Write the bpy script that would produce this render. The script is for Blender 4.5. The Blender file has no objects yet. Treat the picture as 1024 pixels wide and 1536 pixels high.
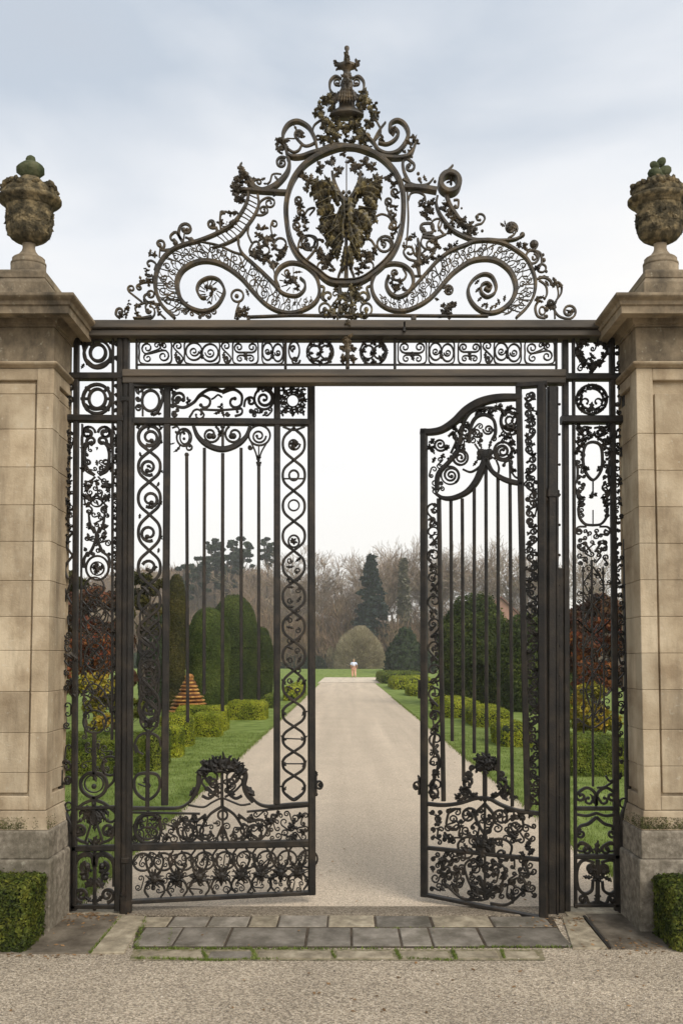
import bpy, bmesh, math, random
import numpy as np
from mathutils import Vector, Matrix
R = math.radians
PI = math.pi
rnd = random.Random(7)
scene = bpy.context.scene
COL = scene.collection

# ------------------------------------------------------------------ camera
F, D, CX, CY, HOR = 1104.0, 4.6, 519.0, 938.0, 990.0
PITCH = math.atan((HOR - CY) / F)
cp, sp = math.cos(PITCH), math.sin(PITCH)
def ray(px, py):
    x, y = (px - CX) / F, (CY - py) / F
    return (x, cp - y * sp, sp + y * cp)          # world direction
_r = ray(CX, 1370)
CH = -_r[2] / _r[1] * D                            # eye height so that the gate stands on z = 0
CAM = (0.0, -D, CH)
def at(px, py, Y=0.0):
    r = ray(px, py); t = (Y + D) / r[1]
    return (r[0] * t, Y, CH + r[2] * t)
def zat(py, Y=0.0):
    return at(CX, py, Y)[2]
def ground(px, py):
    r = ray(px, py); t = -CH / r[2]
    return (r[0] * t, -D + r[1] * t)

cd = bpy.data.cameras.new('camera')
cam = bpy.data.objects.new('camera', cd); COL.objects.link(cam)
cam.location = CAM; cam.rotation_euler = (R(90) + PITCH, 0, 0)
cd.sensor_fit = 'HORIZONTAL'; cd.sensor_width = 36; cd.lens = F / 1024 * 36
cd.shift_x = (512 - CX) / 1024; cd.shift_y = (CY - 768) / 1024
cd.clip_end = 2000; cd.clip_start = 0.05
scene.camera = cam

# ------------------------------------------------------------------ materials
def mat(name, cols, scale=6, rough=.8, bump=.0, bscale=60, bdist=.01, island=0.0, spec=.3, metal=0.0,
        stretch=(1, 1, 1), detail=6, pos=(.35, .65), stain=None, spots=None, trans=0.0, hue=0.0):
    m = bpy.data.materials.new(name); m.use_nodes = True
    N, L = m.node_tree.nodes, m.node_tree.links
    b = N['Principled BSDF']
    b.inputs['Roughness'].default_value = rough
    b.inputs['Specular IOR Level'].default_value = spec
    b.inputs['Metallic'].default_value = metal
    tc = N.new('ShaderNodeTexCoord'); mp = N.new('ShaderNodeMapping'); mp.inputs['Scale'].default_value = stretch
    geo = N.new('ShaderNodeNewGeometry')
    L.new(geo.outputs['Position'], mp.inputs['Vector'])
    nz = N.new('ShaderNodeTexNoise'); nz.inputs['Scale'].default_value = scale; nz.inputs['Detail'].default_value = detail
    nz.inputs['Roughness'].default_value = .62
    L.new(mp.outputs[0], nz.inputs['Vector'])
    cr = N.new('ShaderNodeValToRGB'); e = cr.color_ramp.elements
    n = len(cols)
    while len(e) < n: e.new(.5)
    for i, c in enumerate(cols):
        e[i].position = pos[0] + (pos[1] - pos[0]) * (i / max(1, n - 1)); e[i].color = (*c, 1)
    L.new(nz.outputs['Fac'], cr.inputs['Fac'])
    out = cr.outputs['Color']
    for lay in (stain, spots):
        if not lay: continue
        sc, col, st, lo, hi, amt = lay
        mp2 = N.new('ShaderNodeMapping'); mp2.inputs['Scale'].default_value = st
        L.new(geo.outputs['Position'], mp2.inputs['Vector'])
        n2 = N.new('ShaderNodeTexNoise'); n2.inputs['Scale'].default_value = sc; n2.inputs['Detail'].default_value = 8
        n2.inputs['Roughness'].default_value = .7
        L.new(mp2.outputs[0], n2.inputs['Vector'])
        mr = N.new('ShaderNodeMapRange'); mr.inputs['From Min'].default_value = lo; mr.inputs['From Max'].default_value = hi
        mr.inputs['To Max'].default_value = amt
        L.new(n2.outputs['Fac'], mr.inputs['Value'])
        mx = N.new('ShaderNodeMixRGB'); mx.inputs['Color2'].default_value = (*col, 1)
        L.new(mr.outputs[0], mx.inputs['Fac']); L.new(out, mx.inputs['Color1']); out = mx.outputs[0]
    if island or hue:
        hs = N.new('ShaderNodeHueSaturation')
        mr = N.new('ShaderNodeMapRange'); mr.inputs['To Min'].default_value = 1 - island; mr.inputs['To Max'].default_value = 1 + island
        L.new(geo.outputs['Random Per Island'], mr.inputs['Value']); L.new(mr.outputs[0], hs.inputs['Value'])
        if hue:
            wn = N.new('ShaderNodeTexWhiteNoise'); wn.noise_dimensions = '1D'
            L.new(geo.outputs['Random Per Island'], wn.inputs['W'])
            m3 = N.new('ShaderNodeMapRange'); m3.inputs['To Min'].default_value = .5 - hue; m3.inputs['To Max'].default_value = .5 + hue
            L.new(wn.outputs['Value'], m3.inputs['Value']); L.new(m3.outputs[0], hs.inputs['Hue'])
        L.new(out, hs.inputs['Color']); out = hs.outputs[0]
    L.new(out, b.inputs['Base Color'])
    if trans:
        b.inputs['Transmission Weight'].default_value = 0
        tr = N.new('ShaderNodeBsdfTranslucent'); L.new(out, tr.inputs['Color'])
        ms = N.new('ShaderNodeMixShader'); ms.inputs['Fac'].default_value = trans
        L.new(b.outputs[0], ms.inputs[1]); L.new(tr.outputs[0], ms.inputs[2])
        L.new(ms.outputs[0], N['Material Output'].inputs['Surface'])
    if bump:
        nb = N.new('ShaderNodeTexNoise'); nb.inputs['Scale'].default_value = bscale; nb.inputs['Detail'].default_value = 5
        L.new(mp.outputs[0] if stretch != (1, 1, 1) else geo.outputs['Position'], nb.inputs['Vector'])
        bp = N.new('ShaderNodeBump'); bp.inputs['Strength'].default_value = bump; bp.inputs['Distance'].default_value = bdist
        L.new(nb.outputs['Fac'], bp.inputs['Height']); L.new(bp.outputs[0], b.inputs['Normal'])
    return m

M = {}
M['iron'] = mat('black_iron', [(.008, .0072, .0062), (.016, .0133, .0103), (.034, .026, .018)], 9, .54, .5, 80, .005, spec=.34, stain=(7, (.050, .030, .018), (1, 1, .5), .58, .74, .6), spots=(45, (.06, .06, .058), (1, 1, 1), .62, .70, .5))
M['crest'] = mat('hazed_weathered_iron', [(.022, .018, .013), (.055, .042, .025), (.115, .082, .042)], 11, .52, .5, 80, .005, spec=.38, stain=(6, (.035, .034, .030), (1, 1, 1), .50, .64, .8))  # bronze brown, lifted paler to put lens haze into the colour
M['gilt'] = mat('worn_gilding', [(.018, .015, .008), (.056, .044, .018), (.19, .15, .055)], 26, .48, .5, 90, .004, spec=.5, island=.3)
M['beam'] = mat('weathered_beam', [(.046, .040, .033), (.078, .066, .052), (.115, .090, .064)], 4, .7, .3, 60, .003, spec=.4, stretch=(.4, 1, 3))
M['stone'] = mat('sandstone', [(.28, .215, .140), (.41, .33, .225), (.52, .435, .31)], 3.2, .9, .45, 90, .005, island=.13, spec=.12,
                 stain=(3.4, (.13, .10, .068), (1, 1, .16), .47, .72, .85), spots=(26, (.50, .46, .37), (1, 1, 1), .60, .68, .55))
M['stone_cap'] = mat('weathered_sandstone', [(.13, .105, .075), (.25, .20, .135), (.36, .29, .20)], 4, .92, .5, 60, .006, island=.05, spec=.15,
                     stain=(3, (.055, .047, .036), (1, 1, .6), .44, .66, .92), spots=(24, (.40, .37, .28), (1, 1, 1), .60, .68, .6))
M['plinth'] = mat('granite_plinth', [(.135, .115, .088), (.225, .195, .152), (.33, .29, .23)], 26, .9, .6, 130, .004, spec=.2,
                  stain=(2.6, (.085, .075, .052), (1, 1, .4), .45, .70, .8), spots=(30, (.40, .38, .30), (1, 1, 1), .60, .68, .5))
M['moss'] = mat('moss', [(.05, .052, .018), (.095, .098, .034), (.16, .15, .06)], 30, .95, .8, 120, .01, island=.4)
M['urn'] = mat('carved_stone', [(.025, .022, .014), (.085, .070, .042), (.23, .18, .10)], 17, .92, .7, 70, .010, island=.15, spec=.15)
M['urn_green'] = mat('algae_stone', [(.035, .045, .022), (.075, .085, .045), (.12, .12, .07)], 12, .92, .6, 60, .01, spec=.15)
def gravel(name, cols, lo):
    m = mat(name, cols, 120, .95, .0, spec=.1, pos=(.3, .7))
    N, L = m.node_tree.nodes, m.node_tree.links
    b = N['Principled BSDF']; geo = [n for n in N if n.type == 'NEW_GEOMETRY'][0]
    vo = N.new('ShaderNodeTexVoronoi'); vo.inputs['Scale'].default_value = 130; L.new(geo.outputs['Position'], vo.inputs['Vector'])
    sep = N.new('ShaderNodeSeparateColor'); L.new(vo.outputs['Color'], sep.inputs[0])
    mr = N.new('ShaderNodeMapRange'); mr.inputs['To Min'].default_value = lo; mr.inputs['To Max'].default_value = 1.35
    L.new(sep.outputs[0], mr.inputs['Value'])
    big = N.new('ShaderNodeTexNoise'); big.inputs['Scale'].default_value = 1.3; big.inputs['Detail'].default_value = 7
    L.new(geo.outputs['Position'], big.inputs['Vector'])
    m2 = N.new('ShaderNodeMapRange'); m2.inputs['From Min'].default_value = .3; m2.inputs['From Max'].default_value = .7
    m2.inputs['To Min'].default_value = .94 if lo > .6 else .84; m2.inputs['To Max'].default_value = 1.04 if lo > .6 else 1.12
    L.new(big.outputs['Fac'], m2.inputs['Value'])
    mu0 = N.new('ShaderNodeMath'); mu0.operation = 'MULTIPLY'; L.new(mr.outputs[0], mu0.inputs[0]); L.new(m2.outputs[0], mu0.inputs[1])
    mpt = N.new('ShaderNodeMapping'); mpt.inputs['Scale'].default_value = (2.2, .10, 1) if lo > .6 else (.25, 2.6, 1); L.new(geo.outputs['Position'], mpt.inputs['Vector'])
    tk = N.new('ShaderNodeTexNoise'); tk.inputs['Scale'].default_value = 1.4; tk.inputs['Detail'].default_value = 5; L.new(mpt.outputs[0], tk.inputs['Vector'])
    m4 = N.new('ShaderNodeMapRange'); m4.inputs['From Min'].default_value = .35; m4.inputs['From Max'].default_value = .65
    m4.inputs['To Min'].default_value = .91; m4.inputs['To Max'].default_value = 1.05; L.new(tk.outputs['Fac'], m4.inputs['Value'])
    mu = N.new('ShaderNodeMath'); mu.operation = 'MULTIPLY'; L.new(mu0.outputs[0], mu.inputs[0]); L.new(m4.outputs[0], mu.inputs[1])
    if name == 'drive_gravel':
        sx = N.new('ShaderNodeSeparateXYZ'); L.new(geo.outputs['Position'], sx.inputs[0])
        ab = N.new('ShaderNodeMath'); ab.operation = 'ABSOLUTE'; L.new(sx.outputs['X'], ab.inputs[0])
        pp = N.new('ShaderNodeMath'); pp.operation = 'PINGPONG'; pp.inputs[1].default_value = .78; L.new(ab.outputs[0], pp.inputs[0])
        m5 = N.new('ShaderNodeMapRange'); m5.interpolation_type = 'SMOOTHSTEP'; m5.inputs['From Min'].default_value = .50; m5.inputs['From Max'].default_value = .78
        m5.inputs['To Min'].default_value = 1.0; m5.inputs['To Max'].default_value = 1.07; L.new(pp.outputs[0], m5.inputs['Value'])
        mu2 = N.new('ShaderNodeMath'); mu2.operation = 'MULTIPLY'; L.new(mu.outputs[0], mu2.inputs[0]); L.new(m5.outputs[0], mu2.inputs[1]); mu = mu2
    hs = N.new('ShaderNodeHueSaturation'); cr = [n for n in N if n.type == 'VALTORGB'][0]
    L.new(cr.outputs[0], hs.inputs['Color']); L.new(mu.outputs[0], hs.inputs['Value']); L.new(hs.outputs[0], b.inputs['Base Color'])
    bp = N.new('ShaderNodeBump'); bp.inputs['Strength'].default_value = .8; bp.inputs['Distance'].default_value = .008; bp.invert = True
    L.new(vo.outputs['Distance'], bp.inputs['Height']); L.new(bp.outputs[0], b.inputs['Normal'])
    return m
M['gravel'] = gravel('forecourt_gravel', [(.28, .225, .16), (.43, .36, .27), (.60, .52, .41)], .5)
M['drive'] = gravel('drive_gravel', [(.39, .315, .23), (.50, .415, .315), (.60, .51, .40)], .78)
M['slab'] = mat('grey_flagstone', [(.12, .104, .082), (.185, .163, .132), (.26, .23, .19)], 7, .85, .4, 60, .005, island=.3, spec=.25,
                stain=(3, (.075, .066, .045), (1, 1, 1), .48, .66, .75), spots=(40, (.30, .28, .22), (1, 1, 1), .60, .68, .5))
M['slab_brown'] = mat('brown_flagstone', [(.085, .070, .052), (.135, .113, .085), (.20, .17, .13)], 7, .9, .5, 70, .006, spec=.15, stain=(4, (.07, .055, .04), (1, 1, 1), .5, .7, .6))
M['slab_warm'] = mat('buff_flagstone', [(.18, .15, .105), (.26, .22, .155), (.36, .31, .225)], 12, .9, .5, 80, .006, island=.2, spec=.2,
                     stain=(5, (.10, .085, .06), (1, 1, 1), .5, .7, .7))
M['pale_path'] = gravel('pale_path', [(.44, .37, .28), (.55, .47, .365), (.62, .54, .44)], .85)
M['threshold'] = gravel('worn_threshold', [(.15, .12, .085), (.235, .195, .145), (.34, .29, .225)], .6)
M['lawn'] = mat('lawn', [(.105, .148, .030), (.165, .218, .050), (.23, .285, .085)], 2.5, .95, .7, 160, .02, spec=.1, detail=9)
M['blade'] = mat('grass_blades', [(.105, .148, .028), (.17, .22, .050), (.235, .285, .082)], 2.5, .8, island=.35, spec=.2, trans=.3)
M['joint'] = mat('mossy_joint', [(.10, .10, .05), (.20, .17, .10), (.30, .25, .18)], 26, .95, .7, 90, .008)
M['soil'] = mat('soil', [(.04, .03, .02), (.08, .06, .04)], 12, .95, .5, 60, .02)
def fol(name, cols, isl=.45, sc=2.5, hue=.015): return mat(name, cols, sc, .65, island=isl, spec=.25, trans=.3, hue=hue)
M['box'] = fol('box_leaves', [(.060, .088, .010), (.11, .145, .015), (.19, .215, .025)])
M['box_near'] = fol('near_box_leaves', [(.030, .045, .008), (.066, .086, .012), (.135, .145, .020)], isl=.6, sc=9)
M['box_gold'] = fol('golden_box_leaves', [(.13, .165, .010), (.25, .28, .018), (.37, .38, .032)])
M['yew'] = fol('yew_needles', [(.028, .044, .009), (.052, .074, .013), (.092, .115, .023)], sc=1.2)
M['yew_lit'] = fol('lit_yew_needles', [(.036, .055, .010), (.062, .090, .015), (.105, .135, .028)], sc=1.2)  # lighter copy of the yew, lighting contrast between domes put into its colour
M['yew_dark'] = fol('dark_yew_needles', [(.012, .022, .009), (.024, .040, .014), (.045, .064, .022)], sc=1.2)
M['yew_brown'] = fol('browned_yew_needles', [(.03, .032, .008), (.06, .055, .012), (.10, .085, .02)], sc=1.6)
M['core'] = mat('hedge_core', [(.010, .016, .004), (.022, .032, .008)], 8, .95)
M['red'] = fol('red_leaves', [(.10, .032, .014), (.20, .065, .020), (.30, .12, .03)], sc=1.6, hue=.02)
M['maroon'] = fol('russet_leaves', [(.045, .024, .014), (.085, .040, .020), (.14, .066, .03)], sc=1.6, hue=.02)
M['gold'] = fol('golden_leaves', [(.13, .13, .012), (.27, .23, .02), (.40, .26, .03)], sc=2.2, hue=.02)
M['bark'] = mat('bark', [(.035, .028, .02), (.07, .055, .04), (.11, .09, .07)], 9, .95, .6, 40, .02)
M['twig'] = mat('pale_bark', [(.16, .112, .076), (.26, .195, .14), (.36, .285, .21)], .5, .95, island=.25)
M['thicket'] = mat('bare_thicket_twigs', [(.11, .070, .042), (.18, .118, .072), (.24, .18, .105)], .25, .95, island=.35)
M['willow'] = fol('willow_twigs', [(.24, .20, .115), (.36, .305, .185), (.46, .40, .26)], sc=.6)
M['lime'] = fol('lime_green_leaves', [(.12, .13, .02), (.20, .21, .035)], sc=.6)
M['conifer_pale'] = fol('grey_green_needles', [(.09, .085, .055), (.14, .13, .085), (.19, .17, .12)], sc=.4, hue=0)
M['conifer'] = fol('blue_green_needles', [(.009, .020, .017), (.018, .034, .028), (.030, .050, .040)], sc=.4, hue=0)
M['pine'] = fol('pine_needles', [(.016, .026, .014), (.030, .046, .024), (.05, .07, .035)], sc=.4, hue=0)
M['hill'] = mat('hillside_scrub', [(.09, .062, .040), (.145, .105, .068), (.19, .15, .09)], .12, .95, .5, 2, .5)
M['terracotta'] = mat('terracotta', [(.10, .040, .012), (.27, .115, .025), (.46, .28, .07)], 9, .7, .4, 60, .01, island=.3)
M['terracotta_dark'] = mat('dark_clay', [(.06, .022, .010), (.12, .045, .018)], 9, .8)
M['skin'] = mat('skin', [(.42, .24, .16), (.48, .28, .19)], 5, .6)
M['white_cloth'] = mat('white_cloth', [(.30, .42, .70), (.75, .80, .86)], 6, .8)
M['navy'] = mat('navy_cloth', [(.015, .02, .05), (.03, .04, .08)], 6, .8)
M['peach'] = mat('peach_cloth', [(.55, .27, .17), (.66, .42, .30)], 6, .8)
M['hair'] = mat('fair_hair', [(.25, .18, .10), (.33, .26, .15)], 30, .7)
M['brick'] = mat('pink_render', [(.30, .17, .13), (.36, .21, .16)], 2, .9)
M['roof'] = mat('red_roof_tiles', [(.14, .07, .05), (.20, .10, .07)], 3, .9)
M['glass'] = mat('dark_window', [(.02, .02, .025), (.03, .03, .035)], 3, .2, spec=.6)
M['litter'] = mat('fallen_leaves', [(.14, .075, .03), (.28, .17, .08)], 30, .9, island=.5)

# ------------------------------------------------------------------ object helpers
def tag(o, label=None, cat=None, group=None, kind=None):
    if label: o['label'] = label
    if cat: o['category'] = cat
    if group: o['group'] = group
    if kind: o['kind'] = kind
    return o
def empty(name, loc=(0, 0, 0), rz=0):
    o = bpy.data.objects.new(name, None); COL.objects.link(o)
    o.location = loc; o.rotation_euler = (0, 0, rz); o.empty_display_size = .1
    return o
def mk(name, verts, faces, mats, parent=None, smooth=True, loc=None, mi=None):
    me = bpy.data.meshes.new(name); me.from_pydata(verts, [], faces)
    if not isinstance(mats, (list, tuple)): mats = [mats]
    for m in mats: me.materials.append(m)
    if mi is not None: me.polygons.foreach_set('material_index', np.array(mi, dtype=np.int32))
    if smooth: me.polygons.foreach_set('use_smooth', np.ones(len(me.polygons), dtype=bool))
    me.update()
    o = bpy.data.objects.new(name, me); COL.objects.link(o)
    if parent: o.parent = parent
    if loc: o.location = loc
    return o
def copy_tree(o, parent=None):
    c = o.copy(); COL.objects.link(c)
    if parent: c.parent = parent
    for ch in list(o.children): copy_tree(ch, c)
    return c

class Fr:
    """a vertical working plane: origin (ox, oy), local x turned by ang"""
    def __init__(s, ox=0, oy=0, ang=0):
        s.o = (ox, oy); s.u = (math.cos(ang), math.sin(ang)); s.n = (-math.sin(ang), math.cos(ang)); s.ang = ang
        s.sc = (oy + D) / F
    def p(s, px, py):
        r = ray(px, py)
        t = ((s.o[0]) * s.n[0] + (s.o[1] + D) * s.n[1]) / (r[0] * s.n[0] + r[1] * s.n[1])
        wx, wy, wz = r[0] * t, -D + r[1] * t, CH + r[2] * t
        return ((wx - s.o[0]) * s.u[0] + (wy - s.o[1]) * s.u[1], wz)
GATE = Fr()

def spline(pts, step=2.2, closed=False):
    """Catmull-Rom through (x, y[, w]) tuples"""
    P = [tuple(map(float, p)) for p in pts]
    n = len(P)
    if n == 2 and not closed:
        return P
    out = []
    rng = n if closed else n - 1
    for i in range(rng):
        if closed: p0, p1, p2, p3 = P[i - 1], P[i], P[(i + 1) % n], P[(i + 2) % n]
        else:
            p1, p2 = P[i], P[i + 1]
            p0 = P[i - 1] if i else tuple(2 * a - b for a, b in zip(p1, p2))
            p3 = P[i + 2] if i + 2 < n else tuple(2 * a - b for a, b in zip(p2, p1))
        L = math.hypot(p2[0] - p1[0], p2[1] - p1[1])
        k = max(1, int(L / step))
        for j in range(k):
            t = j / k
            out.append(tuple(.5 * ((2 * b) + (-a + c) * t + (2 * a - 5 * b + 4 * c - d) * t * t + (-a + 3 * b - 3 * c + d) * t ** 3)
                             for a, b, c, d in zip(p0, p1, p2, p3)))
    if not closed: out.append(P[-1])
    return out
def spiral(cx, cy, r0, a0, turns, r1, n=None):
    n = n or max(8, int(abs(turns) * 16))
    o = []
    for i in range(n + 1):
        t = i / n
        r = r0 + (r1 - r0) * t
        a = R(a0) + turns * 2 * PI * t
        o.append((cx + r * math.cos(a), cy + r * math.sin(a)))
    return o

class MB:
    def __init__(s, fr=GATE): s.fr = fr; s.v = []; s.f = []; s.rng = random.Random(3); s.wk = 1.0
    def sweep(s, pts, w, d, y=0.0, closed=False, kind='bar'):
        """pts in local metres (x, z); w list of widths (m); d depth (m)"""
        n = len(pts)
        base = len(s.v)
        K = 8 if kind == 'bar' else (4 if kind == 'leaf' else 6)
        for i, (x, z) in enumerate(pts):
            if closed: a, b = pts[i - 1], pts[(i + 1) % n]
            else: a, b = pts[max(0, i - 1)], pts[min(n - 1, i + 1)]
            tx, tz = b[0] - a[0], b[1] - a[1]; l = math.hypot(tx, tz) or 1e-9
            nx, nz = -tz / l, tx / l
            h = w[i] / 2; e = d[i] / 2 if isinstance(d, list) else d / 2
            if kind == 'bar':
                c = min(h, e) * .35
                sec = [(h, e - c), (h - c, e), (-h + c, e), (-h, e - c), (-h, -e + c), (-h + c, -e), (h - c, -e), (h, -e + c)]
            elif kind == 'leaf': sec = [(h, 0), (0, e), (-h, 0), (0, -e)]
            else: sec = [(h * math.cos(k * PI / 3), e * math.sin(k * PI / 3)) for k in range(6)]
            for q, r_ in sec: s.v.append((x + nx * q, y + r_, z + nz * q))
        m = n if closed else n - 1
        for i in range(m):
            A = base + i * K; B = base + ((i + 1) % n) * K
            for k in range(K):
                s.f.append((A + k, B + k, B + (k + 1) % K, A + (k + 1) % K))
        if not closed:
            s.f.append(tuple(base + k for k in range(K)))
            s.f.append(tuple(base + (n - 1) * K + k for k in reversed(range(K))))
    def curve(s, pts, w=3, d=.018, y=0.0, closed=False, kind='bar', step=2.2, raw=False):
        """pts in photo pixels on the working plane, w in pixels: number, (w0, w1), or given as third coordinate"""
        q = pts if raw else spline(pts, step, closed)
        n = len(q)
        if isinstance(w, (tuple, list)):
            ws = []
            for i in range(n):
                t = i / max(1, n - 1) * (len(w) - 1); k = min(int(t), len(w) - 2); t -= k
                ws.append((w[k] * (1 - t) + w[k + 1] * t) * s.fr.sc * s.wk)
        else: ws = [w * s.fr.sc * s.wk] * n
        s.sweep([s.fr.p(a[0], a[1]) for a in q], ws, d, y, closed, kind)
    def bar(s, x0, y0, x1, y1, w, d=.03, y=0.0): s.curve([(x0, y0), (x1, y1)], w, d, y)
    def knob(s, x, y, r, yy=0.0, sq=1.0, r3=None):
        cx, cz = s.fr.p(x, y); r = r * s.fr.sc; rd = r3 or r * sq
        b = len(s.v); NU, NV = 8, 5
        s.v.append((cx, yy, cz + r))
        for j in range(1, NV):
            ph = PI * j / NV
            for i in range(NU):
                th = 2 * PI * i / NU
                s.v.append((cx + r * math.sin(ph) * math.cos(th), yy + rd * math.sin(ph) * math.sin(th), cz + r * math.cos(ph)))
        s.v.append((cx, yy, cz - r)); e = len(s.v) - 1
        for i in range(NU):
            s.f.append((b, b + 1 + i, b + 1 + (i + 1) % NU)); s.f.append((e, b + 1 + (NV - 2) * NU + (i + 1) % NU, b + 1 + (NV - 2) * NU + i))
            for j in range(NV - 2):
                A = b + 1 + j * NU; B = A + NU
                s.f.append((A + i, B + i, B + (i + 1) % NU, A + (i + 1) % NU))
    def hook(s, pts, c, turns, rend=.28, w=(3, 2), d=.016, y=0.0, ball=1.3):
        """lead-in points, then a spiral round c from the last of them"""
        lx, ly = pts[-1]; r0 = math.hypot(lx - c[0], ly - c[1]); a0 = math.degrees(math.atan2(ly - c[1], lx - c[0]))
        sp_ = spiral(c[0], c[1], r0, a0, turns, r0 * rend)
        lead = spline(list(pts) + [sp_[1], sp_[2]], 2.2)
        # keep only up to the last lead point
        k = min(range(len(lead)), key=lambda i: math.hypot(lead[i][0] - lx, lead[i][1] - ly))
        s.curve(lead[:k] + sp_, w, d, y, raw=True)
        if ball: s.knob(sp_[-1][0], sp_[-1][1], w[-1] * ball * .8, y)
    def coil(s, c, r, a0, turns, rend=.25, w=(3, 2), d=.016, y=0.0, ball=1.3):
        q = spiral(c[0], c[1], r, a0, turns, r * rend)
        s.curve(q, w, d, y, raw=True)
        if ball: s.knob(q[-1][0], q[-1][1], w[-1] * ball * .8, y)
    def ds(s, c1, r1, c2, r2, side=1, kind='C', t1=1.0, t2=1.0, w=2.4, d=.014, y=0.0, ball=1.1, leaves=0):
        """double scroll between two spiral centres"""
        ph = math.degrees(math.atan2(c2[1] - c1[1], c2[0] - c1[0]))
        A = spiral(c1[0], c1[1], r1, ph + 90 * side, t1 * side, r1 * .25, max(6, int(t1 * 12)))
        k2 = side if kind == 'C' else -side
        B = spiral(c2[0], c2[1], r2, ph + 90 * k2, -t2 * k2, r2 * .25, max(6, int(t2 * 12)))
        L = math.hypot(c2[0] - c1[0], c2[1] - c1[1])
        a, b = A[0], B[0]; ux, uy = math.cos(R(ph)), math.sin(R(ph)); k = L * .4
        mid = []
        n = max(3, int(L / 3))
        for i in range(1, n):
            t = i / n; h00, h10, h01, h11 = 2*t**3-3*t*t+1, t**3-2*t*t+t, -2*t**3+3*t*t, t**3-t*t
            mid.append((h00*a[0]+h10*k*2*ux+h01*b[0]+h11*k*2*ux, h00*a[1]+h10*k*2*uy+h01*b[1]+h11*k*2*uy))
        q = A[::-1] + mid + B
        s.curve(q, (w * .7, w, w * 1.1, w, w * .7), d, y, raw=True)
        if ball:
            s.knob(A[-1][0], A[-1][1], w * ball * .6, y); s.knob(B[-1][0], B[-1][1], w * ball * .6, y)
        if leaves and mid:
            m = mid[len(mid) // 2]; s.leaf(m[0], m[1], ph + 90 * side * -1 + 40, leaves, leaves * .5, y=y)
    def leaf(s, x, y_, ang, ln, wd, lobes=3, y=0.0, d=.012, bend=None):
        bend = s.rng.uniform(-.5, .5) if bend is None else bend
        n = 3 * lobes + 3
        q, ws = [], []
        a = R(ang); cx, cy = x, y_
        for i in range(n + 1):
            t = i / n
            q.append((cx, cy)); cx += math.cos(a) * ln / n; cy += math.sin(a) * ln / n; a += bend / n * 2
            ws.append(max(.05, wd * math.sin(PI * min(1, .1 + .9 * t)) ** .7 * (1 + .32 * math.cos(lobes * 2 * PI * t))) * s.fr.sc)
        s.sweep([s.fr.p(*a_) for a_ in q], ws, d, y + s.rng.uniform(-.5, .5) * d, kind='leaf')
    def cluster(s, x, y_, r, n=6, seed=0, y=0.0, knobs=2, d=.016, spread=(0, 360), ysp=.02):
        g = random.Random(seed * 31 + int(x * 7) + int(y_))
        for i in range(n):
            a = spread[0] + (spread[1] - spread[0]) * (i + g.uniform(0, .7)) / n
            s.leaf(x + g.uniform(-.15, .15) * r, y_ + g.uniform(-.15, .15) * r, a, r * g.uniform(.8, 1.2), r * g.uniform(.62, .9), 3, y + g.uniform(-1, 1) * ysp, d)
        s.knob(x, y_, r * .3, y, 1)
        for i in range(knobs):
            a = g.uniform(0, 2 * PI); q = g.uniform(.2, .8) * r
            s.knob(x + q * math.cos(a), y_ + q * math.sin(a), r * g.uniform(.12, .2), y - .008)
    def tendrils(s, x0, y0, x1, y1, n, r=(4, 8), w=1.8, seed=1, d=.012, y=0.0, leafp=.35, mirror=None, poly=None):
        """irregular vine scrolls that fill a panel"""
        g = random.Random(seed); pts = []
        tries = 0
        while len(pts) < n and tries < n * 60:
            tries += 1
            rr = g.uniform(*r); x, y_ = g.uniform(x0 + rr, x1 - rr), g.uniform(y0 + rr, y1 - rr)
            if all(math.hypot(x - a, y_ - b) > (rr + c) * .85 for a, b, c in pts): pts.append((x, y_, rr))
        used = set()
        for i, (x, y_, rr) in enumerate(pts):
            if i in used: continue
            near = sorted((math.hypot(x - a, y_ - b), j) for j, (a, b, c) in enumerate(pts) if j != i and j not in used)
            def emit(xx, mir):
                pass
            if near and near[0][0] < 5.2 * rr:
                j = near[0][1]; used.add(i); used.add(j)
                sd = g.choice((-1, 1)); kd = g.choice('CS')
                s.ds((x, y_), rr * .9, pts[j][:2], pts[j][2] * .9, sd, kd, g.uniform(.8, 1.3), g.uniform(.8, 1.3), w, d, y)
                if mirror: s.ds((2 * mirror - x, y_), rr * .9, (2 * mirror - pts[j][0], pts[j][1]), pts[j][2] * .9, -sd, kd, 1, 1, w, d, y)
            else:
                a = g.uniform(0, 360); sg = g.choice((-1, 1))
                s.coil((x, y_), rr, a, 1.3 * sg, .2, (w * 1.1, w * .7), d, y)
                if mirror: s.coil((2 * mirror - x, y_), rr, 180 - a, -1.3 * sg, .2, (w * 1.1, w * .7), d, y)
            if g.random() < leafp:
                a = g.uniform(0, 360)
                s.leaf(x, y_, a, rr * 1.7, rr * .8, 3, y)
                if mirror: s.leaf(2 * mirror - x, y_, 180 - a, rr * 1.7, rr * .8, 3, y)
    def ring(s, cx, cy, rx, ry, w=3, d=.016, y=0.0, n=28):
        s.curve([(cx + rx * math.cos(2 * PI * i / n), cy + ry * math.sin(2 * PI * i / n)) for i in range(n)], w, d, y, closed=True, raw=True)
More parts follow.
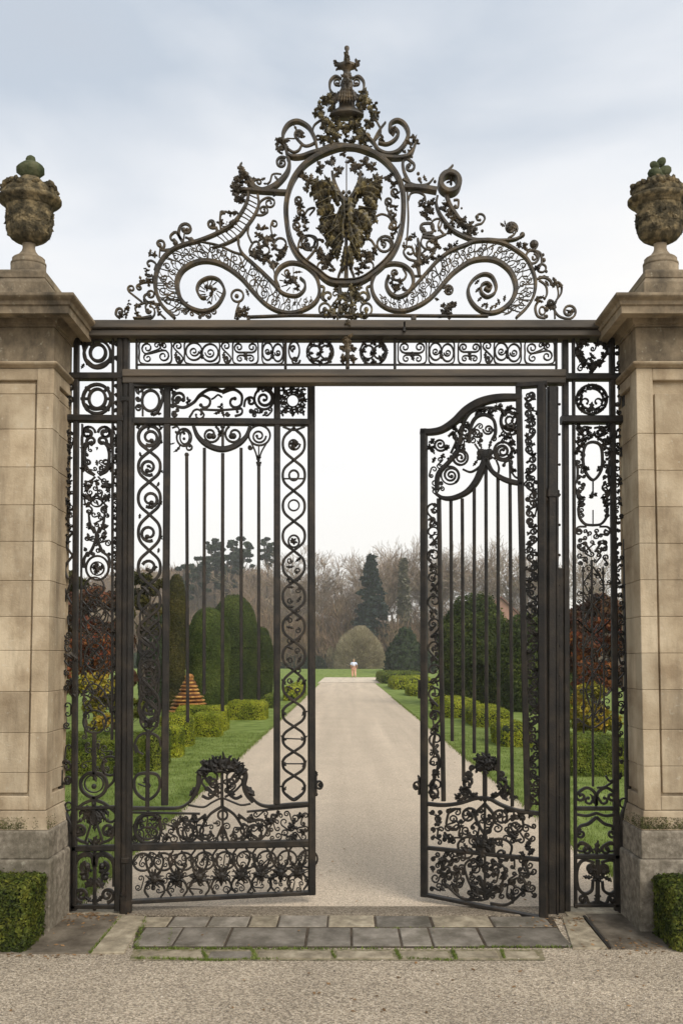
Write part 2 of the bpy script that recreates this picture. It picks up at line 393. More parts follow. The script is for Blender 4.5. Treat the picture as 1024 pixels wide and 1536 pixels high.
    def build(s, name, m, parent=None, split=False, **k):
        if not s.v: return None
        if split:
            # one object per group of touching pieces
            par = list(range(len(s.v)))
            def fd(i):
                while par[i] != i: par[i] = par[par[i]]; i = par[i]
                return i
            for f in s.f:
                r0 = fd(f[0])
                for q in f[1:]: par[fd(q)] = r0
            isl = {}
            for i, v in enumerate(s.v):
                r0 = fd(i); bb = isl.setdefault(r0, [v[0], v[0], v[2], v[2]])
                bb[0] = min(bb[0], v[0]); bb[1] = max(bb[1], v[0]); bb[2] = min(bb[2], v[2]); bb[3] = max(bb[3], v[2])
            ks = list(isl); grp = {k_: k_ for k_ in ks}
            def fg(i):
                while grp[i] != i: i = grp[i]
                return i
            e = .002
            for i in range(len(ks)):
                A = isl[ks[i]]
                for j in range(i):
                    B = isl[ks[j]]
                    if A[0] < B[1] + e and B[0] < A[1] + e and A[2] < B[3] + e and B[2] < A[3] + e: grp[fg(ks[i])] = fg(ks[j])
            out = {}
            for f in s.f: out.setdefault(fg(fd(f[0])), []).append(f)
            big = sorted(out.values(), key=len, reverse=True)
            res = None
            for fs in big:
                mp_ = {}; V = []; F2 = []
                for f in fs:
                    for q in f:
                        if q not in mp_: mp_[q] = len(V); V.append(s.v[q])
                    F2.append(tuple(mp_[q] for q in f))
                o = mk(name, V, F2, M[m], parent, smooth=False); res = res or o
            return res
        o = mk(name, s.v, s.f, M[m] if isinstance(m, str) else m, parent, smooth=False, **k)
        return o
HAZE = 0.0007
def box_data(V, Fc, x0, x1, y0, y1, z0, z1, c=.003):
    """bevelled box: 24 vertices"""
    b = len(V)
    c = min(c, (x1 - x0) * .3, (y1 - y0) * .3, (z1 - z0) * .3)
    xs, ys, zs = (x0, x1), (y0, y1), (z0, z1)
    idx = {}
    for i in (0, 1):
        for j in (0, 1):
            for k in (0, 1):
                for a in range(3):
                    p = [xs[i] + (c if i == 0 else -c), ys[j] + (c if j == 0 else -c), zs[k] + (c if k == 0 else -c)]
                    p[a] = (xs, ys, zs)[a][(i, j, k)[a]]
                    idx[(i, j, k, a)] = len(V); V.append(tuple(p))
    I = lambda i, j, k, a: idx[(i, j, k, a)]
    for s in (0, 1):
        o = lambda t: t if s else t[::-1]
        Fc.append(o((I(s,0,0,0), I(s,1,0,0), I(s,1,1,0), I(s,0,1,0))))
        Fc.append(o((I(1,s,0,1), I(0,s,0,1), I(0,s,1,1), I(1,s,1,1))))
        Fc.append(o((I(0,0,s,2), I(1,0,s,2), I(1,1,s,2), I(0,1,s,2))))
    for i in (0, 1):
        for j in (0, 1):
            f = (I(i,j,0,0), I(i,j,0,1), I(i,j,1,1), I(i,j,1,0)); Fc.append(f if (i ^ j) else f[::-1])
            f = (I(i,0,j,0), I(i,0,j,2), I(i,1,j,2), I(i,1,j,0)); Fc.append(f if not (i ^ j) else f[::-1])
            f = (I(0,i,j,1), I(0,i,j,2), I(1,i,j,2), I(1,i,j,1)); Fc.append(f if (i ^ j) else f[::-1])
            for k in (0, 1):
                f = (I(i,j,k,0), I(i,j,k,1), I(i,j,k,2)); Fc.append(f if (i ^ j ^ k) == 1 else f[::-1])
def X(px, py, Y=0): return at(px, py, Y)[0]

# ================================================================== OVERTHROW
over = empty('gate_overthrow', (0, 0, 0))
tag(over, 'tall scrolled iron overthrow with oval leafy shield and crowned finial spanning the two piers', 'overthrow')
def beam(name, px0, px1, pys, depths, mname='beam', parent=over, ypos=0.0):
    V, Fc = [], []
    xa, xb = X(px0, pys[0]), X(px1, pys[0])
    for i in range(len(pys) - 1):
        d = depths[i]
        z1, z0 = zat(pys[i], ypos - d / 2), zat(pys[i + 1], ypos - d / 2)
        box_data(V, Fc, xa, xb, ypos - d / 2, ypos + d / 2, z0 + .0008, z1, .004)
    return mk(name, V, Fc, M[mname], parent, smooth=False)
beam('top_beam', 128, 908, (479, 491, 494, 503), (.15, .09, .115))
beam('lower_beam', 186, 846, (553, 564, 574), (.085, .065))
# frieze between the beams
m = MB()
for yy in (509, 547): m.bar(205, yy, 835, yy, 2.2, .018)
for x in (428, 592): m.bar(x, 503, x, 553, 4, .03)
m.bar(205, 503, 205, 553, 3, .02); m.bar(834, 503, 834, 553, 3, .02)
m.build('frieze_frame', 'iron', over)
def frieze_cell(x0, x1, v):
    m = MB(); c = (x0 + x1) / 2; h = (x1 - x0) / 2
    m.curve([(x0 + 3, 512), (c, 509.5), (x1 - 3, 512), (x1 - 1, 528), (x1 - 3, 544), (c, 546.5), (x0 + 3, 544), (x0 + 1, 528)], 2.2, .014, closed=True)
    if v == 0:
        m.ds((c - h * .48, 522), h * .36, (c + h * .48, 534), h * .36, 1, 'S', 1.2, 1.2, 2.2)
        m.ds((c - h * .45, 537), h * .26, (c + h * .1, 518), h * .24, -1, 'S', 1, 1, 1.8)
        m.leaf(c + h * .5, 518, 200, 10, 5); m.coil((c + h * .5, 519), h * .25, 90, 1.2, w=(1.8, 1.4))
    elif v == 1:
        m.ring(c - h * .45, 527, h * .45, 13, 2.4); m.ring(c + h * .45, 529, h * .45, 13, 2.4)
        m.coil((c - h * .45, 527), h * .28, 0, 1.3, w=(2, 1.4)); m.coil((c + h * .45, 529), h * .28, 180, -1.3, w=(2, 1.4))
        m.leaf(c, 538, -90, 14, 6)
    else:
        m.ds((c - h * .5, 521), h * .38, (c + h * .5, 521), h * .38, 1, 'C', 1.3, 1.3, 2.4)
        m.ds((c - h * .4, 538), h * .26, (c + h * .4, 538), h * .26, -1, 'C', 1, 1, 2)
        m.knob(c, 530, 3); m.leaf(c, 530, 90, 12, 6)
    m.build('frieze_scroll', 'iron', over, True)
    # open C between cells
cells = [(208, 258), (276, 330), (348, 388), (392, 426), (596, 640), (642, 682), (686, 722), (740, 782), (786, 832)]
for i, (a, b) in enumerate(cells): frieze_cell(a, b, (0, 1, 2, 1, 2, 1, 2, 1, 0)[i])
for c in (267, 339, 731):
    m = MB(); m.ds((c, 519), 7, (c + 1, 538), 6.5, 1, 'S', 1.1, 1.1, 2.2); m.leaf(c - 3, 528, 100, 12, 5); m.coil((c + 1, 540), 5, 0, 1.1)
    m.build('frieze_scroll', 'iron', over, True)
# leafy rosettes either side of the middle
for c in (443, 480, 560):
    m = MB()
    if c == 443:
        m.ring(c - 2, 526, 8, 14, 2.6); m.coil((c, 540), 7, 0, 1.2); m.coil((c - 3, 522), 5, 90, 1)
    else:
        m.ring(c, 528, 20, 19, 2.6); m.ring(c - 8, 528, 9, 10, 2.4); m.ring(c + 9, 528, 9, 10, 2.4)
        for k in range(8): m.cluster(c + 17 * math.cos(k * PI / 4), 528 + 16 * math.sin(k * PI / 4), 6.5, 4, k + c)
        m.cluster(c, 528, 7, 5, c)
    m.build('frieze_rosette', 'iron', over)
m = MB()
m.cluster(521, 492, 6, 6, 3, -.075, 3, ysp=.01); m.cluster(521, 511, 9, 7, 4, -.04, 3, ysp=.01); m.leaf(521, 500, 90, 48, 10, 5, -.045, .02, 0)
m.cluster(514, 524, 7, 6, 4, -.02, 3); m.cluster(529, 524, 7, 6, 4, -.02, 3); m.cluster(515, 540, 7, 6, 4, -.02, 3); m.cluster(529, 541, 7, 6, 4, -.02, 3); m.bar(521, 503, 521, 553, 6, .03, -.01)
m.build('central_leaf_drop', 'crest', over)
m = MB(); m.bar(605, 490, 605, 504, 4, .03, -.06); m.build('beam_bracket', 'iron', over)
m = MB()
m.curve([(484, 473.5), (440, 473), (400, 474.5), (372, 475.5)], 3.2, .03); m.curve([(552, 472.5), (620, 473.5), (700, 474), (732, 474)], 3.2, .03)
m.bar(372, 480, 374, 474, 4, .03); m.bar(620, 480, 620, 474, 8, .03); m.bar(484, 474, 552, 474, 3, .03)
m.build('crest_base_rail', 'crest', over, True)

# --- big volutes (traced), per side: rail paths, ladder infill
def volute(side, outer, inner, rail2, lad):
    m = MB()
    m.curve(outer, (4.5, 6, 4.5, 3.6) if side < 0 else (3.8, 4.6, 5, 4.2), .034)
    m.curve(inner, (3.4, 4, 7, 6.5, 5.2, 5, 5), .040)
    m.curve(rail2, (3, 4.2, 5.6, 4.6, 3.4), .036)
    o = m.build('scroll_volute', 'crest', over)
    k = MB(); g = random.Random(5 + side)
    for A, B, n, kind in lad:
        a, b = spline(A, 1.0), spline(B, 1.0)
        def cut(c, t):
            # by arc length
            L = [0]
            for i in range(1, len(c)): L.append(L[-1] + math.hypot(c[i][0] - c[i-1][0], c[i][1] - c[i-1][1]))
            s_ = t * L[-1]
            for i in range(1, len(c)):
                if L[i] >= s_: return c[i]
            return c[-1]
        for i in range(n):
            t = (i + .5 + g.uniform(-.15, .15)) / n
            p, q = cut(a, t), cut(b, min(.999, max(0, t + g.uniform(-.3, .3) / n)))
            dx, dy = q[0] - p[0], q[1] - p[1]; L = math.hypot(dx, dy); ux, uy = dx / L, dy / L
            f = lambda s_, o_: (p[0] + dx * s_ - uy * o_, p[1] + dy * s_ + ux * o_)
            if kind == 'rung':
                k.curve([f(0, 0), f(.5, g.uniform(-1, 1)), f(1, 0)], 1.3, .01, g.uniform(-.006, .006))
            else:
                wv = L / 8 * g.choice((-1, 1))
                ty = i % 3
                if ty == 0:
                    k.curve([f(0, 0), f(.3, wv), f(.6, -wv * .4), f(1, wv * .3)], 1.15, .010)
                    k.coil(f(.42, wv * .8), L * .16, g.uniform(0, 360), 1.0 * g.choice((-1, 1)), .3, (1.2, 1), .01, ball=0)
                elif ty == 1:
                    k.curve([f(0, -wv), f(.35, 0), f(.7, wv), f(1, 0)], 1.15, .010)
                    k.curve([f(.1, wv * 2), f(.4, wv), f(.6, -wv), f(.95, -wv * 1.8)], 1.1, .01)
                else:
                    k.coil(f(.28, 0), L * .2, g.uniform(0, 360), 1.2, .3, (1.2, 1), .01, ball=0)
                    k.coil(f(.72, 0), L * .2, g.uniform(0, 360), -1.2, .3, (1.2, 1), .01, ball=0)
                    k.curve([f(0, 0), f(.5, wv * .6), f(1, 0)], 1.1, .01)
    k.build('vine_ladder', 'crest', o)
L_outer = [(262, 477), (244, 459), (236, 443), (233, 428), (235, 408), (244, 388.5), (258, 375), (275.5, 367), (296.6, 361.5), (321, 352), (340, 342), (354, 330), (366, 312), (371.6, 298), (372.5, 286)]
L_inner = [(309, 446.5), (302, 446.5), (295.7, 436), (300, 423.7), (314, 416.7), (328, 420), (336, 432.5), (335, 443), (324.7, 459), (307, 467), (286, 462), (272, 450), (266, 432.5), (266.7, 418), (275.5, 404), (293, 394), (310.6, 391.5), (328, 395), (342, 402), (352, 409), (364.6, 420), (380, 438), (398, 456), (417, 466.5), (438, 469.5), (459.5, 463), (473.6, 452.5), (479, 438), (475, 417), (463, 403), (449, 396), (433, 395), (419, 403), (413, 417), (418, 431)]
L_r2 = [(450, 417), (457, 424), (456, 435), (444, 444), (424, 440), (410, 425), (395, 410), (380, 396), (364, 381), (358, 368), (357.6, 358)]
L_in_top = [(300, 362), (328, 368), (349, 377.5), (364, 382)]
volute(-1, L_outer, L_inner, L_r2, [
    ([(250, 465), (238, 443), (236, 428), (238, 408), (247, 390), (260, 377.5), (277, 369.5), (297, 365), (328, 370), (349, 379), (366, 386)],
     [(290, 466), (270, 452), (263, 433), (263.5, 417), (273, 402), (291, 391), (310, 388.5), (329, 392), (345, 402), (356, 411), (366, 420)], 32, 'vine'),
    ([(364, 384), (380, 399), (410, 428), (424, 443), (444, 447), (470, 444)], [(366, 420), (382, 438), (399, 454), (418, 463.5), (438, 466.5), (464, 460)], 16, 'vine'),
    ([(321, 354), (340, 344), (354, 332), (366, 314), (372, 299), (373, 289)], [(336, 369), (350, 361), (359, 354), (371.6, 338), (382, 322), (386, 296)], 13, 'rung')])
m = MB()
m.curve(L_in_top, (2, 2.4, 2.4, 3), .02)
m.curve([(318, 372), (340, 365), (359, 354), (371.6, 338), (382, 322.6), (388, 307), (386.6, 292)], (2, 4, 4.2, 3.6), .03)
m.curve([(373, 338), (371.6, 350), (377, 363)], 3, .02)
m.hook([(386, 314), (391, 302), (402, 296), (411, 300)], (404, 304), 1.1, .3, (3, 2))
m.hook([(384, 322), (393, 322.5), (401, 318)], (395, 315), -1.2, .3, (3, 2))
m.hook([(419, 455), (432, 443)], (432, 443), .1, 1) if 0 else None
m.build('scroll_arm', 'crest', over, True)
Rv_inner = [(726, 432), (733, 436), (736, 430), (730, 424.5), (722, 428), (721, 438), (730, 445.5), (741, 440), (743.5, 429), (737, 415), (725, 411.4), (711, 418.4), (702, 432.5), (704, 448), (714.6, 462), (730, 469.4), (748, 466.8), (764, 455), (772, 440), (772.6, 425.5), (765.6, 408), (751.5, 395), (735.7, 389), (716, 389.4), (700, 395), (678, 411), (662, 429), (646.6, 446), (629, 458), (608, 466), (587, 465), (569, 455), (558.7, 439), (558, 421.4), (567.5, 404), (585, 396), (604, 398), (616.7, 409), (619.5, 425), (611.4, 439), (597, 445.5), (585, 440), (579, 427), (583, 414)]
Rv_outer = [(774, 476.5), (790, 460.6), (800, 443), (802.5, 422), (797, 402.6), (788.4, 387), (772.6, 374.5), (755, 365), (734, 361), (711, 362), (699, 367), (676.4, 376), (657, 390), (639.5, 409), (625.5, 425), (617, 434)]
Rv_arm = [(785, 352), (772, 359), (750, 361), (733, 360), (712, 360), (694, 354), (677, 344), (661, 324), (654, 307), (655.7, 294.5)]
volute(1, Rv_outer, Rv_inner, Rv_arm, [
    ([(772, 471), (786, 460), (797, 443), (799, 422), (794, 403), (785.5, 388.5), (770, 377), (754, 368), (734, 364.5), (711, 365.5), (678, 378.5), (659, 392), (641, 411), (622, 433), (606, 446), (588, 447), (566, 440)],
     [(744, 471), (767, 458), (776, 441), (776.5, 425), (769, 406), (753, 391), (736, 385.5), (715, 385.5), (675, 408), (659, 426), (644, 443), (627, 455), (607, 463), (588, 462), (572, 452)], 46, 'vine')])
# outer right arm with leaves
m = MB()
m.curve([(669, 292), (675, 308), (687, 326), (700, 342)], (6, 5.5, 2.5), .03)
for i, (x, y_) in enumerate([(668, 305), (664, 312), (672, 320), (680, 328), (678, 336), (688, 336), (694, 330), (697, 340), (704, 345), (711, 348), (700, 351), (706, 336)]):
    m.cluster(x, y_, 7, 5, i)
m.hook([(703, 350), (713, 338), (722, 335), (727, 328)], (719, 327), -.8, .35, (3.4, 2.2)); m.knob(715, 325, 3.2); m.knob(723, 346, 2.4)
m.hook([(680, 300), (687, 300), (687, 309)], (684, 309), .5, .5, (3.4, 2.6)); m.knob(692, 312, 1.8)
m.build('leafy_arm', 'crest', over, True)
# ---- oval shield ring
m = MB()
ring = [(517, 221), (502, 223.5), (474.5, 235), (453, 251), (437, 275), (429, 306), (429.5, 336), (436, 366), (451, 390), (474.5, 408), (494, 423), (517, 425.5), (540, 423), (560, 411), (582, 391), (597, 366), (604.5, 332), (604.5, 291), (595, 263), (577, 241.5), (556, 228), (536, 222)]
m.curve(ring, (5.6, 6.5, 6, 5.8, 7, 5.8, 6, 6.5, 5.6), .055, closed=True, step=3)
ovr = m.build('oval_ring', 'crest', over)
m = MB(); c0 = (517, 326)
m.curve([(c0[0] + (x - c0[0]) * .955, c0[1] + (y_ - c0[1]) * .96) for x, y_ in ring], 1.6, .02, -.026, closed=True, step=3)
m.build('ring_bead', 'crest', ovr)
# inside the ring: scrolls
m = MB()
m.hook([(470, 408), (462, 400), (452, 388), (447, 372), (452, 356), (463, 353)], (463, 364), .9, .5, (3, 3)); m.coil((462, 368), 5, 90, 1)
m.hook([(458, 392), (470, 378), (476, 366), (473, 356), (463, 353)], (463, 365), -.55, .8, (4, 3))
m.hook([(575, 396), (585, 384), (589, 368), (585, 357), (577, 354)], (577, 367), -1.1, .55, (4, 3.2)); m.coil((574, 366), 5, 90, -1)
m.hook([(541, 400), (556, 385), (563, 373), (558, 362)], (550, 366), -.4, .7, (4, 3))
m.hook([(498, 400), (486, 388), (474, 374)], (480, 366), .5, .6, (4, 3))
for x, y_, s_ in ((583, 302, 1), (588, 322, -1), (590, 338, 1), (448, 300, 1), (452, 318, -1), (445, 338, 1), (592, 288, 1)):
    m.coil((x, y_), 6.5, 90 * s_, 1.25 * s_, .3, (3, 2)); m.cluster(x + 3, y_ + 6, 5.5, 4, int(x + y_))
m.curve([(583, 303), (580, 312), (586, 322), (590, 332), (583, 341), (593, 344), (600, 336)], (2.5, 3, 2.5), .014)
m.curve([(561, 326), (572, 321), (583, 325), (588, 334)], (3, 2.4), .014); m.curve([(464, 323), (472, 312), (462, 314), (456, 325), (457, 338)], (2, 3, 2.4), .014)
m.hook([(492, 424), (481, 415), (476, 400)], (484, 399), .8, .4, (3, 2)); m.hook([(546, 421), (557, 410), (560, 398)], (552, 398), -.8, .4, (3, 2))
m.build('inner_scroll', 'crest', over, True)
m = MB()
for i, (x, y_, r) in enumerate([(455, 262, 9), (466, 271, 9), (480, 250, 9), (497, 243, 9), (508, 254, 8), (460, 282, 7), (449, 308, 7), (533, 250, 10), (548, 242, 8), (558, 250, 8), (566, 270, 9), (582, 268, 8), (590, 276, 6), (525, 240, 7), (515, 232, 6), (540, 262, 6), (503, 262, 6),
                                (482, 384, 8), (490, 392, 9), (497, 384, 8), (486, 402, 7), (499, 404, 6), (539, 386, 8), (549, 380, 8), (556, 388, 8), (545, 396, 7), (538, 406, 7), (561, 376, 6), (478, 376, 6), (455, 370, 6), (450, 352, 6), (446, 328, 6), (457, 330, 6), (458, 344, 5), (588, 352, 5), (592, 310, 5)]):
    m.cluster(x, y_, r, 6, i, 0, 3)
m.build('leaf_spray', 'crest', over, True)
# armorial leaves
m = MB(); g = random.Random(12)
def inpoly(x, y_, P):
    c = False
    for i in range(len(P)):
        (a, b), (c_, d) = P[i - 1], P[i]
        if (b > y_) != (d > y_) and x < (c_ - a) * (y_ - b) / (d - b) + a: c = not c
    return c
polyL = [(471, 272), (480, 266), (492, 264), (500, 270), (505, 285), (512, 300), (520, 304), (520, 402), (512, 385), (500, 370), (486, 360), (484, 345), (478, 335), (468, 324), (480, 322), (482, 310), (472, 305), (474, 290)]
polyR = [(520, 304), (528, 300), (536, 285), (541, 266), (556, 262), (572, 268), (568, 280), (566, 290), (566, 308), (556, 312), (560, 322), (566, 328), (562, 340), (552, 345), (556, 356), (540, 366), (532, 380), (524, 402), (518, 402)]
for s_ in (-1, 1):
    C = 519
    for dx, y_, ang, ln, wd, bend in [(14, 300, -62, 36, 17, .5), (20, 296, -35, 36, 17, .8), (24, 300, -8, 32, 16, .8), (12, 312, -80, 44, 15, .2), (18, 318, 4, 30, 16, .6), (26, 306, 22, 26, 14, .5), (14, 330, 12, 34, 17, .7),
                                    (20, 340, 30, 28, 15, .6), (10, 345, 34, 34, 17, .6), (8, 358, 46, 30, 15, .5), (8, 370, 60, 26, 12, .3), (3, 378, 78, 30, 10, .1), (28, 290, -50, 26, 14, .9), (34, 284, -18, 24, 13, .9),
                                    (10, 322, 60, 40, 17, .2), (4, 335, 80, 44, 15, 0), (20, 325, 45, 30, 14, .4), (4, 306, 86, 40, 15, 0)]:
        for q in range(2):
            aa = ang + g.uniform(-9, 9)
            m.leaf(C + s_ * dx + g.uniform(-2, 2), y_ + g.uniform(-2, 2), aa if s_ > 0 else 180 - aa, ln * g.uniform(.85, 1.1), wd * g.uniform(.66, .9), 5, -.02 - .03 * q + g.uniform(-.01, .01), .036, bend * s_)
            m.curve([(C + s_ * dx, y_), (C + s_ * dx + s_ * ln * .8 * math.cos(R(aa + 12 * bend)), y_ + ln * .8 * math.sin(R(aa + 12 * bend)))], (1.6, .8), .012, -.045 - .02 * q)
    for k in range(34):
        x, y_ = C + s_ * g.uniform(2, 44), g.uniform(268, 396)
        if inpoly(x, y_, polyR if s_ > 0 else polyL): m.leaf(x, y_, g.uniform(20, 80) if s_ > 0 else g.uniform(100, 160), g.uniform(9, 15), g.uniform(5, 7), 3, -.055, .02)
arml = m.build('armorial_leaves', 'gilt', over)
m = MB()
m.curve([(498, 262), (503, 282), (511, 298), (520, 305), (529, 297), (537, 280), (541, 262)], (3.5, 5.5, 7, 5.5, 3.5), .05, -.02)
m.curve([(519.5, 240), (519.5, 290)], 1.8, .014); m.knob(515, 288, 3.2); m.knob(523.5, 288, 3.2); m.knob(519.5, 293, 3)
m.curve([(519, 303), (519, 350), (519, 425)], (7, 5, 7), .05)
for s_ in (-1, 1): m.curve([(519 + s_ * 2, 380), (519 + s_ * 6, 400), (519 + s_ * 12, 418), (519 + s_ * 4, 424)], (4, 3), .03)
m.build('leaf_stem', 'crest', arml)
# stand below the ring
m = MB()
for s_ in (-1, 1):
    C = 518
    m.hook([(C + s_ * 40, 428), (C + s_ * 32, 432), (C + s_ * 36, 446), (C + s_ * 28, 452)], (C + s_ * 26, 444), -.9 * s_, .4, (4, 3))
    m.ring(C + s_ * 31, 464, 8.5, 9.5, 2.8); m.knob(C + s_ * 31, 464, 4)
    m.curve([(C + s_ * 8, 428), (C + s_ * 10, 445), (C + s_ * 6, 470)], 4, .03)
m.curve([(511, 426), (510, 450), (506, 478)], 3, .03); m.curve([(526, 426), (526, 450), (531, 478)], 3, .03)
for i in range(16): m.cluster(518 + g.uniform(-18, 20), g.uniform(430, 474), 7, 5, i)
for i in range(9): m.cluster(486 + i * 8, 472 + g.uniform(-2, 2), 6, 5, i + 40)
m.tendrils(492, 430, 548, 476, 9, (4, 7), 2.2, 3)
m.build('ring_stand', 'gilt', over)
# shoulders
m = MB()
m.curve([(352, 285), (372, 285.5), (400, 287.5), (433, 289)], (4.5, 5.5, 6), .045)
m.curve([(366, 262), (373, 268), (379, 279), (393, 286), (410, 280), (424, 268), (432, 256), (434, 243), (431, 237)], (4, 8, 9, 8, 6, 4), .04)
m.coil((422.5, 243.5), 9, -50, -1.4, .25, (4, 2.4)); m.knob(422, 244, 2.4)
m.hook([(383, 279), (380, 272), (386, 269)], (388, 273), .8, .4, (3, 2)); m.leaf(391, 269, -10, 8, 5)
m.curve([(400, 276), (405, 272), (408, 262), (414, 260), (422, 261)], (3, 2), .012); m.leaf(412, 263, 60, 9, 4); m.leaf(400, 276, 180, 5, 4)
m.cluster(412, 291, 5, 4, 3)
m.build('left_shoulder_scroll' if 0 else 'shoulder_scroll', 'crest', over)
m = MB()
for i, (x, y_, r) in enumerate([(358, 268, 9), (366, 262, 8), (373, 268, 9), (352, 276, 8), (350, 285, 6), (357, 298, 9), (364, 294, 7), (362, 256, 7), (374, 274, 7), (360, 283, 7)]):
    m.cluster(x, y_, r, 7, i, 0, 4, ysp=.03)
m.curve([(363, 256), (360, 251), (361, 246), (363, 243.5)], (5, 3, 1), .02); m.knob(359, 251, 2.8)
m.build('shoulder_finial', 'crest', over)
m = MB()
m.curve([(606, 281), (630, 282), (655, 286)], (7.5, 8.5, 9), .05)
m.curve([(674 + 14 * math.cos(a * PI / 12), 275 + 14 * math.sin(a * PI / 12)) for a in range(24)], 8, .075, closed=True)
m.curve([(670, 257), (675, 252), (679, 247.5)], (4, 2.6), .02)
m.curve([(664, 282), (670, 291), (680, 290)], 3, .02)
m.cluster(676, 270, 6, 5, 4); m.knob(652, 272, 2.6)
m.hook([(613, 273), (606, 258), (604, 243), (610, 238), (620, 245)], (614, 250), .85, .4, (5.5, 3)); m.knob(612, 250, 3)
m.curve([(604, 268), (613, 274), (626, 278), (641, 276), (650, 267)], (3.5, 4, 1.8), .02); m.leaf(640, 271, -140, 11, 5); m.hook([(632, 274), (627, 268)], (629, 269), 1, .4, (2.6, 2)); m.knob(627, 260, 2.8)
m.hook([(612, 300), (616, 290), (626, 288), (636, 293), (638, 302)], (632, 303), .8, .4, (3, 2.2))
m.curve([(610.5, 285), (612, 330), (609, 372)], (2.4, 3, 2.4), .016)
for i, (x, y_, r) in enumerate([(633, 306, 7), (642, 308, 8), (645, 316, 7), (640, 322, 8), (648, 302, 6), (632, 319, 3.4)]): m.cluster(x, y_, r, 6, i)
m.build('shoulder_scroll', 'crest', over, True)
# upper scrolls under the crown
m = MB()
m.curve([(517, 219), (500, 219), (482, 226), (467, 230), (452, 235), (438, 235.5), (430, 230), (428, 220)], (6, 7, 6, 5, 3), .045)
m.curve([(476, 226), (474, 216), (470, 203), (462, 190), (447, 182), (434, 185.5), (426, 196), (424, 207), (427, 219), (432, 224)], (3, 4.5, 5.5, 5.5, 5.5, 4, 3), .036)
m.hook([(472, 214), (465, 217.5), (457, 218.5), (450, 213), (443, 205)], (449, 201), .7, .5, (4.4, 3.4)); m.leaf(446, 200, -100, 15, 4); m.cluster(450, 202, 7, 6, 3)
m.curve([(430, 222), (440, 228), (448, 225), (452, 218)], (3.5, 3), .02)
m.curve([(430, 207), (442, 207.5)], 1.2, .01)
for x, y_, r in ((417, 212, 7), (424, 216, 9), (419, 224, 7), (427, 212, 7)): m.cluster(x, y_, r, 6, 4)
m.curve([(414, 217), (418, 227), (424, 230)], 2.4, .014)
m.curve([(517, 219), (541, 224), (560, 231), (581.5, 236.5), (603, 236.5), (616, 231), (623, 215)], (6, 7, 6, 5.5, 3), .045)
m.curve([(548, 202), (560, 214), (567.5, 225), (581.5, 230.5), (597, 226.5), (608.5, 213), (612, 199), (606, 186), (595.6, 180.5), (586, 185), (584, 194), (590, 201)], (3, 4.5, 5, 6, 6, 5, 3), .036)
m.curve([(567, 214), (580, 216), (592, 209.5), (597, 200), (592, 192.5), (586, 194)], (3.4, 4, 4.6, 5, 4), .03); m.cluster(589, 199, 6, 5, 5, -.01); m.knob(589, 198, 4.4)
m.curve([(578, 183), (568, 196), (560, 211)], (2.4, 3.6), .02); m.hook([(561, 212), (571, 197), (566, 184)], (559, 185), -.7, .5, (3, 2.4)); m.knob(558, 187, 4)
for x, y_, r in ((620, 206, 6), (615, 216, 6), (623, 212, 6), (616, 225, 6), (606, 228, 4), (572, 207, 6), (553, 221, 5)): m.cluster(x, y_, r, 5, 6)
m.leaf(618, 214, -65, 15, 4); m.knob(617.5, 235, 2)
m.hook([(474, 212), (469, 200), (471, 188), (481, 180)], (481, 187), .5, .6, (3, 2.4)); m.ring(477, 206, 3, 3, 2)
m.build('crown_scroll', 'crest', over)
m = MB(); g = random.Random(4)
for i, (x, y_, r) in enumerate([(497, 147, 10), (488, 150, 8), (480, 168, 9), (486, 178, 10), (494, 186, 10), (487, 190, 8), (500, 196, 10), (492, 205, 10), (505, 208, 9), (484, 206, 8), (510, 186, 9), (517, 196, 8), (519, 205, 6), (524, 184, 9), (533, 190, 10), (541, 198, 10), (549, 206, 9), (539, 209, 9), (552, 188, 8), (560, 176, 8), (556, 166, 9), (549, 153, 10), (545, 143, 8), (541, 150, 9), (565, 170, 6), (473, 172, 6), (480, 160, 6), (562, 160, 6), (498, 158, 9), (541, 160, 9), (504, 176, 8), (537, 176, 8), (528, 210, 7), (496, 214, 6), (545, 214, 6)]):
    m.cluster(x, y_, r * .95, 7, i, 0, 3, ysp=.035, d=.02)
m.leaf(488, 150, 190, 10, 5, bend=-1.2); m.leaf(549, 147, -5, 10, 6, bend=1)
m.build('crown_leaves', 'gilt', over)
def lathe(name, cx, cy, prof, mname, parent, n=24, sq=1.0, wob=0.0, seed=0, smooth=True, loc=None):
    V, Fc = [], []; g = random.Random(seed)
    for r, z in prof:
        for i in range(n):
            a = 2 * PI * i / n; rr = r * (1 + wob * g.uniform(-1, 1))
            V.append((cx + rr * math.cos(a), cy + rr * math.sin(a) * sq, z))
    for j in range(len(prof) - 1):
        for i in range(n): Fc.append((j * n + i, (j + 1) * n + i, (j + 1) * n + (i + 1) % n, j * n + (i + 1) % n))
    Fc.append(tuple(range(n))); Fc.append(tuple((len(prof) - 1) * n + i for i in reversed(range(n))))
    Fc = [f[::-1] for f in Fc]
    return mk(name, V, Fc, M[mname], parent, smooth, loc)
pxm = D / F
fx = X(520, 150)
fin = lathe('finial', fx, 0, [(r * pxm, zat(y_)) for r, y_ in [(27, 174), (26, 171), (20, 166), (13, 161), (11, 152), (10, 140), (8, 133), (10, 128), (9, 122), (6, 117), (5, 108), (7, 104), (15, 101), (17, 97), (10, 94), (5, 91), (4.5, 84), (2.6, 81), (3, 78), (2, 76), (3.6, 73.5), (4, 71), (3, 68.6), (.5, 67.5)]], 'crest', over, 20, .42, .05, 3)
m = MB()
